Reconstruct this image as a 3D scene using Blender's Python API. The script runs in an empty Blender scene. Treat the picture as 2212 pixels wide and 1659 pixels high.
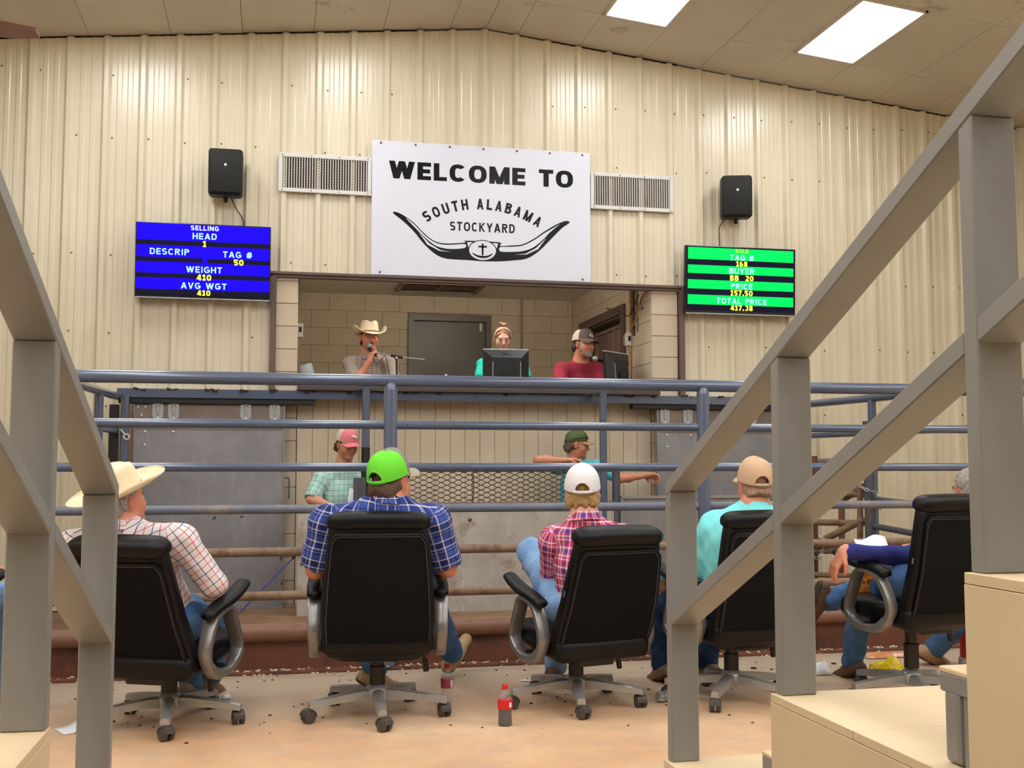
import bpy, bmesh, math, random
import numpy as np
from mathutils import Vector, Matrix, Euler
from mathutils.geometry import tessellate_polygon
random.seed(7); rng = np.random.default_rng(7)
scene = bpy.context.scene
COL = scene.collection
R = math.radians

# ------------------------------------------------------------------ camera
FPX, YAW, PITCH, CAMH = 2380.0, R(12.2), R(4.29), 1.2
cam_d = bpy.data.cameras.new('camera'); cam = bpy.data.objects.new('camera', cam_d); COL.objects.link(cam)
cam_d.sensor_width = 36.0; cam_d.lens = 36.0*FPX/2212.0
cam.location = (0, 0, CAMH); cam.rotation_euler = (R(90)+PITCH, 0, -YAW)
cam_d.clip_start = 0.05
scene.camera = cam
# ------------------------------------------------------------------ world + exposure
w = bpy.data.worlds.new('world'); scene.world = w; w.use_nodes = True
w.node_tree.nodes['Background'].inputs[0].default_value = (0.9, 0.95, 1.0, 1)
w.node_tree.nodes['Background'].inputs[1].default_value = 0.25
scene.view_settings.view_transform = 'Standard'
scene.view_settings.look = 'None'
scene.view_settings.gamma = 1.0
scene.view_settings.use_curve_mapping = False
scene.view_settings.exposure = 0.4
LAMP = 12.0
scene.cycles.max_bounces = 8
scene.cycles.sample_clamp_indirect = 6.0

def ray(px, py):
    x = (px-1106)/FPX; y = -(py-829.5)/FPX
    r = np.array([math.cos(YAW), -math.sin(YAW), 0]); fh = np.array([math.sin(YAW), math.cos(YAW), 0])
    f = fh*math.cos(PITCH)+np.array([0, 0, math.sin(PITCH)]); u = -fh*math.sin(PITCH)+np.array([0, 0, math.cos(PITCH)])
    return r*x+u*y+f
def at(px, py, Y):
    """the point of the place that stands at depth Y on the line of sight of a photograph pixel"""
    d = ray(px, py); q = d*(Y/d[1]); return Vector((q[0], q[1], q[2]+CAMH))

# ------------------------------------------------------------------ tags
def tag(o, label=None, cat=None, group=None, kind=None):
    if label: o['label'] = label
    if cat: o['category'] = cat
    if group: o['group'] = group
    if kind: o['kind'] = kind
    return o
def empty(name, loc=(0, 0, 0), rz=0.0, label=None, cat=None, group=None, parent=None):
    o = bpy.data.objects.new(name, None); COL.objects.link(o); o.empty_display_size = 0.1
    o.location = loc; o.rotation_euler = (0, 0, rz)
    if parent: o.parent = parent
    return tag(o, label, cat, group)

# ------------------------------------------------------------------ materials
def lin(c):
    return tuple(((v/255.0)/12.92 if v/255.0 <= 0.04045 else ((v/255.0+0.055)/1.055)**2.4) for v in c)
class NT:
    def __init__(s, name):
        s.m = bpy.data.materials.new(name); s.m.use_nodes = True; s.t = s.m.node_tree; s.n = s.t.nodes; s.l = s.t.links
        s.b = s.n['Principled BSDF']
    def add(s, typ, **kw):
        n = s.n.new(typ)
        for k, v in kw.items(): setattr(n, k, v)
        return n
    def link(s, a, b): s.l.new(a, b)
    def coord(s, scale=1.0, out='Object'):
        tc = s.add('ShaderNodeTexCoord'); mp = s.add('ShaderNodeMapping')
        mp.inputs['Scale'].default_value = (scale,)*3 if isinstance(scale, (int, float)) else scale
        s.link(tc.outputs[out], mp.inputs[0]); return mp.outputs[0]
    def noise(s, vec, scale, detail=4, rough=0.55):
        n = s.add('ShaderNodeTexNoise'); n.inputs['Scale'].default_value = scale; n.inputs['Detail'].default_value = detail
        n.inputs['Roughness'].default_value = rough; s.link(vec, n.inputs['Vector']); return n.outputs[0]
    def ramp(s, fac, stops, interp='LINEAR'):
        n = s.add('ShaderNodeValToRGB'); cr = n.color_ramp; cr.interpolation = interp
        while len(cr.elements) < len(stops): cr.elements.new(0.5)
        for e, (p, c) in zip(cr.elements, stops):
            e.position = p; e.color = (c[0], c[1], c[2], 1) if not isinstance(c, (int, float)) else (c, c, c, 1)
        s.link(fac, n.inputs[0]); return n.outputs[0]
    def mix(s, fac, a, b, mode='MIX'):
        n = s.add('ShaderNodeMix', data_type='RGBA', blend_type=mode)
        for i, v in ((0, fac), (6, a), (7, b)):
            if hasattr(v, 'links'): s.link(v, n.inputs[i])
            elif isinstance(v, (int, float)): n.inputs[i].default_value = v
            else: n.inputs[i].default_value = (v[0], v[1], v[2], 1)
        return n.outputs[2]
    def math(s, op, a, b=None):
        n = s.add('ShaderNodeMath', operation=op)
        for i, v in ((0, a), (1, b)):
            if v is None: continue
            if hasattr(v, 'links'): s.link(v, n.inputs[i])
            else: n.inputs[i].default_value = v
        return n.outputs[0]
    def bump(s, h, strength=0.2, dist=0.01):
        n = s.add('ShaderNodeBump'); n.inputs['Strength'].default_value = strength; n.inputs['Distance'].default_value = dist
        s.link(h, n.inputs['Height']); s.link(n.outputs[0], s.b.inputs['Normal'])
    def base(s, c):
        if hasattr(c, 'links'): s.link(c, s.b.inputs['Base Color'])
        else: s.b.inputs['Base Color'].default_value = (c[0], c[1], c[2], 1)
def mat(name, c, rough=0.5, metal=0.0, var=0.0, vscale=6.0, bump=0.0, bscale=60.0, bdist=0.004, spec=0.5, stain=None, sscale=3.0, samt=0.55, coord='Object', vec_scale=1.0):
    t = NT(name); c = lin(c) if max(c) > 1.0 else c
    t.b.inputs['Roughness'].default_value = rough; t.b.inputs['Metallic'].default_value = metal
    t.b.inputs['Specular IOR Level'].default_value = spec
    col = c
    v = t.coord(vec_scale, coord) if (var or bump or stain) else None
    if var:
        n = t.noise(v, vscale)
        col = t.mix(t.ramp(n, [(0.3, 0.0), (0.7, 1.0)]), tuple(x*(1-var) for x in c), tuple(min(1, x*(1+var)) for x in c))
    if stain:
        s1 = t.ramp(t.noise(v, sscale, 8, 0.65), [(samt, 0.0), (samt+0.13, 1.0)])
        col = t.mix(s1, col, lin(stain))
    t.base(col)
    if bump: t.bump(t.noise(v, bscale, 3), bump, bdist)
    return t.m
def emit(name, c, strength):
    t = NT(name); t.b.inputs['Base Color'].default_value = (0, 0, 0, 1)
    t.b.inputs['Emission Color'].default_value = (*c, 1); t.b.inputs['Emission Strength'].default_value = strength; t.b.inputs['Specular IOR Level'].default_value = 0.08
    return t.m

# ------------------------------------------------------------------ mesh helpers
def to_obj(name, bm, m, parent=None, smooth=35, loc=None, kind=None):
    me = bpy.data.meshes.new(name)
    bmesh.ops.recalc_face_normals(bm, faces=bm.faces[:])
    bm.to_mesh(me); bm.free()
    for x in (m if isinstance(m, (list, tuple)) else [m]): me.materials.append(x)
    if smooth:
        me.shade_smooth(); me.set_sharp_from_angle(angle=R(smooth))
    o = bpy.data.objects.new(name, me); COL.objects.link(o)
    if parent: o.parent = parent
    if loc: o.location = loc
    if kind: o['kind'] = kind
    return o
def inst(name, src, parent, loc=(0, 0, 0), rot=(0, 0, 0), scale=None):
    o = src.copy(); o.name = name; COL.objects.link(o); o.parent = parent; o.location = loc; o.rotation_euler = rot
    if scale: o.scale = scale
    return o
def dup(root, loc, rz):
    r = root.copy(); COL.objects.link(r); r.location = loc; r.rotation_euler = (0, 0, rz)
    for ch in list(root.children):
        c = ch.copy(); COL.objects.link(c); c.parent = r
        for g in ch.children:
            d = g.copy(); COL.objects.link(d); d.parent = c
    return r
def xf(bm, vs, M):
    bmesh.ops.transform(bm, matrix=M, verts=vs)
def box(bm, c, s, rot=None, bev=0.0, seg=2, mi=0):
    r = bmesh.ops.create_cube(bm, size=1.0); vs = r['verts']
    bmesh.ops.scale(bm, vec=s, verts=vs)
    if bev:
        es = list({e for v in vs for e in v.link_edges})
        rb = bmesh.ops.bevel(bm, geom=es, offset=bev, segments=seg, profile=0.5, affect='EDGES')
        vs = list({v for f in rb['faces'] for v in f.verts} | {v for v in vs if v.is_valid})
    M = Matrix.Translation(c)
    if rot is not None: M = M @ (rot.to_matrix().to_4x4() if isinstance(rot, Euler) else rot.to_4x4())
    xf(bm, vs, M)
    if mi:
        for f in {f for v in vs for f in v.link_faces}: f.material_index = mi
    return vs
def tube(bm, pts, r, n=10, closed=False, mi=0, flat=None, up=None):
    """sweep of a circle (or an ellipse: flat = ratio across 'up') along pts"""
    pts = [Vector(p) for p in pts]; N = len(pts)
    rs = r if isinstance(r, (list, tuple)) else [r]*N
    rings = []; pu = None
    for i, p in enumerate(pts):
        a = pts[(i-1) % N] if (closed or i > 0) else p; b = pts[(i+1) % N] if (closed or i < N-1) else p
        t = (b-a).normalized()
        if up is not None: u = Vector(up)
        elif pu is None: u = Vector((0, 0, 1)) if abs(t.z) < 0.9 else Vector((1, 0, 0))
        else: u = pu
        u = (u-t*u.dot(t)).normalized(); v = t.cross(u); pu = u
        f = flat if flat is not None else 1.0
        rings.append([bm.verts.new(p+(u*math.cos(2*math.pi*k/n)*f+v*math.sin(2*math.pi*k/n))*rs[i]) for k in range(n)])
    M = N if closed else N-1
    for i in range(M):
        A, B = rings[i], rings[(i+1) % N]
        for k in range(n):
            f = bm.faces.new((A[k], A[(k+1) % n], B[(k+1) % n], B[k])); f.material_index = mi
    if not closed:
        f = bm.faces.new(rings[0][::-1]); f.material_index = mi
        f = bm.faces.new(rings[-1]); f.material_index = mi
    return rings
def cyl(bm, a, b, r, r2=None, n=16, mi=0):
    return tube(bm, [a, b], [r, r if r2 is None else r2], n, mi=mi)
def lathe(bm, prof, n=24, M=None, mi=0):
    rings = []
    for (r, z) in prof:
        ring = []
        for k in range(n):
            a = 2*math.pi*k/n; p = Vector((max(r, 1e-4)*math.cos(a), max(r, 1e-4)*math.sin(a), z))
            ring.append(bm.verts.new(M @ p if M else p))
        rings.append(ring)
    for A, B in zip(rings, rings[1:]):
        for k in range(n):
            f = bm.faces.new((A[k], A[(k+1) % n], B[(k+1) % n], B[k])); f.material_index = mi
    f = bm.faces.new(rings[0][::-1]); f.material_index = mi
    f = bm.faces.new(rings[-1]); f.material_index = mi
    return rings
def poly(bm, pts, n, depth, mi=0):
    """a flat outline (3-D points) given thickness along n"""
    pts = [Vector(p) for p in pts]; n = Vector(n)*depth
    tris = tessellate_polygon([pts])
    A = [bm.verts.new(p) for p in pts]; B = [bm.verts.new(p+n) for p in pts]
    for t in tris:
        for f in (bm.faces.new([A[i] for i in t]), bm.faces.new([B[i] for i in t])): f.material_index = mi
    for i in range(len(pts)):
        j = (i+1) % len(pts)
        f = bm.faces.new((A[i], A[j], B[j], B[i])); f.material_index = mi
def arc_pts(c, r, a0, a1, n, ax='xz'):
    out = []
    for i in range(n+1):
        a = a0+(a1-a0)*i/n; d = (r*math.cos(a), r*math.sin(a))
        out.append(Vector((c[0]+d[0], c[1], c[2]+d[1])) if ax == 'xz' else Vector((c[0]+d[0], c[1]+d[1], c[2])))
    return out
def smooth_path(pts, sub=6, closed=False):
    pts = [Vector(p) for p in pts]; N = len(pts); out = []
    for i in range(N if closed else N-1):
        p0 = pts[(i-1) % N] if closed or i > 0 else pts[i]; p1 = pts[i]; p2 = pts[(i+1) % N]; p3 = pts[(i+2) % N] if closed or i < N-2 else p2
        for k in range(sub):
            t = k/sub
            out.append(0.5*((2*p1)+(p2-p0)*t+(2*p0-5*p1+4*p2-p3)*t*t+(3*p1-p0-3*p2+p3)*t**3))
    if not closed: out.append(pts[-1])
    return out
GLYPH_W = dict(M=.92, W=1.12, I=.24, T=.66, L=.58, E=.60, O=.80, C=.74, G=.78, D=.72, N=.74, H=.72, A=.80, V=.78, K=.74, Y=.76, R=.72, P=.66, B=.70, S=.68, U=.72)
GLYPH_W.update({'0': .66, '1': .46, '2': .62, '3': .62, '4': .68, '5': .62, '6': .64, '7': .60, '8': .64, '#': .78, '.': .22, ' ': .38})
def _arc(cx, cy, rx, ry, a0, a1, n=18, e=2.5):
    out = []
    for i in range(n+1):
        a = math.radians(a0+(a1-a0)*i/n); c, s = math.cos(a), math.sin(a); k = 2/e
        out.append((cx+rx*math.copysign(abs(c)**k, c), cy+ry*math.copysign(abs(s)**k, s)))
    return out
def glyph(c, w, s):
    """strokes of a bold plain capital in a cell w x 1: ('r', x0, y0, x1, y1) bars, ('d', x0, y0, x1, y1) slants, ('p', points) bent strokes"""
    h = s/2; t = s*.92; m = w/2; k = t/2
    bar = lambda y, x0=0.0, x1=None: ('r', x0, y-k, w if x1 is None else x1, y+k)
    up = lambda x, y0=0.0, y1=1.0: ('r', x-h, y0, x+h, y1)
    D = lambda x0, y0, x1, y1: ('d', x0, y0, x1, y1)
    P = lambda pts: ('p', pts)
    g = {
     'E': [up(h), bar(k), bar(.5, 0, w*.93), bar(1-k)], 'L': [up(h), bar(k)], 'T': [up(m), bar(1-k)], 'H': [up(h), up(w-h), bar(.5)], 'I': [up(m)],
     'O': [P(_arc(m, .5, m-h, .5-k, 0, 360, 40))], '0': [P(_arc(m, .5, m-h, .5-k, 0, 360, 40))], 'C': [P(_arc(m, .5, m-h, .5-k, 42, 318, 36))],
     'G': [P(_arc(m, .5, m-h, .5-k, 42, 340, 36)), bar(.46, m, w), up(w-h, .12, .5)],
     'U': [P([(h, 1), (h, .40)]+_arc(m, .36, m-h, .36-k, 180, 360, 20)+[(w-h, 1)])],
     'D': [up(h), P([(h, 1-k)]+[(w*.42, 1-k)]+_arc(w*.42, .5, w*.58-h, .5-k, 90, -90, 20)+[(h, k)])],
     'P': [up(h), P([(h, 1-k), (w*.5, 1-k)]+_arc(w*.5, .72, w*.5-h, .28-k, 90, -90, 14)+[(h, .44+k)])],
     'R': [up(h), P([(h, 1-k), (w*.5, 1-k)]+_arc(w*.5, .73, w*.48-h, .27-k, 90, -90, 14)+[(h, .46+k)]), D(w*.46, .48, w-h*1.05, 0)],
     'B': [up(h), P([(h, 1-k), (w*.5, 1-k)]+_arc(w*.5, .76, w*.46-h, .24-k, 90, -90, 14)+[(h, .52+k)]), P([(h, .5), (w*.5, .5+k)]+_arc(w*.52, .28, w*.48-h, .28-k, 90, -90, 14)+[(h, k)])],
     'S': [P(_arc(m, .735, m-h, .265-k, 28, 180, 14)+_arc(m, .735, m-h, .235, 180, 262, 6)[1:]+_arc(m, .27, m-h, .23, 82, 0, 6)+_arc(m, .265, m-h, .265-k, 0, -152, 14)[1:])],
     'A': [D(h, 0, m, 1), D(w-h, 0, m, 1), bar(.30, w*.2, w*.8)], 'V': [D(h, 1, m, 0), D(w-h, 1, m, 0)],
     'W': [D(h, 1, w*.29, 0), D(m, 1, w*.29, 0), D(m, 1, w*.71, 0), D(w-h, 1, w*.71, 0)], 'M': [up(h), up(w-h), D(h, 1, m, 0), D(w-h, 1, m, 0)],
     'N': [up(h), up(w-h), D(h, 1, w-h, 0)], 'K': [up(h), D(h*1.6, .42, w-h*1.1, 1), D(w*.36, .52, w-h*1.05, 0)], 'Y': [up(m, 0, .46), D(h, 1, m, .40), D(w-h, 1, m, .40)],
     '1': [up(w*.58), P([(0, .72), (w*.3, .80), (w*.5, .95)]), bar(k)], '2': [P(_arc(m, .70, m-h, .30-k, 165, -20, 16)+[(w*.45, .30), (h*1.1, k*1.3)]), bar(k)],
     '3': [P(_arc(m, .74, m-h, .26-k, 150, -80, 14)), P(_arc(m, .28, m-h, .28-k, 85, -150, 14))], '4': [up(w*.70), bar(.28), D(w*.62, 1, h, .28)],
     '5': [bar(1-k), up(h, .5, 1), P([(h, .55)]+_arc(m, .32, m-h, .32-k, 120, -150, 18))], '6': [P(_arc(m, .32, m-h, .32-k, 0, 360, 26)), P(_arc(w*.62, .5, w*.62-h, .5-k, 90, 190, 14))], '7': [bar(1-k), D(w-h, 1, w*.35, 0)],
     '8': [P(_arc(m, .745, m*.92-h, .255-k, 0, 360, 24)), P(_arc(m, .28, m-h, .28-k, 0, 360, 26))],
     '#': [bar(.34), bar(.66), D(w*.26, 0, w*.38, 1), D(w*.62, 0, w*.74, 1)], '.': [('r', m-h*1.1, 0, m+h*1.1, s*1.1)], ' ': []}
    return g[c]
def glyph_mesh(bm, c, w, s, x0, sx, sz, put):
    for si, st in enumerate(glyph(c, w, s)):
        dy = -0.0003*si
        def V(x, z, dy=dy): return bm.verts.new(put(x0+x*sx, z*sz)+Vector((0, dy, 0)))
        if st[0] == 'r': _, a, b, c_, d = st; bm.faces.new([V(a, b), V(c_, b), V(c_, d), V(a, d)])
        elif st[0] == 'd': _, a, b, c_, d = st; q = s*.54; bm.faces.new([V(a-q, b), V(a+q, b), V(c_+q, d), V(c_-q, d)])
        else:
            P = st[1]; n = len(P); closed = abs(P[0][0]-P[-1][0])+abs(P[0][1]-P[-1][1]) < 1e-6; L, Rr = [], []
            for i, p in enumerate(P):
                a = P[i-1] if i else (P[-2] if closed else p); b = P[i+1] if i < n-1 else (P[1] if closed else p)
                dx, dy = b[0]-a[0], b[1]-a[1]; l = math.hypot(dx, dy) or 1; nx, ny = -dy/l*s/2, dx/l*s*.46; L.append((p[0]+nx, p[1]+ny)); Rr.append((p[0]-nx, p[1]-ny))
            for i in range(n-1): bm.faces.new([V(*L[i]), V(*Rr[i]), V(*Rr[i+1]), V(*L[i+1])])
def text(name, st, size, loc, m, parent, bold=.2, width=None, gap=.16, rot=None, wide=1.0):
    """flat lettering on a surface facing -y (before rot); size is the height of the capitals"""
    tot = sum(GLYPH_W[c]*wide for c in st)+gap*(len(st)-1); sx = size if width is None else width/tot
    bm = bmesh.new(); x = -tot*sx/2
    for c in st: glyph_mesh(bm, c, GLYPH_W[c]*wide, bold, x, sx, size, lambda a, b: Vector((a, 0, b-size/2))); x += (GLYPH_W[c]*wide+gap)*sx
    bm.normal_update(); bmesh.ops.reverse_faces(bm, faces=[f for f in bm.faces if f.normal.y > 0]); me = bpy.data.meshes.new(name); bm.to_mesh(me); bm.free(); me.materials.append(m); o = bpy.data.objects.new(name, me); COL.objects.link(o); o.parent = parent; o.location = loc
    if rot: o.rotation_euler = rot
    return o
# ------------------------------------------------------------------ materials of the place
M = {}
def wall_paint(name, c):
    t = NT(name); v = t.coord(1.0)
    n = t.noise(v, 1.3, 5); c = lin(c)
    col = t.mix(t.ramp(n, [(0.3, 0.0), (0.7, 1.0)]), tuple(x*0.93 for x in c), tuple(min(1, x*1.05) for x in c))
    spots = t.ramp(t.noise(t.coord((5, 5, 3)), 7.0, 6, 0.6), [(0.70, 0.0), (0.76, 1.0)])
    col = t.mix(t.math('MULTIPLY', spots, 0.35), col, lin((120, 100, 78)))
    t.base(col); t.b.inputs['Roughness'].default_value = 0.26; t.b.inputs['Specular IOR Level'].default_value = 0.6
    t.bump(t.noise(t.coord((1.0, 1.0, 0.35)), 5.0, 3), 0.12, 0.02)
    return t.m
M['panel'] = wall_paint('beige_sheet_metal', (225, 213, 186))
M['ceil'] = mat('ceiling_board', (208, 198, 184), 0.85, var=0.06, vscale=1.5, stain=(150, 128, 105), sscale=2.2, samt=0.62)
M['ceil_booth'] = mat('booth_ceiling_board', (234, 228, 216), 0.85, var=0.04, vscale=1.5)
M['concrete_low_bounce'] = mat('low_bounce_concrete', (112, 102, 92), 0.7, var=0.1, vscale=2)
M['dark_gap'] = mat('dark_gap', (52, 42, 34), 0.9)
M['block'] = mat('painted_block', (206, 188, 164), 0.7, var=0.07, vscale=3.0, bump=0.35, bscale=90, stain=(140, 116, 92), sscale=4.0, samt=0.66)
M['block_in'] = mat('painted_block_inside', (208, 192, 164), 0.75, var=0.06, vscale=3.0, bump=0.35, bscale=90)
M['mortar'] = mat('mortar', (158, 136, 108), 0.9)
M['plank'] = mat('painted_plank', (222, 204, 178), 0.6, var=0.06, vscale=3.5, stain=(96, 70, 46), sscale=7.0, samt=0.70, bump=0.1, bscale=40)
M['brown'] = mat('brown_trim', (104, 84, 76), 0.5, var=0.08, stain=(70, 50, 40), sscale=12, samt=0.66)
M['brown_wood'] = mat('brown_wood', (92, 74, 60), 0.5, var=0.12, vscale=10)
M['door'] = mat('door_paint', (98, 88, 76), 0.4, var=0.1, vscale=2.5)
def pipe_mat():
    t = NT('blue_grey_pipe'); v = t.coord(1.0, 'Object'); n = t.noise(v, 3.0, 6)
    c = lin((84, 95, 118))
    col = t.mix(t.ramp(n, [(0.3, 0.0), (0.7, 1.0)]), tuple(x*0.9 for x in c), tuple(x*1.08 for x in c))
    chips = t.ramp(t.noise(v, 14.0, 8, 0.65), [(0.66, 0.0), (0.70, 1.0)])
    col = t.mix(chips, col, lin((70, 58, 52)))
    t.base(col); t.b.inputs['Roughness'].default_value = 0.25; t.b.inputs['Coat Weight'].default_value = 0.8; t.b.inputs['Coat Roughness'].default_value = 0.12
    t.bump(t.noise(v, 40, 2), 0.08, 0.003); return t.m
M['pipe'] = pipe_mat()
M['pipe_part_worn'] = mat('partly_worn_pipe', (104, 108, 122), 0.4, var=0.1, vscale=3, stain=(158, 140, 120), sscale=1.1, samt=0.50, bump=0.08)
M['pipe_worn'] = mat('worn_pipe', (128, 122, 128), 0.4, var=0.12, vscale=5, stain=(150, 112, 78), sscale=5, samt=0.50, bump=0.1)
M['pipe_rust'] = mat('rusty_pipe', (130, 104, 80), 0.6, var=0.15, vscale=6, stain=(104, 72, 48), sscale=7, samt=0.50, bump=0.25, bscale=50)
M['rust'] = mat('rust_plate', (112, 66, 46), 0.7, var=0.2, vscale=3, stain=(70, 44, 34), sscale=2.5, samt=0.52, bump=0.2, bscale=30)
M['rust_tube'] = mat('rust_tube', (130, 90, 70), 0.5, var=0.12, vscale=4, stain=(104, 66, 48), sscale=4, samt=0.52, bump=0.15)
M['black'] = mat('black_paint', (26, 25, 25), 0.5)
M['dark_pipe'] = mat('dark_pipe', (84, 84, 92), 0.45, var=0.12, stain=(98, 74, 54), sscale=8, samt=0.55)
def steel(name, c, sc=1.0, stain=(70, 52, 40), amt=0.71, patch=None):
    t = NT(name); v = t.coord(1.0); c = lin(c)
    n = t.noise(v, 2.2*sc, 7, 0.6); col = t.mix(t.ramp(n, [(0.3, 0.0), (0.72, 1.0)]), tuple(x*0.78 for x in c), tuple(min(1, x*1.2) for x in c))
    st = t.noise(t.coord((9, 9, 1.4)), 3.0, 5, 0.6)
    col = t.mix(t.math('MULTIPLY', t.ramp(st, [(0.55, 0.0), (0.75, 1.0)]), 0.4), col, tuple(min(1, x*1.5) for x in c))
    sp = t.ramp(t.noise(v, 9.0, 3, 0.5), [(amt, 0.0), (amt+0.03, 1.0)])
    if patch is not None:
        p2 = t.ramp(t.noise(v, 3.0, 9, 0.72), [(0.52, 0.0), (0.62, 1.0)])
        col = t.mix(t.math('MULTIPLY', p2, 0.6), col, lin(patch))
    col = t.mix(sp, col, lin(stain))
    t.base(col); t.b.inputs['Metallic'].default_value = 0.35; t.b.inputs['Roughness'].default_value = 0.48
    t.bump(t.noise(v, 6, 4), 0.1, 0.01); return t.m
M['sheet'] = steel('galvanised_sheet', (146, 144, 146))
M['sheet_brown'] = steel('sheet_brown', (134, 120, 112))
M['sheet_dirty'] = steel('stained_sheet', (196, 190, 182), 1.3, (84, 62, 38), 0.70, patch=(140, 116, 76))
M['galv'] = mat('galvanised_hanger', (172, 174, 174), 0.45, 0.1, var=0.08, vscale=30)
M['bright_steel'] = mat('bright_steel', (176, 178, 178), 0.35, 0.7)
M['timber'] = mat('grey_painted_timber', (134, 130, 125), 0.42, var=0.05, vscale=4, bump=0.18, bscale=35, stain=(92, 84, 74), sscale=3.0, samt=0.66)
M['tan'] = mat('tan_painted_step', (217, 193, 154), 0.5, var=0.06, vscale=3, bump=0.1, bscale=40, stain=(150, 120, 88), sscale=6, samt=0.70)
M['black_lace'] = mat('dark_lace', (60, 44, 34), 0.8)
def floor_mat():
    t = NT('worn_concrete'); v = t.coord(1.0)
    n1 = t.noise(v, 1.1, 6, 0.6); n2 = t.noise(v, 5.0, 7, 0.65)
    col = t.mix(t.ramp(n1, [(0.32, 0.0), (0.68, 1.0)]), lin((204, 156, 116)), lin((234, 196, 156)))
    col = t.mix(t.math('MULTIPLY', t.ramp(n2, [(0.45, 0.0), (0.72, 1.0)]), 0.5), col, lin((178, 158, 136)))
    # the strip beside the ring fence is bare grey concrete, walked-on paint elsewhere
    sx = t.add('ShaderNodeSeparateXYZ'); tc = t.add('ShaderNodeTexCoord'); t.link(tc.outputs['Object'], sx.inputs[0])
    yy = t.math('ADD', sx.outputs[1], t.math('MULTIPLY', n1, 1.2))
    bare = t.ramp(t.math('MULTIPLY', yy, 0.1), [(0.585, 0.0), (0.68, 1.0)])
    col = t.mix(t.math('MULTIPLY', bare, 0.75), col, lin((176, 164, 146)))
    sp = t.ramp(t.noise(v, 26.0, 4, 0.5), [(0.70, 0.0), (0.74, 1.0)])
    col = t.mix(t.math('MULTIPLY', sp, 0.5), col, lin((112, 84, 62)))
    t.base(col); t.b.inputs['Roughness'].default_value = 0.55
    t.bump(t.noise(v, 18, 5), 0.12, 0.01); return t.m
M['floor'] = floor_mat()
M['ring_dirt'] = mat('ring_dirt', (130, 100, 72), 0.95, var=0.25, vscale=5, bump=0.6, bscale=14, bdist=0.03)
M['white_metal'] = mat('white_metal', (222, 220, 216), 0.35)
M['vent_dark'] = mat('vent_inside', (46, 38, 34), 0.8)
M['vent_slat'] = mat('vent_slat', (214, 206, 198), 0.4)
M['sign_white'] = mat('sign_white', (226, 228, 240), 0.28)
M['sign_black'] = mat('sign_black', (11, 11, 13), 0.28, spec=0.22)
M['speaker'] = mat('speaker_black', (14, 14, 14), 0.5, bump=0.1, bscale=200)
M['grille_cloth'] = mat('speaker_grille', (10, 10, 11), 0.6, bump=0.4, bscale=300)
M['tv_black'] = mat('tv_bezel', (10, 10, 12), 0.2)
M['scr_blue'] = emit('screen_blue', (0.010, 0.0, 1.0), 1.1)
M['scr_green'] = emit('screen_green', (0.0, 0.93, 0.12), 0.95)
M['scr_dark'] = emit('screen_dark', (0.008, 0.006, 0.02), 1.0)
M['scr_cyan'] = emit('text_cyan', (0.40, 0.93, 1.0), 1.2)
M['scr_white'] = emit('text_white', (0.80, 0.97, 1.0), 1.2)
M['scr_yellow'] = emit('text_yellow', (1.0, 0.95, 0.06), 1.2)
M['lamp'] = emit('lamp_diffuser', (0.94, 0.975, 1.0), LAMP)
M['lamp_frame'] = mat('lamp_frame', (210, 200, 186), 0.5)
M['leather'] = mat('black_leather', (8, 8, 10), 0.42, spec=0.25, bump=0.25, bscale=140, bdist=0.003)
M['fabric'] = mat('black_mesh_fabric', (7, 7, 9), 0.85, bump=0.5, bscale=420, bdist=0.002, spec=0.2)
M['stitch'] = mat('grey_stitching', (84, 84, 88), 0.8)
M['plastic'] = mat('black_plastic', (22, 22, 23), 0.4)
M['silver'] = mat('silver_plastic', (134, 131, 127), 0.3, 0.55, var=0.06)
M['base_grey'] = mat('base_grey', (170, 167, 163), 0.3, 0.5, var=0.1, vscale=12)
M['caster'] = mat('caster_grey', (72, 65, 60), 0.55, var=0.15, vscale=30)
M['paper'] = mat('paper', (236, 236, 240), 0.8)
M['fan'] = mat('fan_blade', (96, 52, 36), 0.45, var=0.1)
M['mic'] = mat('mic_black', (16, 16, 17), 0.4)
M['mic_head'] = mat('mic_grille', (150, 152, 155), 0.4, 0.6, bump=0.6, bscale=500)
M['wire_y'] = mat('old_cable', (176, 132, 78), 0.6, var=0.2, vscale=20)
M['wire_d'] = mat('dark_cable', (72, 58, 46), 0.6)
M['conduit'] = mat('conduit', (150, 132, 108), 0.5)
M['outlet'] = mat('outlet_white', (226, 226, 222), 0.4)
M['monitor'] = mat('monitor_black', (20, 20, 22), 0.35)
M['monitor_rim'] = mat('monitor_rim', (170, 172, 175), 0.35)
M['pane'] = mat('brick_toned_glass', (150, 118, 104), 0.1, var=0.12, vscale=3)  # pane coloured like the pinkish brick outside
M['desk'] = mat('desk_board', (78, 67, 59), 0.5, var=0.08, vscale=5, stain=(70, 58, 50), sscale=8, samt=0.6)
M['screw'] = mat('screw_head', (120, 108, 90), 0.5, 0.4)
M['manure'] = mat('dry_mud', (64, 46, 34), 0.9)
M['shaving'] = mat('wood_shaving', (214, 196, 164), 0.9, var=0.15, vscale=60)
M['expanded'] = mat('expanded_metal', (88, 72, 62), 0.55, 0.3, var=0.15, vscale=30)

def zc(x):
    return 5.317-0.1045*abs(x-1.897)
WY = 9.93
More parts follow.
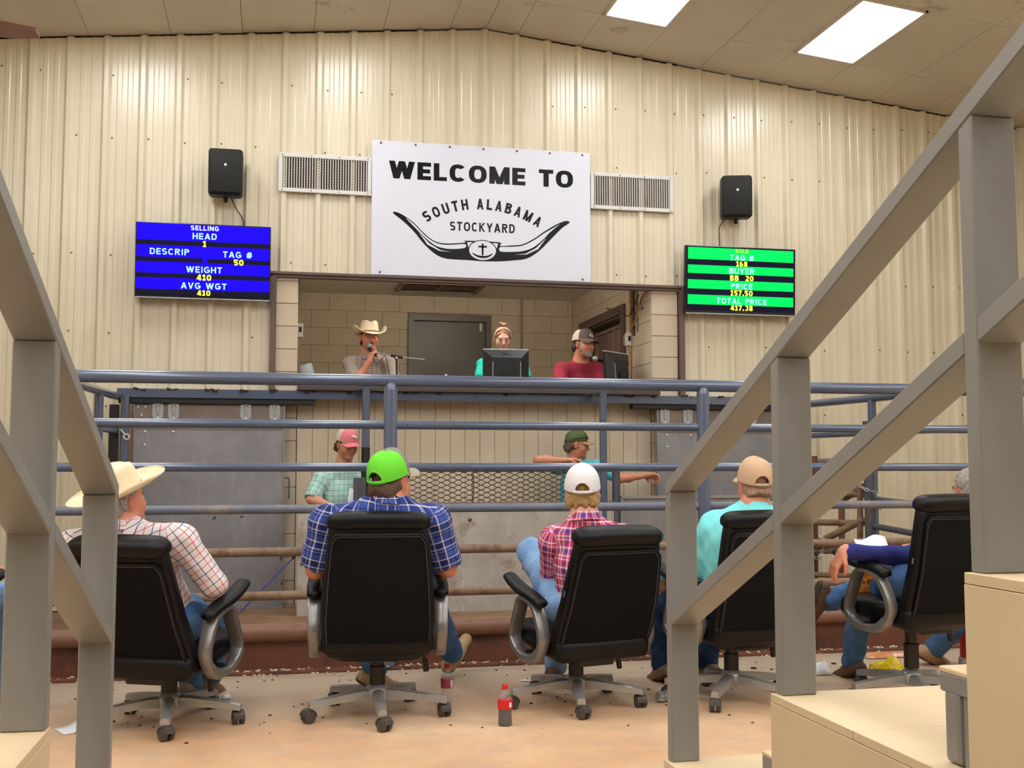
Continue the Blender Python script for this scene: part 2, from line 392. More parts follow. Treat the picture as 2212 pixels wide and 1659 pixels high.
# ------------------------------------------------------------------ shell
XL, XR, YB = -3.75, 7.6, -4.6
bm = bmesh.new(); box(bm, ((XL+XR)/2, (3.2+6.75)/2, -0.05), (XR-XL, 6.75-3.2, 0.1)); o = to_obj('floor', bm, M['floor'], smooth=0); o['kind'] = 'structure'
bm = bmesh.new(); box(bm, ((XL+XR)/2, (YB+3.2)/2, -0.05), (XR-XL, 3.2-YB, 0.1)); o = to_obj('floor_aisle', bm, M['concrete_low_bounce'], smooth=0); o['kind'] = 'structure'  # unseen stretch of floor, darkened to cut bounce under the handrails
bm = bmesh.new(); box(bm, ((XL+XR)/2, (6.75+WY+0.2)/2, -0.06), (XR-XL, WY+0.2-6.75, 0.1)); o = to_obj('floor_ring', bm, M['ring_dirt'], smooth=0); o['kind'] = 'structure'

# corrugated back wall: one object for each metal panel (three ribs, 0.914 m)
RIB0 = -1.776
def profile(x0, x1):
    """(x, dy) outline of the ribbed sheet between x0 and x1; dy towards the room"""
    pts = []
    k0 = math.floor((x0-RIB0)/0.3048)-1
    base = []
    for k in range(k0, k0+int((x1-x0)/0.3048)+4):
        c = RIB0+0.3048*k
        base += [(c-0.042, 0), (c-0.018, 0.036), (c+0.018, 0.036), (c+0.042, 0),
                 (c+0.084, 0), (c+0.094, 0.005), (c+0.124, 0.005), (c+0.134, 0),
                 (c+0.172, 0), (c+0.182, 0.005), (c+0.212, 0.005), (c+0.222, 0)]
    xs = [b[0] for b in base]; ys = [b[1] for b in base]
    pts = [(x0, float(np.interp(x0, xs, ys)))]+[b for b in base if x0+0.002 < b[0] < x1-0.002]+[(x1, float(np.interp(x1, xs, ys)))]
    return pts
def ribbed(name, x0, x1, z0, parent, z1=None, tilt=0.0):
    bm = bmesh.new(); P = profile(x0, x1)
    lo = [bm.verts.new((x, WY-y-tilt, z0)) for x, y in P]
    hi = [bm.verts.new((x, WY-y-tilt, (zc(x)-0.015) if z1 is None else z1)) for x, y in P]
    for i in range(len(P)-1): bm.faces.new((lo[i], lo[i+1], hi[i+1], hi[i]))
    return to_obj(name, bm, M['panel'], parent, smooth=20)
wb = empty('wall_back'); wb['kind'] = 'structure'
# dark backing just behind the sheet, with the opening of the auction booth left free
bm = bmesh.new()
box(bm, ((XL-0.02)/2, WY+0.06, 2.6), (abs(XL)-0.02, 0.1, 5.4)); box(bm, ((3.80+XR)/2, WY+0.06, 2.4), (XR-3.80, 0.1, 5.0))
box(bm, (1.88, WY+0.06, 4.1), (3.84, 0.1, 2.3))
to_obj('backing', bm, M['dark_gap'], wb, smooth=0)
edge = RIB0-0.11-0.9144*3
while edge < XR:
    a, b = max(edge, XL), min(edge+0.9144, XR)
    segs = []
    if b <= -0.02 or a >= 3.80: segs = [(a, b, 0.0)]
    else:
        if a < -0.02: segs.append((a, -0.02, 0.0))
        segs.append((max(a, -0.02), min(b, 3.80), 2.905))
        if b > 3.80: segs.append((3.80, b, 0.0))
    for (p, q, z0) in segs:
        if q-p > 0.02: ribbed('panel', p, q, z0, wb, tilt=0.001*random.random())
    edge += 0.9144
bm = bmesh.new()      # screws along the girts, too small to pick apart
for z in (1.72, 2.35, 3.02, 4.05, 4.62):
    for k in range(-6, 31):
        x = RIB0+0.3048*k+0.062+random.uniform(-0.012, 0.012)
        if -0.05 < x < 3.85 and z < 3.0: continue
        if random.random() < 0.22 or x > XR-0.1 or z > zc(x)-0.15: continue
        zz = z+random.uniform(-0.015, 0.015)
        cyl(bm, (x, WY-0.001, zz), (x, WY-0.009, zz), 0.009, 0.007, 6)
to_obj('screw_heads', bm, M['screw'], wb, kind='stuff')
# side walls and the wall behind the spectators
def side_wall(name, x, sgn):
    bm = bmesh.new(); pr = profile(-2.0, WY+1.9)
    ztop = zc(x)
    lo = [bm.verts.new((x-sgn*y, t-2.0, 0)) for t, y in pr if t-2.0 < WY-0.02]; hi = [bm.verts.new((v.co.x, v.co.y, ztop)) for v in lo]
    for i in range(len(lo)-1): bm.faces.new((lo[i], lo[i+1], hi[i+1], hi[i]))
    v = [bm.verts.new(p) for p in ((x+0.01*sgn, YB, 0), (x+0.01*sgn, -3.9, 0), (x+0.01*sgn, -3.9, ztop), (x+0.01*sgn, YB, ztop))]; bm.faces.new(v)
    o = to_obj(name, bm, M['panel'], smooth=20); o['kind'] = 'structure'
side_wall('wall_left', XL, -1); side_wall('wall_right', XR, 1)
for nm, xx in (('leak_strip_1', XL), ('leak_strip_2', XR)):
    bm = bmesh.new(); box(bm, (xx, WY-0.02, zc(xx)/2), (0.16, 0.10, zc(xx)), bev=0.004); o = to_obj(nm, bm, M['panel'], smooth=0); o['kind'] = 'structure'  # unseen corner strips, added to stop outside light leaking in
bm = bmesh.new(); box(bm, ((XL+XR)/2, YB-0.05, 2.6), (XR-XL, 0.1, 5.4)); o = to_obj('wall_front', bm, M['brown_wood'], smooth=0); o['kind'] = 'structure'  # unseen wall, kept dark brown so less light bounces back

# ceiling: boards as single tiles where the photograph shows them, plain boarding beyond
cl = empty('ceiling'); cl['kind'] = 'structure'
sl = math.atan(0.1045)
LIT = {}
cols_r = [1.897, 2.20, 2.805, 3.42, 4.025, 4.645, 5.26, 5.885, 6.485, 7.1, XR]
cols_l = [1.897, 1.55, 0.93, 0.30, -0.33, -0.945, -1.627, -2.25, -2.87, -3.48, XL]
rows = [WY, 9.163, 7.945, 6.725, 5.505]
lamps_x = [(2.805, 3.42), (4.645, 5.26), (0.30, 0.93), (-1.627, -0.945)]
lamps_more = lamps_x+[(6.485, 7.1), (-3.48, -2.87)]  # outer columns are unseen panels, added to brighten the seating from behind
def slab(bm, xa, xb, ya, yb, t=0.02, dz=0.0):
    vs = []
    for x, y in ((xa, ya), (xb, ya), (xb, yb), (xa, yb)): vs.append(Vector((x, y, zc(x)+dz)))
    A = [bm.verts.new(v) for v in vs]; B = [bm.verts.new(v+Vector((0, 0, t))) for v in vs]
    bm.faces.new(A); bm.faces.new(B[::-1])
    for i in range(4): bm.faces.new((A[i], A[(i+1) % 4], B[(i+1) % 4], B[i]))
g = 0.002
for cs in (cols_r, cols_l):
    for i in range(len(cs)-1):
        xa, xb = sorted((cs[i], cs[i+1]))
        for j in range(len(rows)-1):
            yb, ya = rows[j], rows[j+1]
            if j == 1 and any(abs(xa-a) < 0.01 for a, b in lamps_x): continue
            bm = bmesh.new(); slab(bm, xa+g, xb-g, ya+g, yb-g, dz=random.uniform(0, 0.004)); to_obj('tile', bm, M['ceil'], cl, smooth=0)
bm = bmesh.new()
slab(bm, 1.897, XR, YB, 5.505); slab(bm, XL, 1.897, YB, 5.505)
to_obj('boarding', bm, M['ceil'], cl, smooth=0)
bm = bmesh.new(); slab(bm, 1.897, XR, 5.4, WY+0.1, 0.03, 0.024); slab(bm, XL, 1.897, 5.4, WY+0.1, 0.03, 0.024); to_obj('underlay', bm, M['mortar'], cl, smooth=0)
# troffer lights in the ceiling grid
LABL = {(2.805, 7.945): 'bright recessed ceiling light panel, the one above the right vent', (4.645, 7.945): 'long bright recessed ceiling light panel at the upper right, above the green screen'}
def ceiling_light(xa, xb, ya, yb, label):
    cx, cy = (xa+xb)/2, (ya+yb)/2; s = -1 if cx > 1.897 else 1
    r = empty('ceiling_light', (cx, cy, zc(cx)), 0, label, 'ceiling light', 'recessed ceiling lights'); r.rotation_euler = (0, -sl*s, 0)
    hx, hy = (xb-xa)/2-0.006, (yb-ya)/2-0.006
    bm = bmesh.new()
    for (c, d) in (((0, hy-0.012, 0), (2*hx, 0.024, 0.03)), ((0, -hy+0.012, 0), (2*hx, 0.024, 0.03)), ((hx-0.012, 0, 0), (0.024, 2*hy, 0.03)), ((-hx+0.012, 0, 0), (0.024, 2*hy, 0.03))): box(bm, c, d)
    to_obj('frame', bm, M['lamp_frame'], r, smooth=0)
    bm = bmesh.new(); box(bm, (0, 0, 0.004), (2*hx-0.05, 2*hy-0.05, 0.012)); to_obj('diffuser', bm, M['lamp'], r, smooth=0)
for (xa, xb) in lamps_more:
    for ya in (7.945, 4.285, 1.845, -0.595, -3.035):
        if ya > 7 and (xa, xb) not in lamps_x: continue
        lb = LABL.get((xa, ya), 'bright recessed ceiling light panel over the seating, out of the photograph')
        ceiling_light(xa, xb, ya, ya+1.218, lb)
# ------------------------------------------------------------------ the auction booth behind the opening
BY = 12.75; BX0, BX1 = 0.196, 3.50; BZ = 3.20; BF = 1.08
def struct(name, bm, m, parent=None, smooth=0):
    o = to_obj(name, bm, m, parent, smooth=smooth)
    if parent is None: o['kind'] = 'structure'
    return o
blk_cache = {}
def block(parent, c, s, m):
    key = tuple(round(v, 3) for v in s)+(m.name,)
    if key not in blk_cache:
        bm = bmesh.new(); box(bm, (0, 0, 0), s, bev=0.003, seg=1); o = to_obj('block', bm, m, parent, smooth=0, loc=c); blk_cache[key] = o; return o
    return inst('block', blk_cache[key], parent, c)
def block_wall(parent, axis, fixed, a0, a1, z0, z1, m, holes=(), depth=0.05, nrm=1):
    """courses of 16 x 8 inch blocks on a wall; axis 'x' or 'y' runs along it, fixed is the face"""
    H, L, j = 0.2032, 0.4064, 0.004
    row = 0; z = z0
    while z < z1-0.02:
        zt = min(z+H, z1); a = a0-(L/2 if row % 2 else 0)
        while a < a1-0.01:
            p, q = max(a, a0), min(a+L, a1)
            parts = [(p, q, z, zt)]
            for (h0, h1, hz0, hz1) in holes:
                new = []
                for (p_, q_, u, v) in parts:
                    if q_ <= h0 or p_ >= h1 or v <= hz0 or u >= hz1: new.append((p_, q_, u, v)); continue
                    if p_ < h0: new.append((p_, h0, u, v))
                    if q_ > h1: new.append((h1, q_, u, v))
                    if v > hz1: new.append((max(p_, h0), min(q_, h1), max(u, hz1), v))
                parts = new
            for (p_, q_, u, v) in parts:
                if q_-p_ < 0.03 or v-u < 0.03: continue
                ca = (p_+q_)/2; cz = (u+v)/2
                if axis == 'x': block(parent, (ca, fixed+nrm*depth/2, cz), (q_-p_-j, depth, v-u-j), m)
                else: block(parent, (fixed+nrm*depth/2, ca, cz), (depth, q_-p_-j, v-u-j), m)
            a += L
        z += H; row += 1
DX0, DX1, DZ = 1.515, 2.495, 2.975
wr = empty('wall_booth_rear'); wr['kind'] = 'structure'
bm = bmesh.new()
for (x0, x1, z0, z1) in ((BX0-.2, DX0, BF, BZ+.1), (DX1, BX1+.2, BF, BZ+.1), (DX0, DX1, DZ, BZ+.1)): box(bm, ((x0+x1)/2, BY+0.036, (z0+z1)/2), (x1-x0, 0.06, z1-z0))
to_obj('mortar_bed', bm, M['mortar'], wr, smooth=0)
block_wall(wr, 'x', BY, BX0, BX1, 1.78, BZ, M['block_in'], holes=[(DX0, DX1, BF, DZ)])
wrt = empty('wall_booth_right'); wrt['kind'] = 'structure'
WH = (10.80, 12.25, 1.98, 2.775)
bm = bmesh.new()
for (a, b, z0, z1) in ((WY, WH[0], BF, BZ+.1), (WH[1], BY+.1, BF, BZ+.1), (WH[0], WH[1], BF, WH[2]), (WH[0], WH[1], WH[3], BZ+.1)): box(bm, (BX1+0.056, (a+b)/2, (z0+z1)/2), (0.1, b-a, z1-z0))
to_obj('mortar_bed', bm, M['mortar'], wrt, smooth=0)
block_wall(wrt, 'y', BX1, WY+0.0, BY, 1.78, BZ, M['block'], holes=[WH], nrm=1)
wlf = empty('wall_booth_left'); wlf['kind'] = 'structure'
bm = bmesh.new(); box(bm, (BX0-0.056, (WY+BY)/2, (BF+BZ)/2), (0.1, BY-WY, BZ-BF+.2)); to_obj('mortar_bed', bm, M['mortar'], wlf, smooth=0)
block_wall(wlf, 'y', BX0, WY, BY, 1.78, BZ, M['block_in'], nrm=-1)
bm = bmesh.new(); box(bm, (1.85, (WY+0.12+BY)/2, BF-0.05), (3.7, BY-WY-0.12, 0.1)); struct('floor_booth', bm, M['mortar'])
cb = empty('ceiling_booth'); cb['kind'] = 'structure'
gx = [BX0-.02, 1.33, 2.24, BX1+.02]; gy = [WY+0.02, 10.55, 11.15, 11.76, 12.37, BY]
for i in range(3):
    for j in range(5):
        if i == 1 and j == 3: continue
        bm = bmesh.new(); box(bm, ((gx[i]+gx[i+1])/2, (gy[j]+gy[j+1])/2, BZ+0.01), (gx[i+1]-gx[i]-0.008, gy[j+1]-gy[j]-0.008, 0.02)); to_obj('tile', bm, M['ceil_booth'], cb, smooth=0)
bm = bmesh.new(); box(bm, (1.85, (WY+BY)/2, BZ+0.06), (3.7, BY-WY, 0.04)); to_obj('underlay', bm, M['dark_gap'], cb, smooth=0)
# pilasters each side of the opening, running down to the ground
for nm, xa, xb in (('wall_pilaster_left', 0.0, BX0), ('wall_pilaster_right', BX1, 3.765)):
    p = empty(nm); p['kind'] = 'structure'
    bm = bmesh.new(); box(bm, ((xa+xb)/2, WY-0.004, 1.35), (xb-xa-0.008, 0.03, 3.1)); to_obj('mortar_bed', bm, M['mortar'], p, smooth=0)
    z = -0.2
    while z < 2.88:
        zt = min(z+0.2032, 2.89); block(p, ((xa+xb)/2, WY, (z+zt)/2), (xb-xa-0.004, 0.05, zt-z-0.007), M['block']); z += 0.2032
# vertical boarding below the counter
wl = empty('wall_boarding'); wl['kind'] = 'structure'
bm = bmesh.new(); box(bm, (1.85, WY+0.030, 0.8), (3.32, 0.02, 2.0)); to_obj('backing', bm, M['dark_gap'], wl, smooth=0)
x = BX0+0.003
while x < BX1-0.02:
    xe = min(x+0.1375, BX1-0.003); bm = bmesh.new(); box(bm, ((x+xe)/2, WY+0.025+random.uniform(-.001, .001), 0.81), (xe-x-0.003, 0.024, 2.02), bev=0.002, seg=1); to_obj('plank', bm, M['plank'], wl, smooth=0); x += 0.1375
# brown steel trim round the opening
bm = bmesh.new(); box(bm, (1.88, WY-0.03, 2.912), (3.86, 0.10, 0.022)); box(bm, (1.88, WY-0.02, 2.89), (3.84, 0.07, 0.03)); struct('trim_1', bm, M['brown'])
bm = bmesh.new(); box(bm, (-0.025, WY-0.025, 1.34), (0.05, 0.09, 3.08)); struct('trim_2', bm, M['brown'])
bm = bmesh.new(); box(bm, (3.795, WY-0.025, 1.34), (0.05, 0.09, 3.08)); struct('trim_3', bm, M['brown'])
# door_1
d = empty('door_1', (0, 0, 0)); d['kind'] = 'structure'
bm = bmesh.new()
box(bm, (DX0+0.03, BY-0.01, (BF+DZ)/2), (0.06, 0.08, DZ-BF)); box(bm, (DX1-0.03, BY-0.01, (BF+DZ)/2), (0.06, 0.08, DZ-BF)); box(bm, ((DX0+DX1)/2, BY-0.01, DZ-0.035), (DX1-DX0-0.12, 0.08, 0.07))
to_obj('door_frame', bm, M['door'], d, smooth=0)
bm = bmesh.new(); box(bm, ((DX0+DX1)/2, BY+0.045, (BF+DZ)/2-0.03), (DX1-DX0-0.12, 0.04, DZ-BF-0.08), bev=0.003, seg=1); to_obj('door_leaf', bm, M['door'], d, smooth=0)
bm = bmesh.new(); box(bm, (DX1-0.115, BY+0.01, DZ-0.13), (0.03, 0.03, 0.10), bev=0.004); o = to_obj('door_contact', bm, M['white_metal'], d, smooth=0); o['label'] = 'small white door contact'
# window_1 in the right wall of the booth
wn = empty('window_1'); wn['kind'] = 'structure'
y0, y1, z0, z1 = WH
bm = bmesh.new()
box(bm, (BX1-0.012, (y0+y1)/2, z1+0.045), (0.03, y1-y0+0.24, 0.09)); box(bm, (BX1-0.012, y0-0.06, (z0+z1)/2), (0.03, 0.12, z1-z0)); box(bm, (BX1-0.012, y1+0.06, (z0+z1)/2), (0.03, 0.12, z1-z0)); box(bm, (BX1-0.02, (y0+y1)/2, z0-0.03), (0.05, y1-y0+0.24, 0.06))
to_obj('window_casing', bm, M['brown_wood'], wn, smooth=0)
bm = bmesh.new()
box(bm, (BX1+0.10, y0+0.01, (z0+z1)/2), (0.20, 0.02, z1-z0)); box(bm, (BX1+0.10, y1-0.01, (z0+z1)/2), (0.20, 0.02, z1-z0)); box(bm, (BX1+0.10, (y0+y1)/2, z1-0.01), (0.20, y1-y0, 0.02)); box(bm, (BX1+0.10, (y0+y1)/2, z0+0.01), (0.20, y1-y0, 0.02))
to_obj('window_reveal', bm, M['brown_wood'], wn, smooth=0)
bm = bmesh.new()
for yy in (y0+0.05, (y0+y1)/2-0.03, y1-0.05): box(bm, (BX1+0.14, yy, (z0+z1)/2), (0.03, 0.05, z1-z0-0.04))
for zz in (z0+0.04, (z0+z1)/2, z1-0.06): box(bm, (BX1+0.14, (y0+y1)/2, zz), (0.028, y1-y0-0.04, 0.035))
to_obj('window_frame', bm, M['conduit'], wn, smooth=0)
bm = bmesh.new(); box(bm, (BX1+0.15, (y0+y1)/2, (z0+z1)/2), (0.008, y1-y0-0.04, z1-z0-0.04)); to_obj('pane', bm, M['pane'], wn, smooth=0)
# ceiling grille of the booth
cg = empty('ceiling_grille', ((gx[1]+gx[2])/2, (gy[3]+gy[4])/2, BZ), 0, 'brown louvred air grille in the ceiling of the auction booth', 'air vent')
bm = bmesh.new(); hx, hy = 0.445, 0.29
for c, s in (((0, hy, -0.01), (2*hx+.05, 0.05, 0.03)), ((0, -hy, -0.01), (2*hx+.05, 0.05, 0.03)), ((hx, 0, -0.01), (0.05, 2*hy, 0.03)), ((-hx, 0, -0.01), (0.05, 2*hy, 0.03))): box(bm, c, s)
to_obj('frame', bm, M['conduit'], cg, smooth=0)
bm = bmesh.new(); box(bm, (0, 0, 0.02), (2*hx, 2*hy, 0.01)); to_obj('duct', bm, M['vent_dark'], cg, smooth=0)
sl0 = None
for k in range(14):
    if sl0 is None:
        bm = bmesh.new(); box(bm, (0, 0, 0), (2*hx-.03, 0.030, 0.004), rot=Euler((R(40), 0, 0))); sl0 = to_obj('slat', bm, M['brown_wood'], cg, smooth=0, loc=(0, -hy+0.045+k*0.038, -0.006))
    else: inst('slat', sl0, cg, (0, -hy+0.045+k*0.038, -0.006))
bm = bmesh.new(); box(bm, (0, 0, -0.016), (0.02, 2*hy, 0.01)); to_obj('divider', bm, M['conduit'], cg, smooth=0)
# unseen fill light, added behind the header to brighten the booth
bt = empty('booth_fill_light', (1.85, WY+0.20, 3.04), 0, 'unseen fill light added just behind the brown header', 'ceiling light')
bm = bmesh.new(); box(bm, (0, 0, 0), (1.25, 0.07, 0.05), bev=0.006); to_obj('fill_case', bm, M['lamp_frame'], bt, smooth=0)
bm = bmesh.new(); cyl(bm, (-0.6, 0.05, 0.0), (0.6, 0.05, 0.0), 0.013, n=10); bm2 = bmesh.new(); cyl(bm2, (-0.5, 0, 0.02), (-0.5, 0, 0.165), 0.006, n=6); cyl(bm2, (0.5, 0, 0.02), (0.5, 0, 0.165), 0.006, n=6); to_obj('hanger_rods', bm2, M['lamp_frame'], bt); to_obj('tube', bm, emit('fill_tube', (1.0, 0.94, 0.84), 95.0), bt)

# ------------------------------------------------------------------ big sign
SX, SZ, SY = 1.8635, 3.5475, WY-0.05
sg = empty('welcome_sign', (SX, SY, SZ), 0, 'large white welcome board with black lettering and longhorn emblem', 'sign')
bm = bmesh.new(); box(bm, (0, 0, 0), (2.057, 0.012, 1.237), bev=0.002, seg=1); to_obj('board', bm, M['sign_white'], sg, smooth=0)
F = -0.0065
text('lettering', 'WELCOME TO', 0.163, (-0.007, F-0.0005, 0.3535), M['sign_black'], sg, bold=.245, width=1.735, gap=.12)
text('lettering', 'STOCKYARD', 0.084, (-0.007, F-0.0005, -0.143), M['sign_black'], sg, bold=.205, width=0.61, gap=.20)
S = 'SOUTH ALABAMA'; wd = dict(zip('SOUTHALBM ', (1.0, 1.05, 1.0, .95, 1.0, 1.0, .88, 1.0, 1.2, .55)))
tot = sum(wd[c] for c in S); acc = 0
Rr, cz = 1.05, 0.075-1.05
for c in S:
    a = ((acc+wd[c]/2)/tot-0.5)*1.13; acc += wd[c]
    if c != ' ': text('letter', c, 0.100, (-0.005+Rr*math.sin(a), F-0.0005, cz+Rr*math.cos(a)), M['sign_black'], sg, bold=.225, width=0.053*wd[c]**1.2*1.16, rot=(0, a, 0))
blkp = [(-0.837, -0.042), (-0.8, -0.039), (-0.728, -0.072), (-0.638, -0.135), (-0.548, -0.225), (-0.458, -0.288), (-0.366, -0.308), (-0.257, -0.302), (-0.165, -0.29), (-0.162, -0.274), (0.152, -0.276), (0.156, -0.309), (0.26, -0.301), (0.371, -0.285), (0.484, -0.225), (0.579, -0.156), (0.693, -0.085), (0.778, -0.047), (0.821, -0.049), (0.817, -0.068), (0.75, -0.116), (0.636, -0.233), (0.521, -0.349), (0.408, -0.419), (0.297, -0.438), (0.157, -0.454), (-0.0, -0.459), (-0.147, -0.454), (-0.329, -0.45), (-0.42, -0.425), (-0.493, -0.374), (-0.565, -0.304), (-0.638, -0.217), (-0.728, -0.131), (-0.819, -0.062)]
whl = [(-0.72, -0.087), (-0.638, -0.148), (-0.548, -0.238), (-0.458, -0.299), (-0.366, -0.321), (-0.257, -0.314), (-0.169, -0.307), (-0.173, -0.342), (-0.284, -0.357), (-0.366, -0.354), (-0.448, -0.33), (-0.529, -0.272), (-0.62, -0.188)]
whr = [(0.158, -0.322), (0.26, -0.314), (0.371, -0.298), (0.484, -0.24), (0.579, -0.172), (0.684, -0.108), (0.726, -0.083), (0.636, -0.159), (0.56, -0.24), (0.466, -0.315), (0.363, -0.351), (0.26, -0.361), (0.162, -0.361)]
P3 = lambda L, y: [(a, y, b) for a, b in L]
bm = bmesh.new()
def sm2(L): return [(p.x, p.y) for p in smooth_path([(a, b, 0) for a, b in L], 3, True)]
poly(bm, P3(sm2(blkp), F+0.001), (0, -1, 0), 0.002, 0)
poly(bm, P3(sm2(whl), F-0.001), (0, -1, 0), 0.001, 1); poly(bm, P3(sm2(whr), F-0.001), (0, -1, 0), 0.001, 1)
for s in (1, -1):      # thin black stroke along each white horn and the white corner plates of the buckle
    st = [(s*0.60, -0.215), (s*0.50, -0.315), (s*0.40, -0.372), (s*0.30, -0.385), (s*0.41, -0.380), (s*0.52, -0.325)]
    poly(bm, P3(st, F-0.0012), (0, -1, 0), 0.001, 1)
    pl = [(s*0.145-0.006, -0.288), (s*0.095-0.006, -0.286), (s*0.118-0.006, -0.315), (s*0.133-0.006, -0.335)]
    poly(bm, P3(pl, F-0.0012), (0, -1, 0), 0.001, 1)
ell = lambda rx, rz, a0=0.0, a1=2*math.pi, n=36: [(-0.007+rx*math.cos(a0+(a1-a0)*i/n), -0.359+rz*math.sin(a0+(a1-a0)*i/n)) for i in range(n if a1-a0 > 6.2 else n+1)]
poly(bm, P3(ell(0.135, 0.098), F-0.0014), (0, -1, 0), 0.001, 0); poly(bm, P3(ell(0.126, 0.090), F-0.0022), (0, -1, 0), 0.001, 1); poly(bm, P3(ell(0.112, 0.078), F-0.0030), (0, -1, 0), 0.0006, 1)
low = ell(0.105, 0.072, R(200), R(340), 20); low = low+[(-0.007+0.09*math.cos(a), -0.372+0.038*math.sin(a)) for a in [R(335-130*i/12) for i in range(13)]]
poly(bm, P3(low, F-0.0034), (0, -1, 0), 0.0008, 0)
for (x0, x1, za, zb) in ((-0.016, 0.002, -0.405, -0.296), (-0.047, 0.033, -0.333, -0.316)): poly(bm, P3([(x0, za), (x1, za), (x1, zb), (x0, zb)], F-0.0044), (0, -1, 0), 0.0006, 0)
to_obj('emblem', bm, [M['sign_black'], M['sign_white']], sg, smooth=0)
bs = None
for (x, z) in [(-0.95+0.317*k, 0.595) for k in range(7)]+[(-0.95, -0.595), (0.95, -0.595)]:
    if bs is None:
        bm = bmesh.new(); lathe(bm, [(0.011, 0), (0.011, 0.003), (0.007, 0.007)], 8, Matrix.Rotation(R(90), 4, 'X')); bs = to_obj('screw', bm, M['screw'], sg, loc=(x, F, z))
    else: inst('screw', bs, sg, (x, F, z))
# ------------------------------------------------------------------ wall vents
def wall_vent(cx, cz, w_, h_, label):
    r = empty('wall_vent', (cx, WY-0.03, cz), 0, label, 'air vent', 'white louvred wall vents beside the sign')
    b = 0.035; bm = bmesh.new()
    for c, s in (((0, -0.012, h_/2-b/2), (w_, 0.025, b)), ((0, -0.012, -h_/2+b/2), (w_, 0.025, b)), ((w_/2-b/2, -0.012, 0), (b, 0.025, h_-2*b)), ((-w_/2+b/2, -0.012, 0), (b, 0.025, h_-2*b))): box(bm, c, s, bev=0.003, seg=1)
    to_obj('frame', bm, M['white_metal'], r, smooth=0)
    bm = bmesh.new(); box(bm, (0, 0.005, 0), (w_-0.03, 0.02, h_-0.03)); to_obj('duct', bm, M['vent_dark'], r, smooth=0)
    n = 33; src = None
    for k in range(n):
        x = -w_/2+b+(w_-2*b)*(k+0.5)/n
        if src is None:
            bm = bmesh.new(); box(bm, (0, 0, 0), (0.0075, 0.012, h_-2*b), rot=Euler((0, 0, R(12)))); src = to_obj('slat', bm, M['vent_slat'], r, smooth=0, loc=(x, -0.016, 0))
        else: inst('slat', src, r, (x, -0.016, 0))
    src = None
    for k in range(11):
        z = -h_/2+b+(h_-2*b)*(k+0.5)/11
        if src is None:
            bm = bmesh.new(); box(bm, (0, 0, 0), (w_-2*b, 0.008, 0.004)); src = to_obj('rear_slat', bm, M['brown'], r, smooth=0, loc=(0, -0.006, z))
        else: inst('rear_slat', src, r, (0, -0.006, z))
    src = None
    for sx_ in (-0.46, -0.15, 0.15, 0.46):
        for z in (h_/2-b/2, -h_/2+b/2):
            if src is None:
                bm = bmesh.new(); lathe(bm, [(0.006, 0), (0.006, 0.002), (0.003, 0.004)], 8, Matrix.Rotation(R(90), 4, 'X')); src = to_obj('screw', bm, M['screw'], r, loc=(sx_*w_, -0.025, z))
            else: inst('screw', src, r, (sx_*w_, -0.025, z))
wall_vent(0.418, 3.824, 0.826, 0.352, 'white louvred wall vent to the left of the welcome board')
wall_vent(3.312, 3.812, 0.826, 0.352, 'white louvred wall vent to the right of the welcome board')
# ------------------------------------------------------------------ loudspeakers on the wall
def wall_speaker(cx, cz, yaw, tilt, label):
    r = empty('wall_speaker', (cx, WY-0.19, cz), 0, label, 'loudspeaker', 'black wall loudspeakers'); r.rotation_euler = (tilt, 0, yaw)
    bm = bmesh.new(); box(bm, (0, 0.01, 0), (0.29, 0.20, 0.405), bev=0.03, seg=3); to_obj('cabinet', bm, M['speaker'], r, smooth=40)
    bm = bmesh.new(); box(bm, (0, -0.10, 0), (0.262, 0.03, 0.376), bev=0.014, seg=3); to_obj('grille', bm, M['grille_cloth'], r, smooth=40)
    bm = bmesh.new(); box(bm, (0, -0.117, 0.055), (0.022, 0.004, 0.022), bev=0.001, seg=1); to_obj('badge', bm, M['white_metal'], r, smooth=0)
    bm = bmesh.new(); cyl(bm, (0, 0.10, -0.02), (0, 0.19, -0.02), 0.03, n=12); box(bm, (0, 0.18, -0.02), (0.10, 0.012, 0.14)); cyl(bm, (0, 0.03, -0.20), (0, 0.05, -0.24), 0.02, n=10); to_obj('bracket', bm, M['black'], r)
wall_speaker(-0.442, 3.745, R(0), R(4), 'black loudspeaker on the wall above the blue screen')
wall_speaker(4.31, 3.78, R(-16), R(4), 'black loudspeaker on the wall above the green screen')
def cable(name, pts, r, m, label, cat='cable', sub=6):
    bm = bmesh.new(); tube(bm, smooth_path(pts, sub), r, 6); return tag(to_obj(name, bm, m), label, cat)
cable('speaker_cable', [(-0.40, WY-0.10, 3.56), (-0.36, WY-0.05, 3.48), (-0.305, WY-0.02, 3.40), (-0.285, WY-0.018, 3.33), (-0.28, WY-0.018, 3.20)], 0.005, M['wire_d'], 'thin dark cable from the left loudspeaker down behind the blue screen')
cable('speaker_cable', [(4.24, WY-0.10, 3.60), (4.20, WY-0.04, 3.52), (4.205, WY-0.02, 3.42), (4.21, WY-0.02, 3.2)], 0.005, M['wire_d'], 'thin dark cable from the right loudspeaker down behind the green screen')
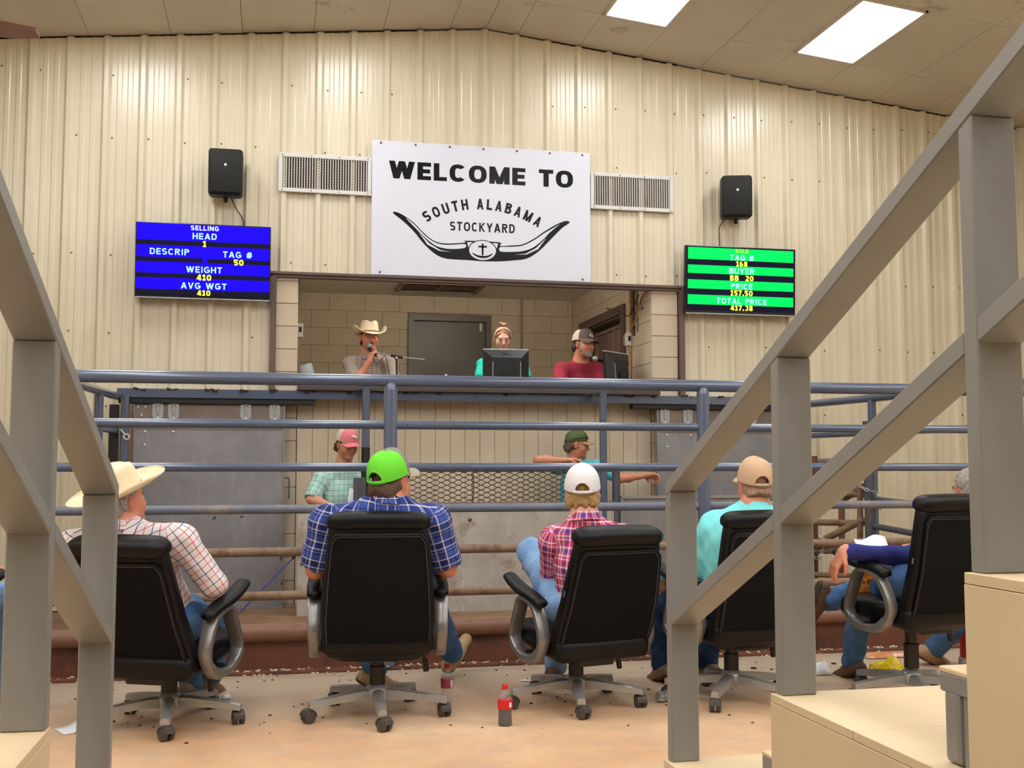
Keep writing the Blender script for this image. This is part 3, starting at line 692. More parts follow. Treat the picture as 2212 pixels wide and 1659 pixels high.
# ------------------------------------------------------------------ screens
def tv(cx, cz, label, green):
    r = empty('wall_screen', (cx, WY-0.16, cz), 0, label, 'television'); r.rotation_euler = (R(3), 0, 0)
    W_, H_ = 1.13, 0.655
    bm = bmesh.new(); box(bm, (0, 0.02, 0), (W_, 0.045, H_), bev=0.006, seg=2); to_obj('bezel', bm, M['tv_black'], r, smooth=0)
    bm = bmesh.new(); box(bm, (0, 0.085, 0), (0.5, 0.09, 0.3)); box(bm, (0, 0.135, 0), (0.24, 0.02, 0.42)); to_obj('wall_mount', bm, M['black'], r, smooth=0)
    bm = bmesh.new(); box(bm, (0, -0.0035, 0.012), (W_-0.02, 0.003, H_-0.045)); to_obj('panel', bm, M['scr_dark'], r, smooth=0)
    bm = bmesh.new(); box(bm, (0, -0.006, -H_/2+0.006), (W_-0.01, 0.006, 0.012), bev=0.002, seg=1); to_obj('lower_trim', bm, M['monitor_rim'], r, smooth=0)
    pw, ph = W_-0.02, H_-0.045; zt = 0.012+ph/2
    def band(x0, x1, a, b, m):
        bm = bmesh.new(); box(bm, (-pw/2+pw*(x0+x1)/2, -0.0055, zt-ph*(a+b)/2), (pw*(x1-x0), 0.002, ph*(b-a)), bev=0.0009, seg=1); to_obj('color_band', bm, m, r, smooth=0)
    def tx(s, fx, fy, size, m, bold=0.0035): text('lettering', s, size*.72, (-pw/2+pw*fx, -0.0075, zt-ph*fy), m, r, bold=.20 if bold < .005 else .25, gap=.20 if bold < .005 else .16, wide=1.12)
    if not green:
        for a in ((0, 1, 0.0, 0.235), (0, 1, 0.305, 0.475), (0.493, 0.528, 0.47, 0.545), (0, 1, 0.54, 0.70), (0, 1, 0.765, 0.925)): band(*a, M['scr_blue'])
        tx('SELLING', 0.505, 0.045, 0.055, M['scr_white']); tx('HEAD', 0.505, 0.16, 0.074, M['scr_cyan']); tx('1', 0.505, 0.268, 0.072, M['scr_yellow'], 0.006)
        tx('DESCRIP', 0.245, 0.395, 0.074, M['scr_cyan']); tx('TAG #', 0.755, 0.405, 0.074, M['scr_cyan']); tx('50', 0.765, 0.515, 0.072, M['scr_yellow'], 0.006)
        tx('WEIGHT', 0.505, 0.635, 0.074, M['scr_cyan']); tx('410', 0.505, 0.745, 0.072, M['scr_yellow'], 0.006); tx('AVG WGT', 0.505, 0.865, 0.074, M['scr_cyan']); tx('410', 0.505, 0.965, 0.066, M['scr_yellow'], 0.006)
    else:
        for a, b in ((0.015, 0.20), (0.29, 0.42), (0.52, 0.66), (0.755, 0.905)): band(0.012, 0.988, a, b, M['scr_green'])
        tx('SOLD', 0.505, 0.045, 0.05, emit('text_gold', (0.62, 0.85, 0.02), 1.0)); tx('TAG #', 0.505, 0.155, 0.074, M['scr_cyan']); tx('168', 0.505, 0.25, 0.070, M['scr_yellow'], 0.006)
        tx('BUYER', 0.505, 0.365, 0.076, M['scr_cyan']); tx('BB  20', 0.505, 0.475, 0.072, M['scr_yellow'], 0.006); tx('PRICE', 0.505, 0.605, 0.074, M['scr_cyan']); tx('157.50', 0.505, 0.71, 0.072, M['scr_yellow'], 0.006)
        tx('TOTAL PRICE', 0.505, 0.84, 0.074, M['scr_cyan']); tx('417.38', 0.505, 0.945, 0.072, M['scr_yellow'], 0.006)
tv(-0.615, 2.966, 'wall screen with blue bands reading SELLING and weights', False)
tv(4.36, 2.975, 'wall screen with green bands reading SOLD and prices', True)
# ------------------------------------------------------------------ ceiling fan, only a blade tip reaches into the picture
fh = at(-480, 12, 3.3); fn = empty('ceiling_fan', fh, R(-8), 'brown ceiling fan, blade tip at the top left corner', 'fan')
bm = bmesh.new(); lathe(bm, [(0.02, -0.09), (0.09, -0.08), (0.13, -0.03), (0.13, 0.05), (0.07, 0.09), (0.02, 0.10)], 24); to_obj('motor', bm, M['fan'], fn)
bm = bmesh.new(); cyl(bm, (0, 0, 0.09), (0, 0, zc(fh.x)-fh.z), 0.014, n=10); lathe(bm, [(0.06, zc(fh.x)-fh.z-0.06), (0.07, zc(fh.x)-fh.z)], 16); to_obj('downrod', bm, M['fan'], fn)
tip = at(82, 74, 3.35)-fh; L = tip.length; a0 = math.atan2(tip.y, tip.x)+R(8)
bm = bmesh.new(); bl = [(0.12, -0.05), (0.2, -0.07), (L-0.07, -0.085), (L, -0.045), (L, 0.045), (L-0.07, 0.085), (0.2, 0.07), (0.12, 0.05)]
poly(bm, [(x, y, -0.008) for x, y in bl], (0, 0, 1), 0.012); fb = to_obj('blade', bm, M['fan'], fn, smooth=0); fb.rotation_euler = (R(9), 0, a0)
for k in range(1, 5): inst('blade', fb, fn, (0, 0, 0), (R(9), 0, a0+R(72*k)))
# ------------------------------------------------------------------ steel header beam over the gates
RZ = -0.2            # the ring's ground lies lower than the spectators' floor
bm_ = bmesh.new(); box(bm_, (1.85, 9.72, 1.820), (6.28, 0.012, 0.074)); box(bm_, (1.85, 9.82, 1.853), (6.28, 0.21, 0.010))
hb = empty('header_beam', (0, 0, 0), 0, 'long blue-grey steel angle beam below the counter of the booth', 'beam')
to_obj('angle_iron', bm_, M['pipe'], hb, smooth=0)
for k, (xa, xb) in enumerate(((-1.28, 0.35), (3.25, 4.98))):
    bm = bmesh.new(); box(bm, ((xa+xb)/2, 9.785, 1.765), (xb-xa, 0.10, 0.062), bev=0.004); o = to_obj('door_track', bm, M['black'], hb, smooth=0)
bm = bmesh.new()
for k in range(22):
    x = -1.1+6.0*k/21+random.uniform(-.05, .05); n = random.randint(3, 5)
    for _ in range(n): box(bm, (x+random.uniform(-.05, .05), 9.714+random.uniform(-.004, .02), 1.852+random.uniform(-.010, .008)), (random.uniform(.02, .07), .018, random.uniform(.008, .02)), rot=Euler((random.uniform(-.3, .3), random.uniform(-.3, .3), random.uniform(-1, 1))))
to_obj('dry_mud', bm, M['manure'], hb, smooth=0, kind='stuff')
# counter of the booth
ct = empty('counter', (0, 0, 0), 0, 'long brown counter board across the front of the auction booth', 'counter')
bm = bmesh.new(); box(bm, (1.85, 10.10, 1.880), (3.30, 0.86, 0.038), bev=0.004); to_obj('worktop', bm, M['desk'], ct, smooth=0)
bm = bmesh.new(); box(bm, (1.85, 9.685, 1.880), (3.30, 0.02, 0.042), bev=0.003); to_obj('edge_board', bm, M['desk'], ct, smooth=0)
for xx in (0.5, 1.85, 3.2):
    bm = bmesh.new(); box(bm, (xx, 10.3, 1.47), (0.05, 0.4, 0.77)); to_obj('support', bm, M['brown_wood'], ct, smooth=0)
# ------------------------------------------------------------------ sliding sheet gates
def gate(x0, x1, label, hang):
    g_ = empty('sliding_gate', ((x0+x1)/2, 9.79, RZ), 0, label, 'gate', 'sliding sheet metal gates')
    cx = (x0+x1)/2; h = 1.735-RZ-0.02; w_ = x1-x0
    bm = bmesh.new(); box(bm, (0, 0, h/2+0.02), (w_, 0.03, h), bev=0.003, seg=1); to_obj('sheet', bm, M['sheet'], g_, smooth=0)
    bm = bmesh.new(); box(bm, (0, -0.017, h-0.09), (w_-0.01, 0.006, 0.215), bev=0.002, seg=1); o = to_obj('top_plate', bm, M['sheet_brown'], g_, smooth=0)
    for s in (-1, 1):
        bm = bmesh.new(); box(bm, (s*(w_/2-0.006), -0.004, h/2+0.02), (0.014, 0.045, h), bev=0.002, seg=1); to_obj('edge_strip', bm, M['sheet'], g_, smooth=0)
    src = None; bsrc = None
    for hx in hang:
        if src is None:
            bm = bmesh.new(); poly(bm, [(-.046, .004, .078), (.046, .004, .078), (.046, .004, -.055), (.036, .004, -.074), (.018, .004, -.083), (-.018, .004, -.083), (-.036, .004, -.074), (-.046, .004, -.055)], (0, -1, 0), .008)
            box(bm, (0, -0.008, 0.01), (0.018, 0.014, 0.12), bev=0.004, seg=1); cyl(bm, (0, -0.02, 0.055), (0, 0.02, 0.055), 0.02, n=10); box(bm, (0, 0.02, 0.075), (0.03, 0.03, 0.03))
            src = hg = to_obj('hanger', bm, M['galv'], g_, smooth=40, loc=(hx-cx, -0.026, h-0.03))
        else: hg = inst('hanger', src, g_, (hx-cx, -0.026, h-0.03))
        for (bx, bz) in ((-0.03, 0.035), (0.03, 0.035), (0.0, -0.075)):
            if bsrc is None:
                bm = bmesh.new(); lathe(bm, [(0.011, 0), (0.010, 0.004), (0.005, 0.008)], 8, Matrix.Rotation(R(90), 4, 'X')); bsrc = to_obj('bolt', bm, M['white_metal'], hg, loc=(bx, -0.006, bz))
            else: inst('bolt', bsrc, hg, (bx, -0.006, bz))
    for (bx, bz) in ((-w_/2+.04, h-.01), (-w_/2+.10, h-.01), (-w_/2+.07, h-.08), (-w_/2+.10, h-.22), (-w_/2+.10, h-.33), (-w_/2+.33, h-.22)): inst('bolt', bsrc, g_, (bx, -0.021, bz))
    return g_
g1 = gate(-1.165, 0.095, 'large grey sheet metal sliding gate to the left of the ring, with four hangers', (-0.963, -0.835, -0.238, 0.005))
gate(3.497, 4.90, 'grey sheet metal sliding gate to the right of the ring, behind the sloping handrail', (3.573, 3.80, 4.45, 4.75))
bm = bmesh.new(); tube(bm, smooth_path([(0.63, -0.01, 1.30), (0.665, -0.01, 1.30), (0.672, -0.01, 1.27), (0.672, -0.01, 1.12)], 5), 0.006, 6); o = to_obj('pull_handle', bm, M['dark_pipe'], g1)
# dark post and jamb left of the left gate
gp = empty('gate_post', (-1.29, 9.74, RZ), 0, 'blue-grey pipe post with a black flat bar beside the left sheet gate', 'post')
bm = bmesh.new(); cyl(bm, (0.07, -0.04, 0), (0.07, -0.04, 2.0), 0.036, n=16); to_obj('pipe', bm, M['pipe'], gp)
bm = bmesh.new(); box(bm, (-0.02, 0, 0.96), (0.075, 0.05, 1.92)); to_obj('flat_bar', bm, M['black'], gp, smooth=0)
bm = bmesh.new(); box(bm, (0.125, 0.03, 1.62), (0.02, 0.02, 0.5)); to_obj('rusty_edge', bm, M['rust_tube'], gp, smooth=0)
bm = bmesh.new(); tube(bm, [(0.045, -0.08, 1.71), (0.06, -0.085, 1.69), (0.075, -0.085, 1.67)], 0.006, 6); tube(bm, [Vector((0.092+0.022*math.cos(a), -0.085, 1.648+0.022*math.sin(a))) for a in [2*math.pi*k/14 for k in range(14)]], 0.006, 6, closed=True); to_obj('eye_bolt', bm, M['white_metal'], gp)
# ------------------------------------------------------------------ front fence of the ring
FY = 6.68
ff = empty('ring_fence', (0, FY, 0), 0, 'long straight pipe fence in front of the sale ring, blue-grey above and rusty below', 'fence')
def rail(x0, x1, z, r, m, name='rail', lab=None):
    bm = bmesh.new(); n_ = 12; tube(bm, [(x0+(x1-x0)*k/n_, 0, z) for k in range(n_+1)], r, 14); o = to_obj(name, bm, m, ff)
    if lab: o['label'] = lab
FX0, FX1 = -1.31, 5.25
rail(FX0, FX1, 1.72, 0.038, M['pipe'], 'top_rail', 'thick blue-grey top rail')
PX = (-1.31, 0.69, 2.70, 4.70)
for z, m in ((1.452, 'pipe'), (1.197, 'pipe'), (0.949, 'pipe_part_worn'), (0.70, 'pipe_rust'), (0.446, 'pipe_rust')):
    rail(FX0, FX1, z, 0.0265, M[m])
for x in PX:
    bm = bmesh.new(); prof = [(0.041, -0.1), (0.041, 1.66), (0.036, 1.69), (0.024, 1.71), (0.008, 1.718)]; lathe(bm, prof, 18, Matrix.Translation((x, -0.012, 0))); to_obj('post', bm, M['pipe'], ff)
bm = bmesh.new(); tube(bm, [(FX0+(FX1-FX0)*k/14, -0.01, 0.235) for k in range(15)], 0.052, 16); to_obj('curb_tube', bm, M['rust_tube'], ff)
bm = bmesh.new(); box(bm, ((FX0+FX1)/2, 0.01, 0.06), (FX1-FX0, 0.02, 0.32)); to_obj('curb_plate', bm, M['rust'], ff, smooth=0)
bm = bmesh.new(); box(bm, ((FX0+FX1)/2, -0.03, 0.010), (FX1-FX0, 0.07, 0.018), bev=0.003, seg=1); to_obj('floor_strip', bm, M['rust'], ff, smooth=0)
bm = bmesh.new()      # shavings and crumbs lying along the strip
for k in range(420):
    x = random.uniform(-1.4, 4.9); y = -0.07+abs(random.gauss(0, 0.035)) if random.random() < .8 else -0.10-abs(random.gauss(0, .05)); z = 0.024 if y > -0.064 else 0.004
    s = random.uniform(.006, .02); box(bm, (x, y, z), (s, s*random.uniform(.4, 1), s*.35), rot=Euler((random.uniform(-.3, .3), random.uniform(-.3, .3), random.uniform(0, 3))))
tag(to_obj('wood_shavings', bm, M['shaving'], smooth=0, loc=(0, FY, 0)), 'pale wood shavings lying along the foot of the ring fence', 'shavings', kind='stuff')
# side fences of the ring
def side_fence(name, pa, pb, zs, posts, label, m=M['pipe']):
    r = empty(name, (pa[0], pa[1], RZ), 0, label, 'fence'); v = Vector((pb[0]-pa[0], pb[1]-pa[1], 0))
    for i, z in enumerate(zs):
        bm = bmesh.new(); tube(bm, [v*(k/6)+Vector((0, 0, z-RZ)) for k in range(7)], 0.036 if i == 0 else 0.027, 12); to_obj('top_rail' if i == 0 else 'rail', bm, m, r)
    for f in posts:
        bm = bmesh.new(); q = v*f; cyl(bm, q, q+Vector((0, 0, zs[0]-RZ-0.01)), 0.036, n=14); to_obj('post', bm, m, r)
side_fence('side_fence', (-1.455, 7.35), (-1.29, 9.68), (1.79, 1.50, 1.2, 0.9, 0.6, 0.3), (0.1, 0.73), 'blue-grey side fence running back to the wall on the left of the ring')
side_fence('side_fence', (5.20, 6.83), (4.93, 9.70), (1.79, 1.49), (0.08, 0.62), 'blue-grey side fence running back to the wall on the right of the ring')
# lower part of the right side: blue post, low rails and the rusty swing gate with its chains
rp = at(1878, 1100, 8.6); lp = empty('low_fence', (rp.x, rp.y, RZ), 0, 'low blue-grey rails and stout post at the right end of the ring', 'fence')
bm = bmesh.new(); cyl(bm, (0, 0, 0), (0, 0, 1.79), 0.040, n=14); to_obj('post', bm, M['dark_pipe'], lp)
for (za, zb) in ((1078, 1091), (1136, 1156), (1215, 1245)):
    a = at(1886, za, 8.6)-Vector((rp.x, rp.y, RZ)); b = at(2010, zb+3, 7.6)-Vector((rp.x, rp.y, RZ)); bm = bmesh.new(); tube(bm, [a, (a+b)/2, b], 0.026, 12); to_obj('rail', bm, M['dark_pipe'], lp)
g0 = Vector((rp.x-0.05, 8.62, RZ))
rg = empty('swing_gate', g0, 0, 'rusty pipe swing gate with a slanting brace, chained beside the right end post', 'gate')
def gp_(px, py, Y): return at(px, py, Y)-g0
def pipe_part(name, pts, r, m, n=10):
    bm = bmesh.new(); tube(bm, pts, r, n); return to_obj(name, bm, m, rg)
pipe_part('upright', [gp_(1858, 1045, 8.75), gp_(1858, 1330, 8.75)], 0.026, M['pipe_rust'])
pipe_part('upright', [gp_(1818, 1060, 9.2), gp_(1820, 1340, 9.2)], 0.034, M['rust_tube'], 4)
pipe_part('upright', [gp_(1757, 985, 9.35), gp_(1760, 1330, 9.35)], 0.040, M['rust'], 4)
for (ya, yb, r_) in ((1050, 1068, .03), (1128, 1130, .028), (1178, 1176, .03), (1190, 1192, .024), (1240, 1246, .024), (1290, 1300, .026)):
    pipe_part('gate_rail', [gp_(1736, ya+10 if ya == 1050 else ya, 9.3), gp_(1866, yb, 8.75)], r_, M['pipe_rust'] if ya != 1178 else M['pipe_worn'])
pipe_part('top_rail', [gp_(1730, 998, 9.35), gp_(1840, 994, 9.6)], 0.025, M['pipe_worn'])
pipe_part('brace', [gp_(1768, 1172, 9.1), gp_(1866, 1122, 8.72)], 0.032, M['pipe_rust'])
pipe_part('brace', [gp_(1826, 1074, 9.0), gp_(1866, 1052, 8.72)], 0.036, M['pipe_rust'])
def chain(pts, label, parent=None, r=0.014):
    P = smooth_path(pts, 10); c = empty('chain', P[0], 0, label, 'chain'); src = None; acc = 0; k = 0
    for a, b in zip(P, P[1:]):
        acc += (b-a).length
        if acc < 0.034: continue
        acc = 0; k += 1; t = (b-a).normalized(); q = t.to_track_quat('X', 'Z')
        if src is None:
            bm = bmesh.new(); tube(bm, [Vector((0.024*math.cos(u), 0.012*math.sin(u), 0)) for u in [2*math.pi*i/10 for i in range(10)]], 0.0045, 5, closed=True); lk = to_obj('link', bm, M['bright_steel'], c); src = lk
        else: lk = inst('link', src, c)
        lk.location = b-P[0]; lk.rotation_euler = (q.to_matrix().to_4x4() @ Matrix.Rotation(R(90)*(k % 2), 4, 'X')).to_euler()
chain([at(1851, 1047, 8.66), at(1872, 1058, 8.54), at(1893, 1066, 8.52), at(1893, 1082, 8.52), at(1901, 1098, 8.53)], 'steel chain looped round the right end post above the low rail')
chain([at(1768, 1150, 9.0), at(1778, 1165, 8.95), at(1777, 1190, 8.95), at(1766, 1206, 8.95), at(1750, 1190, 8.98)], 'steel chain hanging on the rusty swing gate beside the tan handrail post')
# ------------------------------------------------------------------ barrier inside the ring
BYY = 9.25
br = empty('ring_barrier', (0, BYY, RZ), 0, 'waist-high barrier in the ring: stained sheet below, expanded metal mesh above', 'barrier')
def rel(x, z, dy=0.0): return Vector((x, dy, z-RZ))
for x, m in ((0.752, 'pipe'), (2.815, 'pipe')):
    bm = bmesh.new(); cyl(bm, rel(x, RZ), rel(x, 1.855), 0.034, n=14); to_obj('post', bm, M[m], br)
    bm = bmesh.new(); box(bm, rel(x, 1.857, 0.2), (0.10, 0.46, 0.012), rot=Euler((0, 0, 0.0))); to_obj('bracket', bm, M['pipe'], br, smooth=0)
bm = bmesh.new(); cyl(bm, rel(0.752, 0.75), rel(0.752, 1.36), 0.036, n=14); o = to_obj('black_sleeve', bm, M['black'], br); o['label'] = 'worn black lower end of the left post'
bm = bmesh.new(); cyl(bm, rel(2.93, RZ), rel(2.93, 1.18), 0.036, n=14); to_obj('post', bm, M['dark_pipe'], br)
bm = bmesh.new(); box(bm, rel(0.70, 0.98, -0.05), (0.10, 0.03, 0.26), bev=0.004); box(bm, rel(0.70, 1.0, -0.07), (0.012, 0.01, 0.12)); to_obj('latch_plate', bm, M['dark_pipe'], br, smooth=0)
bm = bmesh.new(); tube(bm, [rel(0.75+2.2*k/8, 1.175) for k in range(9)], 0.020, 10); to_obj('top_bar', bm, M['dark_pipe'], br)
bm = bmesh.new(); box(bm, rel(1.83, 0.885, 0.0), (2.2, 0.03, 0.03)); to_obj('middle_bar', bm, M['pipe_worn'], br, smooth=0)
xs0 = 0.205
for (xa, xb) in ((0.205, 1.43), (1.436, 2.90)):
    bm = bmesh.new(); box(bm, rel((xa+xb)/2, (RZ+0.87)/2, -0.02), (xb-xa, 0.012, 0.87-RZ)); to_obj('sheet', bm, M['sheet_dirty'], br, smooth=0)
bm = bmesh.new()      # expanded metal: wavy strands that touch, more than can be counted singly
zt, zb_, cw, chh = 1.165, 0.885, 0.098, 0.0425
nrow = int((zt-zb_)/chh*2)+1
for i in range(nrow+1):
    z0 = zb_+i*chh/2
    pts = []; nx = int((2.79-0.80)/(cw/2)); s = 1 if i % 2 else -1
    for k in range(nx+1):
        x = 0.80+k*cw/2; up = s*(1 if k % 2 else -1)*chh*0.235
        pts += [rel(x-cw*0.10, z0+up), rel(x+cw*0.10, z0+up)]
    vs = []
    for p in pts:
        vs.append([bm.verts.new(p+Vector((0, a, b))) for a, b in ((-.004, -.0035), (-.004, .0035), (.004, .0035), (.004, -.0035))])
    for A, B in zip(vs, vs[1:]):
        for q in range(4): bm.faces.new((A[q], A[(q+1) % 4], B[(q+1) % 4], B[q]))
for k in range(15): box(bm, rel(1.66, 0.90+k*0.019, -0.008), (0.022, 0.012, 0.010), rot=Euler((0, 0.5*(-1)**k, 0)))
to_obj('expanded_mesh', bm, M['expanded'], br, smooth=0, kind='stuff')
sp = empty('low_partition', (3.5, 9.22, RZ), 0, 'low grey sheet panel with a light rim below the right sliding gate', 'panel')
bm = bmesh.new(); box(bm, (0.02, 0, 0.565), (1.10, 0.012, 1.13)); to_obj('sheet', bm, M['sheet'], sp, smooth=0)
bm = bmesh.new(); box(bm, (0.02, -0.008, 1.135), (1.12, 0.03, 0.025)); box(bm, (-0.535, -0.008, 0.565), (0.02, 0.03, 1.13)); to_obj('rim', bm, M['bright_steel'], sp, smooth=0)
pa_, pb_ = at(650, 1188, 9.17), Vector((-0.42, 9.62, RZ+.01)); st_ = empty('sorting_stick', pb_, 0, 'thin blue sorting stick leaning between the left gate and the barrier', 'stick'); bm = bmesh.new(); tube(bm, [(0, 0, 0), (pa_-pb_)*.5, pa_-pb_], 0.007, 8); to_obj('shaft', bm, mat('blue_stick', (92, 104, 190), .4), st_); bm = bmesh.new(); tube(bm, [(pa_-pb_)*.9, (pa_-pb_)*1.02], 0.011, 8); to_obj('grip', bm, M['black'], st_)
# ------------------------------------------------------------------ tiers of the stand, with half steps
TR = [(3.17, 0.335), (2.437, 0.672), (1.68, 1.022), (0.88, 1.37), (0.10, 1.72)]
def tier(name, x0, x1, i, label):
    yf, z = TR[i]; yb = YB
    r = empty(name, ((x0+x1)/2, yf, 0), 0, label, 'tier', 'stepped seating tiers'); w_ = x1-x0; yb = TR[i+1][0] if i+1 < len(TR) else yf-0.75
    ln = yf-yb
    sgn = 1 if x0 > 0 else -1
    bm = bmesh.new(); box(bm, (0, -ln/2, (z-0.02)/2), (w_, ln, z-0.02), bev=0.0012, seg=1); to_obj('riser_box', bm, M['tan'], r, smooth=0)
    e = -w_/2 if sgn > 0 else w_/2
    nb = 2; y = 0
    for k in range(nb):
        bw = (ln-0.004)/nb
        bm = bmesh.new(); box(bm, (0, -bw*(k+.5), z-0.0095), (w_, bw-0.003, 0.019), bev=0.0012, seg=1); to_obj('tread_board', bm, M['tan'], r, smooth=0)
def half_step(x0, x1, yf, zlow, z, label):
    r = empty('half_step', ((x0+x1)/2, yf, zlow), 0, label, 'step', 'grey half steps against the tiers'); w_ = x1-x0; h = z-zlow
    sgn = 1 if x0 > 0 else -1; xe = -w_/2*sgn
    bm = bmesh.new(); box(bm, (0.002*sgn, 0.042, (h-0.035)/2), (w_-0.004, 0.080, h-0.035), bev=0.004, seg=2); to_obj('riser', bm, M['timber'], r, smooth=0)
    bm = bmesh.new(); box(bm, (xe+0.30*sgn, 0.110, (h-0.035)/2), (0.60, 0.050, h-0.037), bev=0.010, seg=2); to_obj('end_post', bm, M['timber'], r, smooth=0)
    bm = bmesh.new(); box(bm, (0, 0.075, h-0.0265), (w_, 0.14, 0.035), bev=0.003, seg=1); to_obj('apron', bm, M['timber'], r, smooth=0)
    bm = bmesh.new(); box(bm, (0, 0.075, h-0.005), (w_, 0.142, 0.010), bev=0.002, seg=1); to_obj('tread', bm, M['tan'], r, smooth=0)
ORD = ('lowest', 'second', 'third', 'fourth', 'fifth')
for i in range(5):
    tier('seating_tier', 1.145, XR-0.05, i, ORD[i]+' tan painted seating tier on the right of the aisle, counted from the floor')
    tier('seating_tier', XL+0.05, -0.435, i, ORD[i]+' tan painted seating tier on the left of the aisle, counted from the floor')
for i in (1, 2, 3):
    half_step(1.188, XR-0.06, TR[i][0], TR[i-1][1], TR[i-1][1]+0.168, 'grey half step below the '+ORD[i]+' tier on the right of the aisle')
    half_step(XL+0.06, -0.50, TR[i][0], TR[i-1][1], TR[i-1][1]+0.168, 'grey half step below the '+ORD[i]+' tier on the left of the aisle')
# ------------------------------------------------------------------ grey timber handrails on both sides of the aisle
def handrail(xc, label):
    r = empty('handrail', (xc, 3.15, TR[0][1]), 0, label, 'handrail', 'grey timber handrails beside the aisle'); o = Vector((xc, 3.15, TR[0][1]))
    W_, T_ = 0.086, 0.038
    zr = lambda y: 1.111+(3.165-y)*0.4535      # underside of the top rail
    ang = math.atan(0.4535)
    def beam(y0, y1, off, name):
        z0 = zr(y0)+off; z1 = zr(y1)+off
        bm = bmesh.new(); t = T_/math.cos(ang)
        pts = [Vector((0, y0, z0)), Vector((0, y1, z1)), Vector((0, y1, z1+t)), Vector((0, y0, z0+t))]
        A = [bm.verts.new(p-o+Vector((xc-W_/2, 0, 0))) for p in pts]; B = [bm.verts.new(p-o+Vector((xc+W_/2, 0, 0))) for p in pts]
        fs = [bm.faces.new(A), bm.faces.new(B[::-1])]+[bm.faces.new((A[i], A[(i+1) % 4], B[(i+1) % 4], B[i])) for i in range(4)]
        bmesh.ops.bevel(bm, geom=bm.edges[:], offset=0.003, segments=1, affect='EDGES')
        to_obj(name, bm, M['timber'], r, smooth=0)
    py = [TR[i][0]-0.022 for i in range(5)]
    beam(py[0]+0.019, -0.45, 0.0, 'top_rail')
    for i, y in enumerate(py):
        zb = TR[i][1]; zt = zr(y+0.019)
        bm = bmesh.new(); vs = box(bm, Vector((xc, y, (zb+zt)/2))-o, (W_, T_, zt-zb), bev=0.003, seg=1)
        for v in vs:
            if v.co.z > (zb+zt)/2-o.z+0.05: v.co.z += (y+0.019-(v.co.y+o.y))*0.4535-0.001
        to_obj('post', bm, M['timber'], r, smooth=0)
        if i < 4: beam(y-0.019, py[i+1]+0.019, -0.395, 'mid_rail')
    return r
handrail(1.20, 'grey painted timber handrail climbing the right side of the aisle')
hl = handrail(-0.452, 'grey painted timber handrail climbing the left side of the aisle'); hl.rotation_euler = (0, 0, R(-2.2))
# ------------------------------------------------------------------ things on the counter
CZ = 1.899
def monitor(x, y, rz, tilt, label, writing=None):
    r = empty('computer_monitor', (x, y, CZ), rz, label, 'monitor'); W_, H_, z0 = 0.43, 0.335, 0.05
    piv = empty('screen_head', (0, 0, z0), 0, parent=r); piv.rotation_euler = (tilt, 0, 0)
    bm = bmesh.new()       # seen from behind: the back bulges to a smaller raised field
    a = [(-W_/2, H_), (W_/2, H_), (W_/2, 0), (-W_/2, 0)]; b = [(-W_/2+.075, H_-.075), (W_/2-.075, H_-.075), (W_/2-.075, 0.02), (-W_/2+.075, 0.02)]
    vA = [bm.verts.new((p[0], 0.0, p[1])) for p in a]; vB = [bm.verts.new((p[0], -0.045, p[1])) for p in b]; vC = [bm.verts.new((p[0], 0.03, p[1])) for p in a]
    for i in range(4):
        j = (i+1) % 4; bm.faces.new((vA[i], vA[j], vB[j], vB[i])); bm.faces.new((vA[i], vC[i], vC[j], vA[j]))
    bm.faces.new(vB); bm.faces.new(vC[::-1])
    to_obj('back_shell', bm, M['monitor'], piv, smooth=0)
    bm = bmesh.new(); box(bm, (0, 0.015, H_+0.004), (W_, 0.03, 0.012), bev=0.003, seg=1); to_obj('top_rim', bm, M['monitor_rim'], piv, smooth=0)
    bm = bmesh.new(); box(bm, (0, -0.05, 0.06), (0.08, 0.03, 0.16), bev=0.006); box(bm, (0, -0.02, -0.042), (0.26, 0.19, 0.016), bev=0.006); to_obj('stand', bm, M['monitor'], piv, smooth=0)
    for s in (-1, 1):
        bm = bmesh.new(); box(bm, (s*(W_/2-.085), -0.047, 0.12), (0.006, 0.004, 0.2)); to_obj('vent_ridge', bm, M['monitor_rim'], piv, smooth=0)
    if writing: text('lettering', writing, 0.026, (0, -0.0255, H_-0.037), M['sign_black'], piv, bold=.16, wide=1.35, rot=(R(-31), 0, 0))
    return r
monitor(2.105, 10.00, R(-3), R(0), 'black computer monitor seen from behind in front of the woman in teal', 'DELL')
monitor(3.21, 10.02, R(42), R(-4), 'black computer monitor turned sideways by the right pilaster of the booth')
# auctioneer's microphone stand with boom, the microphone itself in his hand
sb = at(857, 838, 9.95); ms = empty('microphone_stand', (sb.x, 9.95, CZ), 0, 'black microphone stand with a long boom in front of the man in the cowboy hat', 'microphone stand')
L_ = lambda px, py, Y=9.95: at(px, py, Y)-Vector((sb.x, 9.95, CZ))
bm = bmesh.new(); lathe(bm, [(0.085, 0), (0.085, 0.012), (0.02, 0.022), (0.02, 0.03)], 20); to_obj('foot', bm, M['black'], ms)
top = L_(856, 772); bm = bmesh.new(); tube(bm, [(0, 0, 0.02), (0, 0, top.z*0.55), top], 0.009, 10); to_obj('upright', bm, M['black'], ms)
bm = bmesh.new(); tube(bm, [L_(812, 762), L_(846, 768)], 0.0065, 8); tube(bm, [L_(869, 772), L_(917, 777)], 0.0065, 8); to_obj('boom', bm, M['bright_steel'], ms)
bm = bmesh.new(); tube(bm, [L_(844, 767.5), L_(870, 772)], 0.014, 10); o = to_obj('grip', bm, M['black'], ms)
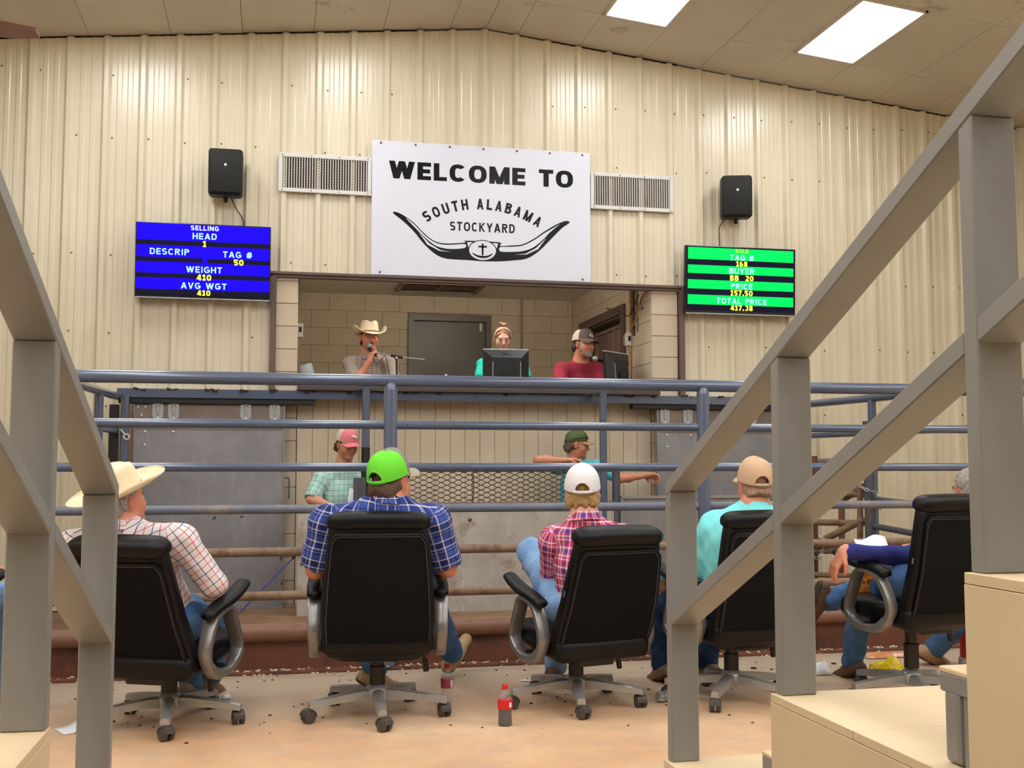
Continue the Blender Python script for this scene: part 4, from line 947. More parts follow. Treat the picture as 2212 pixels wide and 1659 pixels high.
bm = bmesh.new(); cyl(bm, top+Vector((0, -0.02, 0)), top+Vector((0, 0.02, 0)), 0.018, n=14); cyl(bm, top+Vector((0, -0.026, -0.004)), top+Vector((0, -0.02, -0.004)), 0.009, n=10, mi=1); to_obj('clutch', bm, [M['black'], M['white_metal']], ms)
def microphone(p0, p1, label):
    """p0 tail, p1 head centre"""
    p0, p1 = Vector(p0), Vector(p1); d = (p1-p0).normalized(); r = empty('microphone', p0, 0, label, 'microphone'); Mx = d.to_track_quat('Z', 'Y').to_matrix().to_4x4(); L = (p1-p0).length
    bm = bmesh.new(); lathe(bm, [(0.010, 0), (0.012, 0.01), (0.014, L*0.6), (0.019, L-0.03), (0.021, L-0.022)], 16, Mx); to_obj('handle', bm, M['mic'], r)
    bm = bmesh.new(); lathe(bm, [(0.021, L-0.024), (0.026, L-0.012), (0.0265, L), (0.022, L+0.014), (0.012, L+0.024), (0.002, L+0.027)], 18, Mx); to_obj('head_grille', bm, M['mic_head'], r)
    return r
microphone(at(806, 775, 9.99), at(797, 746, 10.02), 'dark hand microphone held to the mouth of the man in the cowboy hat')
cable('microphone_cable', [at(806, 776, 9.99), at(811, 782, 9.97), at(816, 786, 9.96), at(823, 778, 9.95), at(832, 770, 9.95), at(840, 800, 9.95), at(846, 830, 9.95)], 0.004, M['wire_d'], 'thin microphone cable looping down to the boom stand')
# second microphone on a short stand
s2 = at(1316, 846, 9.98); m2 = empty('microphone_stand', (s2.x, 9.98, CZ), 0, 'short microphone stand beside the sideways monitor', 'microphone stand')
bm = bmesh.new(); lathe(bm, [(0.07, 0), (0.07, 0.01), (0.015, 0.02)], 18); to_obj('foot', bm, M['black'], m2)
bm = bmesh.new(); tube(bm, [(0, 0, 0.015), (0, 0, 0.12), at(1318, 792, 9.98)-m2.location], 0.008, 8); to_obj('upright', bm, M['bright_steel'], m2)
bm = bmesh.new(); cyl(bm, at(1308, 790, 9.97)-m2.location, at(1320, 791, 9.98)-m2.location, 0.017, n=12); to_obj('clip', bm, M['black'], m2)
microphone(at(1318, 786, 9.98), at(1285, 775, 9.93), 'black microphone with a silver head in front of the bearded man')
# small items along the counter
def bottle(name, x, y, z, h, rad, cap_m, body_m, label, cat='bottle', label_m=None, liquid=None, fill=0.0):
    r = empty(name, (x, y, z), 0, label, cat)
    pr = [(rad*0.7, 0), (rad*0.95, h*0.02), (rad, h*0.10), (rad*0.93, h*0.30), (rad, h*0.45), (rad, h*0.62), (rad*0.86, h*0.72), (rad*0.45, h*0.86), (rad*0.38, h*0.88), (rad*0.38, h*0.92)]
    bm = bmesh.new(); lathe(bm, pr, 24); to_obj('body', bm, body_m, r)
    bm = bmesh.new(); lathe(bm, [(rad*0.44, h*0.895), (rad*0.44, h*0.985), (rad*0.40, h)], 20); to_obj('cap', bm, cap_m, r)
    if liquid:
        q = [(rr*0.95, zz) for rr, zz in pr if zz < h*fill]+[(float(np.interp(fill*h, [p[1] for p in pr], [p[0] for p in pr]))*0.95, fill*h)]; q[0] = (q[0][0], 0.004)
        bm = bmesh.new(); lathe(bm, q, 24); to_obj('drink', bm, liquid, r)
    if label_m:
        bm = bmesh.new(); lathe(bm, [(rad*1.005, h*0.42), (rad*1.02, h*0.43), (rad*1.02, h*0.635), (rad*1.005, h*0.645)], 24); to_obj('label_band', bm, label_m, r)
    return r
clear = NT('clear_plastic'); clear.b.inputs['Base Color'].default_value = (0.5, 0.5, 0.5, 1); clear.b.inputs['Alpha'].default_value = 0.2; clear.b.inputs['Roughness'].default_value = 0.06; M['clear'] = clear.m
M['red_cap'] = mat('red_cap', (206, 22, 26), 0.35); M['dark_red'] = mat('dark_red_cap', (142, 18, 26), 0.35)
M['red_label'] = mat('red_label', (206, 26, 30), 0.4); M['maroon_label'] = mat('maroon_label', (156, 56, 76), 0.5, var=0.15, vscale=40)
M['cola'] = mat('cola', (30, 14, 12), 0.15); M['orange_p'] = mat('orange_plastic', (224, 118, 74), 0.4); M['white_p'] = mat('white_plastic', (232, 232, 228), 0.4)
M['pale_orange'] = mat('pale_orange', (228, 170, 124), 0.5)
p = at(927, 838, 10.02); bottle('pill_bottle', p.x, 10.02, CZ, 0.135, 0.026, M['orange_p'], M['pale_orange'], 'small orange-capped bottle standing on the counter left of the other bottle')
p = at(963, 838, 10.02); bottle('pill_bottle', p.x, 10.02, CZ, 0.15, 0.024, M['white_p'], M['white_p'], 'small white-capped bottle standing on the counter of the booth')
def slab_thing(name, c, s, rz, m, label, cat, tilt=(0, 0)):
    bm = bmesh.new(); box(bm, (0, 0, s[2]/2), s, bev=min(s)*0.2, seg=1); o = to_obj(name, bm, m, smooth=0, loc=c); o.rotation_euler = (tilt[0], tilt[1], rz); return tag(o, label, cat)
p = at(873, 838, 9.80); slab_thing('note_box', (p.x, 9.80, CZ), (0.07, 0.05, 0.03), 0.1, M['pale_orange'], 'small pale box on the counter right of the microphone stand', 'box')
p = at(1088, 838, 9.80); slab_thing('keyboard', (2.10, 9.82, CZ), (0.44, 0.15, 0.022), 0.0, M['black'], 'dark keyboard on the counter under the monitor of the woman in teal', 'keyboard')
for k, (px, w_, rz, lb) in enumerate(((1022, .09, .2, 'small white paper slip on the counter left of the keyboard'), (1040, .06, -.3, 'small orange tag on the counter beside the keyboard'), (1168, .14, .25, 'loose white sheet lying on the counter right of the keyboard'), (1200, .2, -.1, 'white sheet overhanging the counter edge below the bearded man'), (1242, .22, .15, 'curled white sheet on the counter left of the right bracket'))):
    p = at(px, 838, 9.78); bm = bmesh.new(); n_ = 6
    V = [[bm.verts.new((w_*(i/n_-.5), 0.12*(j-.5), 0.004+0.02*math.sin(i*1.1+k)**2)) for i in range(n_+1)] for j in range(2)]
    for i in range(n_): bm.faces.new((V[0][i], V[0][i+1], V[1][i+1], V[1][i]))
    o = to_obj('paper_slip' if k < 2 else 'paper_sheet', bm, M['orange_p'] if k == 1 else M['paper'], loc=(p.x, 9.78, CZ)); o.rotation_euler = (0, 0, rz); sm = o.modifiers.new('thickness', 'SOLIDIFY'); sm.thickness = 0.0015; tag(o, lb, 'paper')
p = at(1360, 838, 9.95); slab_thing('clipboard', (3.33, 9.86, CZ), (0.30, 0.2, 0.012), -0.05, M['black'], 'dark clipboard lying on the counter below the sideways monitor', 'clipboard')
# white card reader / phone on its stand at the left
p = at(663, 795, 9.98); ph = empty('desk_phone', (0.30, 10.0, CZ), R(-18), 'pale grey tilted desk phone at the left end of the counter', 'telephone')
bm = bmesh.new(); box(bm, (0, 0, 0.11), (0.11, 0.05, 0.22), rot=Euler((0, R(-16), 0)), bev=0.012); to_obj('case', bm, M['monitor_rim'], ph)
bm = bmesh.new(); box(bm, (0.03, -0.005, 0.02), (0.16, 0.13, 0.035), bev=0.01); to_obj('foot', bm, M['black'], ph)
bm = bmesh.new(); box(bm, (0.02, -0.028, 0.06), (0.035, 0.006, 0.03), rot=Euler((0, R(-16), 0))); to_obj('key_pad', bm, M['black'], ph, smooth=0)
# boxes, conduits and loose cables on the booth walls
def wallbox(x, y, z, label, s):
    r = empty('switch_box', (x, y, z), 0, label, 'switch box'); bm = bmesh.new(); box(bm, (0, 0, 0), (0.05, 0.075, 0.13), bev=0.006); to_obj('cover', bm, M['outlet'], r, smooth=0)
    bm = bmesh.new(); box(bm, (0, 0.07, 0.0), (0.045, 0.05, 0.10), bev=0.004); to_obj('back_box', bm, M['conduit'], r, smooth=0)
    bm = bmesh.new(); box(bm, (s*0.0, -0.040, 0.005), (0.025, 0.006, 0.05)); to_obj('face_plate', bm, M['black'], r, smooth=0)
wallbox(BX1-0.03, 10.52, 2.475, 'white switch box on the conduit beside the booth window', -1)
wallbox(BX0+0.03, 10.35, 2.46, 'white switch box on the left wall of the booth behind the pilaster', 1)
def conduit(pts, r, label, m=M['conduit'], name='conduit'):
    bm = bmesh.new(); tube(bm, pts, r, 8); tag(to_obj(name, bm, m), label, 'conduit')
conduit([(BX1-0.014, 10.50, 2.88+.3), (BX1-0.014, 10.50, 1.95)], 0.013, 'metal conduit running down through the switch box right of the booth window', M['wire_y'])
conduit([(BX1-0.014, 10.30, 3.18), (BX1-0.014, 10.30, 2.53)], 0.012, 'grey conduit nearest the right pilaster in the booth')
conduit([(BX1-0.014, 10.40, 3.18), (BX1-0.014, 10.40, 2.50)], 0.014, 'dark conduit in the middle of the three right of the booth window', M['wire_d'])
conduit([(BX0+0.014, 10.35, 3.18), (BX0+0.014, 10.35, 1.95)], 0.012, 'metal conduit on the left wall of the booth')
conduit([(2.87, BY-0.012, 3.19), (2.87, BY-0.012, 2.5)], 0.012, 'thin conduit on the rear wall of the booth right of the door')
cable('loose_cable', [(3.44, 10.1, 2.86), (3.47, 10.35, 2.78), (3.478, 10.55, 2.72), (3.47, 10.9, 2.82), (3.485, 11.3, 2.9)], 0.006, M['wire_d'], 'loose dark cable drooping from the booth window casing to the header')
cable('loose_cable', [(3.485, 9.97, 2.90), (3.47, 10.05, 2.83), (3.46, 10.15, 2.74), (3.462, 10.3, 2.62), (3.474, 10.46, 2.55)], 0.008, M['wire_y'], 'loose yellowed cable hanging from the header to the switch box')
cable('loose_cable', [(3.48, 9.99, 2.89), (3.45, 10.08, 2.80), (3.46, 10.03, 2.72), (3.47, 10.2, 2.74), (3.474, 10.38, 2.66)], 0.005, M['wire_d'], 'tangled dark cable under the header above the right switch box')
# ------------------------------------------------------------------ bottles and litter on the floor
pb = at(1091, 1563, 5.12); b1 = bottle('soda_bottle', pb.x, 5.12, 0, 0.186, 0.034, M['red_cap'], M['clear'], 'half full red-capped soda bottle with a red label, standing nearest on the floor', 'bottle', M['red_label'], M['cola'], 0.46)
bm = bmesh.new(); box(bm, (0.019, -0.0295, 0.098), (0.012, 0.002, 0.022), rot=Euler((0, 0, R(33)))); to_obj('label_panel', bm, M['white_p'], b1, smooth=0)
pb = at(961, 1520, 5.62); b2 = bottle('soda_bottle', pb.x+0.01, 5.62, 0, 0.202, 0.031, M['dark_red'], M['clear'], 'empty soda bottle with a maroon label beside the boot, behind the caster', 'bottle', M['maroon_label'])
bm = bmesh.new(); box(bm, (0.020, -0.0255, 0.108), (0.012, 0.002, 0.038), rot=Euler((0, 0, R(38)))); to_obj('label_panel', bm, M['white_p'], b2, smooth=0)
pc = at(1437, 1513, 5.45); cn = empty('crushed_can', (pc.x, 5.45, 0.028), R(20), 'crumpled silver drink can lying by the foot of the right handrail post', 'can')
bm = bmesh.new(); Mx = Matrix.Rotation(R(90), 4, 'Y'); rr = lathe(bm, [(0.018, -0.05), (0.026, -0.045), (0.029, -0.03), (0.023, -0.01), (0.028, 0.012), (0.025, 0.035), (0.026, 0.045), (0.02, 0.05)], 18, Mx)
for ring in rr:
    for k, v in enumerate(ring): v.co += Vector((0, 0.004*math.sin(k*1.9), 0.003*math.cos(k*2.3)))
to_obj('body', bm, M['bright_steel'], cn); bm = bmesh.new(); lathe(bm, [(0.0275, -0.02), (0.0275, 0.02)], 14, Mx); to_obj('printed_band', bm, mat('can_print', (150, 156, 140), 0.4, 0.3, var=0.5, vscale=60), cn)
def crumple(name, loc, s, m, label, cat, seed, n=7, hgt=0.06, rz=0.0):
    rr = random.Random(seed); bm = bmesh.new(); V = []
    for j in range(n):
        row = []
        for i in range(n):
            u, v = i/(n-1)-.5, j/(n-1)-.5
            row.append(bm.verts.new((u*s[0]+rr.uniform(-.1, .1)*s[0]/n*3, v*s[1]+rr.uniform(-.1, .1)*s[1]/n*3, 0.004+hgt*max(0, (1-(2*u)**4)*(1-(2*v)**2))*(0.6+.25*math.sin(u*9+seed)*math.cos(v*8+seed)+rr.random()*.3))))
        V.append(row)
    for j in range(n-1):
        for i in range(n-1): bm.faces.new((V[j][i], V[j][i+1], V[j+1][i+1], V[j+1][i]))
    o = to_obj(name, bm, m, smooth=30, loc=loc); o.rotation_euler = (0, 0, rz); md = o.modifiers.new('thickness', 'SOLIDIFY'); md.thickness = 0.002; md.offset = 1; return tag(o, label, cat)
yel = NT('yellow_wrapper'); nn = yel.noise(yel.coord(1.0), 22, 2); yel.base(yel.ramp(nn, [(0.58, lin((236, 206, 20))), (0.60, lin((40, 34, 30))), (0.63, lin((240, 214, 60)))], 'CONSTANT')); yel.b.inputs['Roughness'].default_value = 0.25
p = at(1913, 1446, 5.9); crumple('snack_bag', (p.x, 5.88, 0), (0.22, 0.13), yel.m, 'crumpled yellow snack bag lying behind the right chair base', 'wrapper', 3, n=11, hgt=0.10, rz=-0.5)
org = mat('orange_wrapper', (214, 130, 74), 0.4, var=0.4, vscale=25, stain=(226, 220, 220), sscale=14, samt=0.52)
p = at(1915, 1413, 6.45); crumple('snack_wrapper', (p.x, 6.42, 0), (0.34, 0.12), org, 'flat orange and white wrapper lying at the foot of the ring fence', 'wrapper', 8, hgt=0.03)
p = at(1770, 1447, 6.0); crumple('paper_scrap', (p.x, 5.98, 0), (0.11, 0.11), M['paper'], 'crumpled white paper cup scrap right of the second handrail post', 'paper', 12, n=8, hgt=0.08)
crumple('paper_scrap', (-0.35+.13, 6.0, 0), (0.05, 0.06), M['paper'], 'tiny white paper scrap on the floor right of the left chair', 'paper', 5, n=4, hgt=0.03)
p = at(1155, 1461, 6.1); crumple('paper_scrap', (p.x-.05, 6.12, 0), (0.055, 0.02), M['paper'], 'tiny white paper strip on the floor left of the boot', 'paper', 6, n=3, hgt=0.012, rz=-.5)
for k, (x0, yy, rz, lb) in enumerate(((-0.86, 5.45, 0.5, 'folded white sheet propped on the floor behind the left handrail posts'),)):
    bm = bmesh.new(); n_ = 8; V = [[bm.verts.new((0.16*(i/n_-.5), 0.14*(j/3-.5), 0.004+0.14*max(0, (i/n_-.25))**1.6*(1-.3*j/3))) for i in range(n_+1)] for j in range(4)]
    for j in range(3):
        for i in range(n_): bm.faces.new((V[j][i], V[j][i+1], V[j+1][i+1], V[j+1][i]))
    o = to_obj('paper_sheet', bm, M['paper'], loc=(x0, yy, 0)); o.rotation_euler = (0, 0, rz); md = o.modifiers.new('thickness', 'SOLIDIFY'); md.thickness = 0.002; md.offset = 1; tag(o, lb, 'paper')
bm = bmesh.new()
for k in range(150):
    y = random.triangular(4.6, 6.6, 6.5); x = random.uniform(-1.3, 4.6); s = random.uniform(0.003, 0.008)*(2.0 if random.random() < .08 else 1)
    bmesh.ops.create_icosphere(bm, subdivisions=1, radius=s, matrix=Matrix.Translation((x, y, s*0.3)) @ Matrix.Rotation(random.random()*3, 4, 'Z') @ Matrix.Diagonal((1.4, 0.9, 0.5, 1)))
tag(to_obj('dirt_crumbs', bm, M['manure'], smooth=0), 'dark crumbs of dirt scattered on the concrete floor', 'dirt', kind='stuff')
bm = bmesh.new()
for k in range(70):
    y = random.triangular(5.4, 6.6, 6.5); x = random.uniform(-1.2, 4.6); s = random.uniform(0.006, 0.02); box(bm, (x, y, 0.003), (s, s*.5, .003), rot=Euler((0, 0, random.random()*3)))
tag(to_obj('pale_scraps', bm, M['shaving'], smooth=0), 'pale shavings scattered over the concrete floor', 'shavings', kind='stuff')
# red cooler beyond the right chair
rc = at(2100, 1445, 6.0); cl_ = empty('cooler_jug', (rc.x+0.03, 6.0, 0), R(8), 'rounded red cooler jug with a grey base, half hidden behind the right handrail post', 'cooler')
bm = bmesh.new(); lathe(bm, [(0.085, 0.05), (0.092, 0.06), (0.092, 0.20), (0.085, 0.235), (0.06, 0.25)], 24); to_obj('jug', bm, mat('red_plastic', (196, 44, 54), 0.4), cl_)
bm = bmesh.new(); lathe(bm, [(0.10, 0), (0.10, 0.05), (0.09, 0.055)], 24); to_obj('base', bm, M['monitor_rim'], cl_)
bm = bmesh.new(); tube(bm, smooth_path([(-0.085, 0, 0.22), (-0.16, 0, 0.33), (-0.22, 0, 0.42)], 5), 0.012, 8); to_obj('strap', bm, M['black'], cl_)
# ------------------------------------------------------------------ executive chairs
def squircle(a, rx, ry, e=0.5):
    c, s = math.cos(a), math.sin(a); return rx*math.copysign(abs(c)**e, c), ry*math.copysign(abs(s)**e, s)
def build_chair():
    r = empty('office_chair', (0, 0, 0))
    # five-legged base, facing +y
    leg0 = None
    base = empty('star_base', (0, 0, 0), 0, parent=r)
    for k in range(5):
        a = R(-91+72*k)
        if leg0 is None:
            bm = bmesh.new(); pr = [(0.03, 0.105, 0.036, 0.055), (0.10, 0.108, 0.033, 0.045), (0.20, 0.100, 0.029, 0.038), (0.30, 0.088, 0.025, 0.033), (0.345, 0.082, 0.021, 0.03)]
            rings = []
            for (rad, z, w_, h) in pr:
                rings.append([bm.verts.new((rad, s*w_*q, z+zz)) for (s, q, zz) in ((-1, 1, -h/2), (-1, .8, h*.35), (-1, .3, h/2), (1, .3, h/2), (1, .8, h*.35), (1, 1, -h/2))])
            for A, B in zip(rings, rings[1:]):
                for i in range(6): bm.faces.new((A[i], A[(i+1) % 6], B[(i+1) % 6], B[i]))
            bm.faces.new(rings[0][::-1]); bm.faces.new(rings[-1])
            leg0 = lg = to_obj('base_leg', bm, M['base_grey'], base, smooth=45); lg.rotation_euler = (0, 0, a)
        else: lg = inst('base_leg', leg0, base, (0, 0, 0), (0, 0, a))
    bm = bmesh.new(); lathe(bm, [(0.05, 0.075), (0.062, 0.085), (0.06, 0.125), (0.045, 0.145), (0.035, 0.15)], 20); to_obj('hub', bm, M['base_grey'], base)
    c0 = None
    for k in range(5):
        a = R(-91+72*k); p = Vector((0.335*math.cos(a), 0.335*math.sin(a), 0)); ta = a+R((40, 120, 75, 160, 10)[k])
        if c0 is None:
            bm = bmesh.new()
            for s in (-1, 1): lathe(bm, [(0.006, -0.011), (0.024, -0.011), (0.029, -0.006), (0.029, 0.006), (0.024, 0.011), (0.006, 0.012)], 18, Matrix.Translation((0.012, s*0.017, 0.029)) @ Matrix.Rotation(R(90), 4, 'X'))
            for k2 in range(7):
                u = R(20+25*k2); box(bm, (0.012+0.031*math.cos(u), 0, 0.031+0.031*math.sin(u)), (0.016, 0.05, 0.006), rot=Euler((0, -u+R(90), 0)))
            cyl(bm, (0, 0, 0.03), (0, 0, 0.075), 0.009, n=8)
            c0 = cc = to_obj('caster', bm, M['caster'], r, smooth=40, loc=p)
        else: cc = inst('caster', c0, r, p)
        cc.rotation_euler = (0, 0, ta)
    bm = bmesh.new(); lathe(bm, [(0.038, 0.14), (0.038, 0.25), (0.030, 0.255), (0.030, 0.40)], 20); to_obj('gas_column', bm, M['black'], r)
    bm = bmesh.new(); box(bm, (0, -0.02, 0.345), (0.20, 0.30, 0.06), bev=0.012); to_obj('tilt_mechanism', bm, M['black'], r)
    bm = bmesh.new(); tube(bm, smooth_path([(0.10, -0.02, 0.34), (0.20, -0.03, 0.335), (0.225, -0.035, 0.30), (0.235, -0.04, 0.235)], 5), [0.008]*11+[0.014]*5, 8); to_obj('tilt_lever', bm, M['plastic'], r)
    bm = bmesh.new(); box(bm, (0, 0.02, 0.415), (0.53, 0.53, 0.115), bev=0.045, seg=4)
    for v in bm.verts:
        if v.co.z > 0.42: v.co.z += 0.02*(1-(v.co.x/0.26)**2)*(1-((v.co.y-.02)/0.27)**2)
        if v.co.y > 0.2: v.co.z -= 0.25*(v.co.y-0.2)
    to_obj('seat', bm, M['leather'], r, smooth=60)
    # backrest hinged at its foot; its local origin is the hinge
    bk = empty('backrest', (0, -0.21, 0.37), 0, parent=r)
    def bsec(t):      # half width, thickness centre (y) and half depth at height t (0..1)
        w_ = np.interp(t, [0, .12, .3, .6, .85, 1], [.235, .258, .262, .252, .238, .225]); yc = np.interp(t, [0, .25, .5, .8, 1], [0.035, 0.0, -0.01, 0.005, 0.02]); d = np.interp(t, [0, .2, .6, 1], [.052, .055, .05, .045]); return float(w_), float(yc), float(d)
    Hb, z0 = 0.66, -0.055
    bm = bmesh.new(); n_ = 36; rings = []
    for j in range(23):
        t = j/22; w_, yc, d = bsec(t); e = 1.0 if 0.03 < t < 0.97 else 0.9
        if j == 0: w_ -= .03; d *= .6
        rings.append([bm.verts.new((sx_, yc+sy_, z0+Hb*t)) for sx_, sy_ in (squircle(2*math.pi*k/n_, w_*e, d, 0.42) for k in range(n_))])
    for A, B in zip(rings, rings[1:]):
        for k in range(n_): bm.faces.new((A[k], A[(k+1) % n_], B[(k+1) % n_], B[k]))
    bm.faces.new(rings[0][::-1]); bm.faces.new(rings[-1]); to_obj('back_cushion', bm, M['leather'], bk, smooth=60)
    # flat fabric panel on the rear, edged with piping
    bm = bmesh.new(); rows = []; nj, ni = 20, 12; outline = {}
    def rear(u, t, off):      # u -1..1, t 0..1 on the rear face
        w_, yc, d = bsec(t); return Vector((u*(w_-0.014), yc-d-off-0.004*(1-u*u), z0+Hb*t))
    for j in range(nj+1):
        t = 0.075+0.845*j/nj; cr = 0.0
        if t > 0.86: cr = ((t-0.86)/0.06)**2*0.10
        if t < 0.12: cr = ((0.12-t)/0.045)**2*0.06
        rows.append([bm.verts.new(rear((2*i/ni-1)*(1-cr), t, 0.006)) for i in range(ni+1)])
    for A, B in zip(rows, rows[1:]):
        for i in range(ni): bm.faces.new((A[i], A[i+1], B[i+1], B[i]))
    rim = [v.co.copy() for v in rows[0]]+[rw[-1].co.copy() for rw in rows[1:]]+[v.co.copy() for v in rows[-1][::-1][1:]]+[rw[0].co.copy() for rw in rows[::-1][1:-1]]
    to_obj('rear_panel', bm, M['fabric'], bk, smooth=60)
    bm = bmesh.new(); tube(bm, rim, 0.006, 6, closed=True); to_obj('piping', bm, M['leather'], bk)
    bm = bmesh.new(); cen = sum(rim, Vector())/len(rim); tube(bm, [cen+(p-cen)*0.965+Vector((0, -0.0015, 0)) for p in rim], 0.0016, 5, closed=True); to_obj('stitching', bm, M['stitch'], bk)
    # head roll
    bm = bmesh.new(); rings = []
    for i in range(25):
        u = i/24*2-1; x = 0.238*u; ed = max(0.0, 1-abs(u)**10)**0.5*0.85+0.15*(abs(u) < 1); ed = max(ed, 0.55)
        rings.append([bm.verts.new((x, 0.022+0.060*ed*math.copysign(abs(math.cos(a))**.7, math.cos(a)), z0+Hb-0.004+0.044*ed*math.copysign(abs(math.sin(a))**.7, math.sin(a))+0.006*(1-u*u))) for a in [2*math.pi*k/18 for k in range(18)]])
    for A, B in zip(rings, rings[1:]):
        for k in range(18): bm.faces.new((A[k], A[(k+1) % 18], B[(k+1) % 18], B[k]))
    bm.faces.new(rings[0][::-1]); bm.faces.new(rings[-1]); to_obj('head_roll', bm, M['leather'], bk, smooth=60)
    bm = bmesh.new(); box(bm, (-0.261, -0.02, 0.33), (0.006, 0.012, 0.03), bev=0.002, seg=1); to_obj('side_tag', bm, M['stitch'], bk, smooth=0)
    # arms: a leather pad on a closed silver loop
    for s in (-1, 1):
        X = s*0.30; ar = empty('armrest', (X, 0, 0), 0, parent=r)
        lp_ = smooth_path([(0, 0.075, 0.615), (0, 0.115, 0.53), (0, 0.150, 0.42), (0, 0.125, 0.365), (0, 0.05, 0.335), (0, -0.065, 0.345), (0, -0.135, 0.405), (0, -0.150, 0.475), (0, -0.095, 0.575), (0, -0.03, 0.618)], 5, True)
        bm = bmesh.new(); nn_ = len(lp_); rings = []
        for i, p in enumerate(lp_):
            t = (lp_[(i+1) % nn_]-lp_[i-1]).normalized(); nv = Vector((1, 0, 0)).cross(t); wd_ = 0.030+0.006*math.cos(2*math.pi*i/nn_); th = 0.011+0.007*max(0, min(1, -p.y/0.1))+(0.008 if p.z < 0.40 else 0)
            rings.append([bm.verts.new(p+Vector((1, 0, 0))*wd_*a+nv*th*b) for a, b in ((-1, -.7), (-1, .7), (-.7, 1), (.7, 1), (1, .7), (1, -.7), (.7, -1), (-.7, -1))])
        for i in range(nn_):
            A, B = rings[i], rings[(i+1) % nn_]
            for k in range(8): bm.faces.new((A[k], A[(k+1) % 8], B[(k+1) % 8], B[k]))
        to_obj('arm_loop', bm, M['silver'], ar, smooth=50)
        bm = bmesh.new(); P = smooth_path([(0, -0.13, 0.625), (0, -0.03, 0.642), (0, 0.10, 0.650), (0, 0.21, 0.672), (0, 0.26, 0.690)], 4); nn_ = len(P); tube(bm, P, [0.018]+[0.034+0.010*math.sin(math.pi*i/(nn_-1)) for i in range(1, nn_-1)]+[0.014], 14, up=(0, 0, 1), flat=0.60); to_obj('arm_pad', bm, M['leather'], ar, smooth=60)
        bm = bmesh.new(); box(bm, (-s*0.06, 0.03, 0.345), (0.13, 0.07, 0.018), bev=0.004); to_obj('arm_bracket', bm, M['black'], ar, smooth=0)
    return r
chair0 = build_chair()
CH = {}
def place_chair(key, x, y, yaw, dz, lean, label, base_rot=0.0, first=False):
    r = chair0 if first else None
    if r is None:
        r = chair0.copy(); COL.objects.link(r)
        for ch in list(chair0.children):
            c = ch.copy(); COL.objects.link(c); c.parent = r
            for g in ch.children: d = g.copy(); COL.objects.link(d); d.parent = c
    r.location = (x, y, 0); r.rotation_euler = (0, 0, -R(yaw)); tag(r, label, 'chair', 'black executive chairs facing the ring')
    lows = ('star_base', 'caster', 'gas_column')
    for c in r.children:
        nm = c.name.split('.')[0]
        if nm in ('star_base', 'caster'):
            M4 = Matrix.Rotation(R(yaw+base_rot), 4, 'Z') @ Matrix.LocRotScale(CB[c_key(c)][0], CB[c_key(c)][1], None) if True else None
            c.location = M4.to_translation(); c.rotation_euler = M4.to_euler()
        elif nm == 'gas_column': c.scale = (1, 1, 1+dz/0.40)
        else:
            c.location = Vector(CB[c_key(c)][0])+Vector((0, 0, dz))
            if nm == 'backrest': c.rotation_euler = (R(lean), 0, 0)
            elif nm in ('seat', 'armrest', 'tilt_mechanism'): c.rotation_euler = (R(lean*0.35), 0, 0)
    CH[key] = dict(x=x, y=y, yaw=R(yaw), dz=dz, lean=R(lean))
    return r
def c_key(o): return o['pk']
CB = {}
for i, c in enumerate(chair0.children): c['pk'] = i; CB[i] = (c.location.copy(), c.rotation_euler.copy())
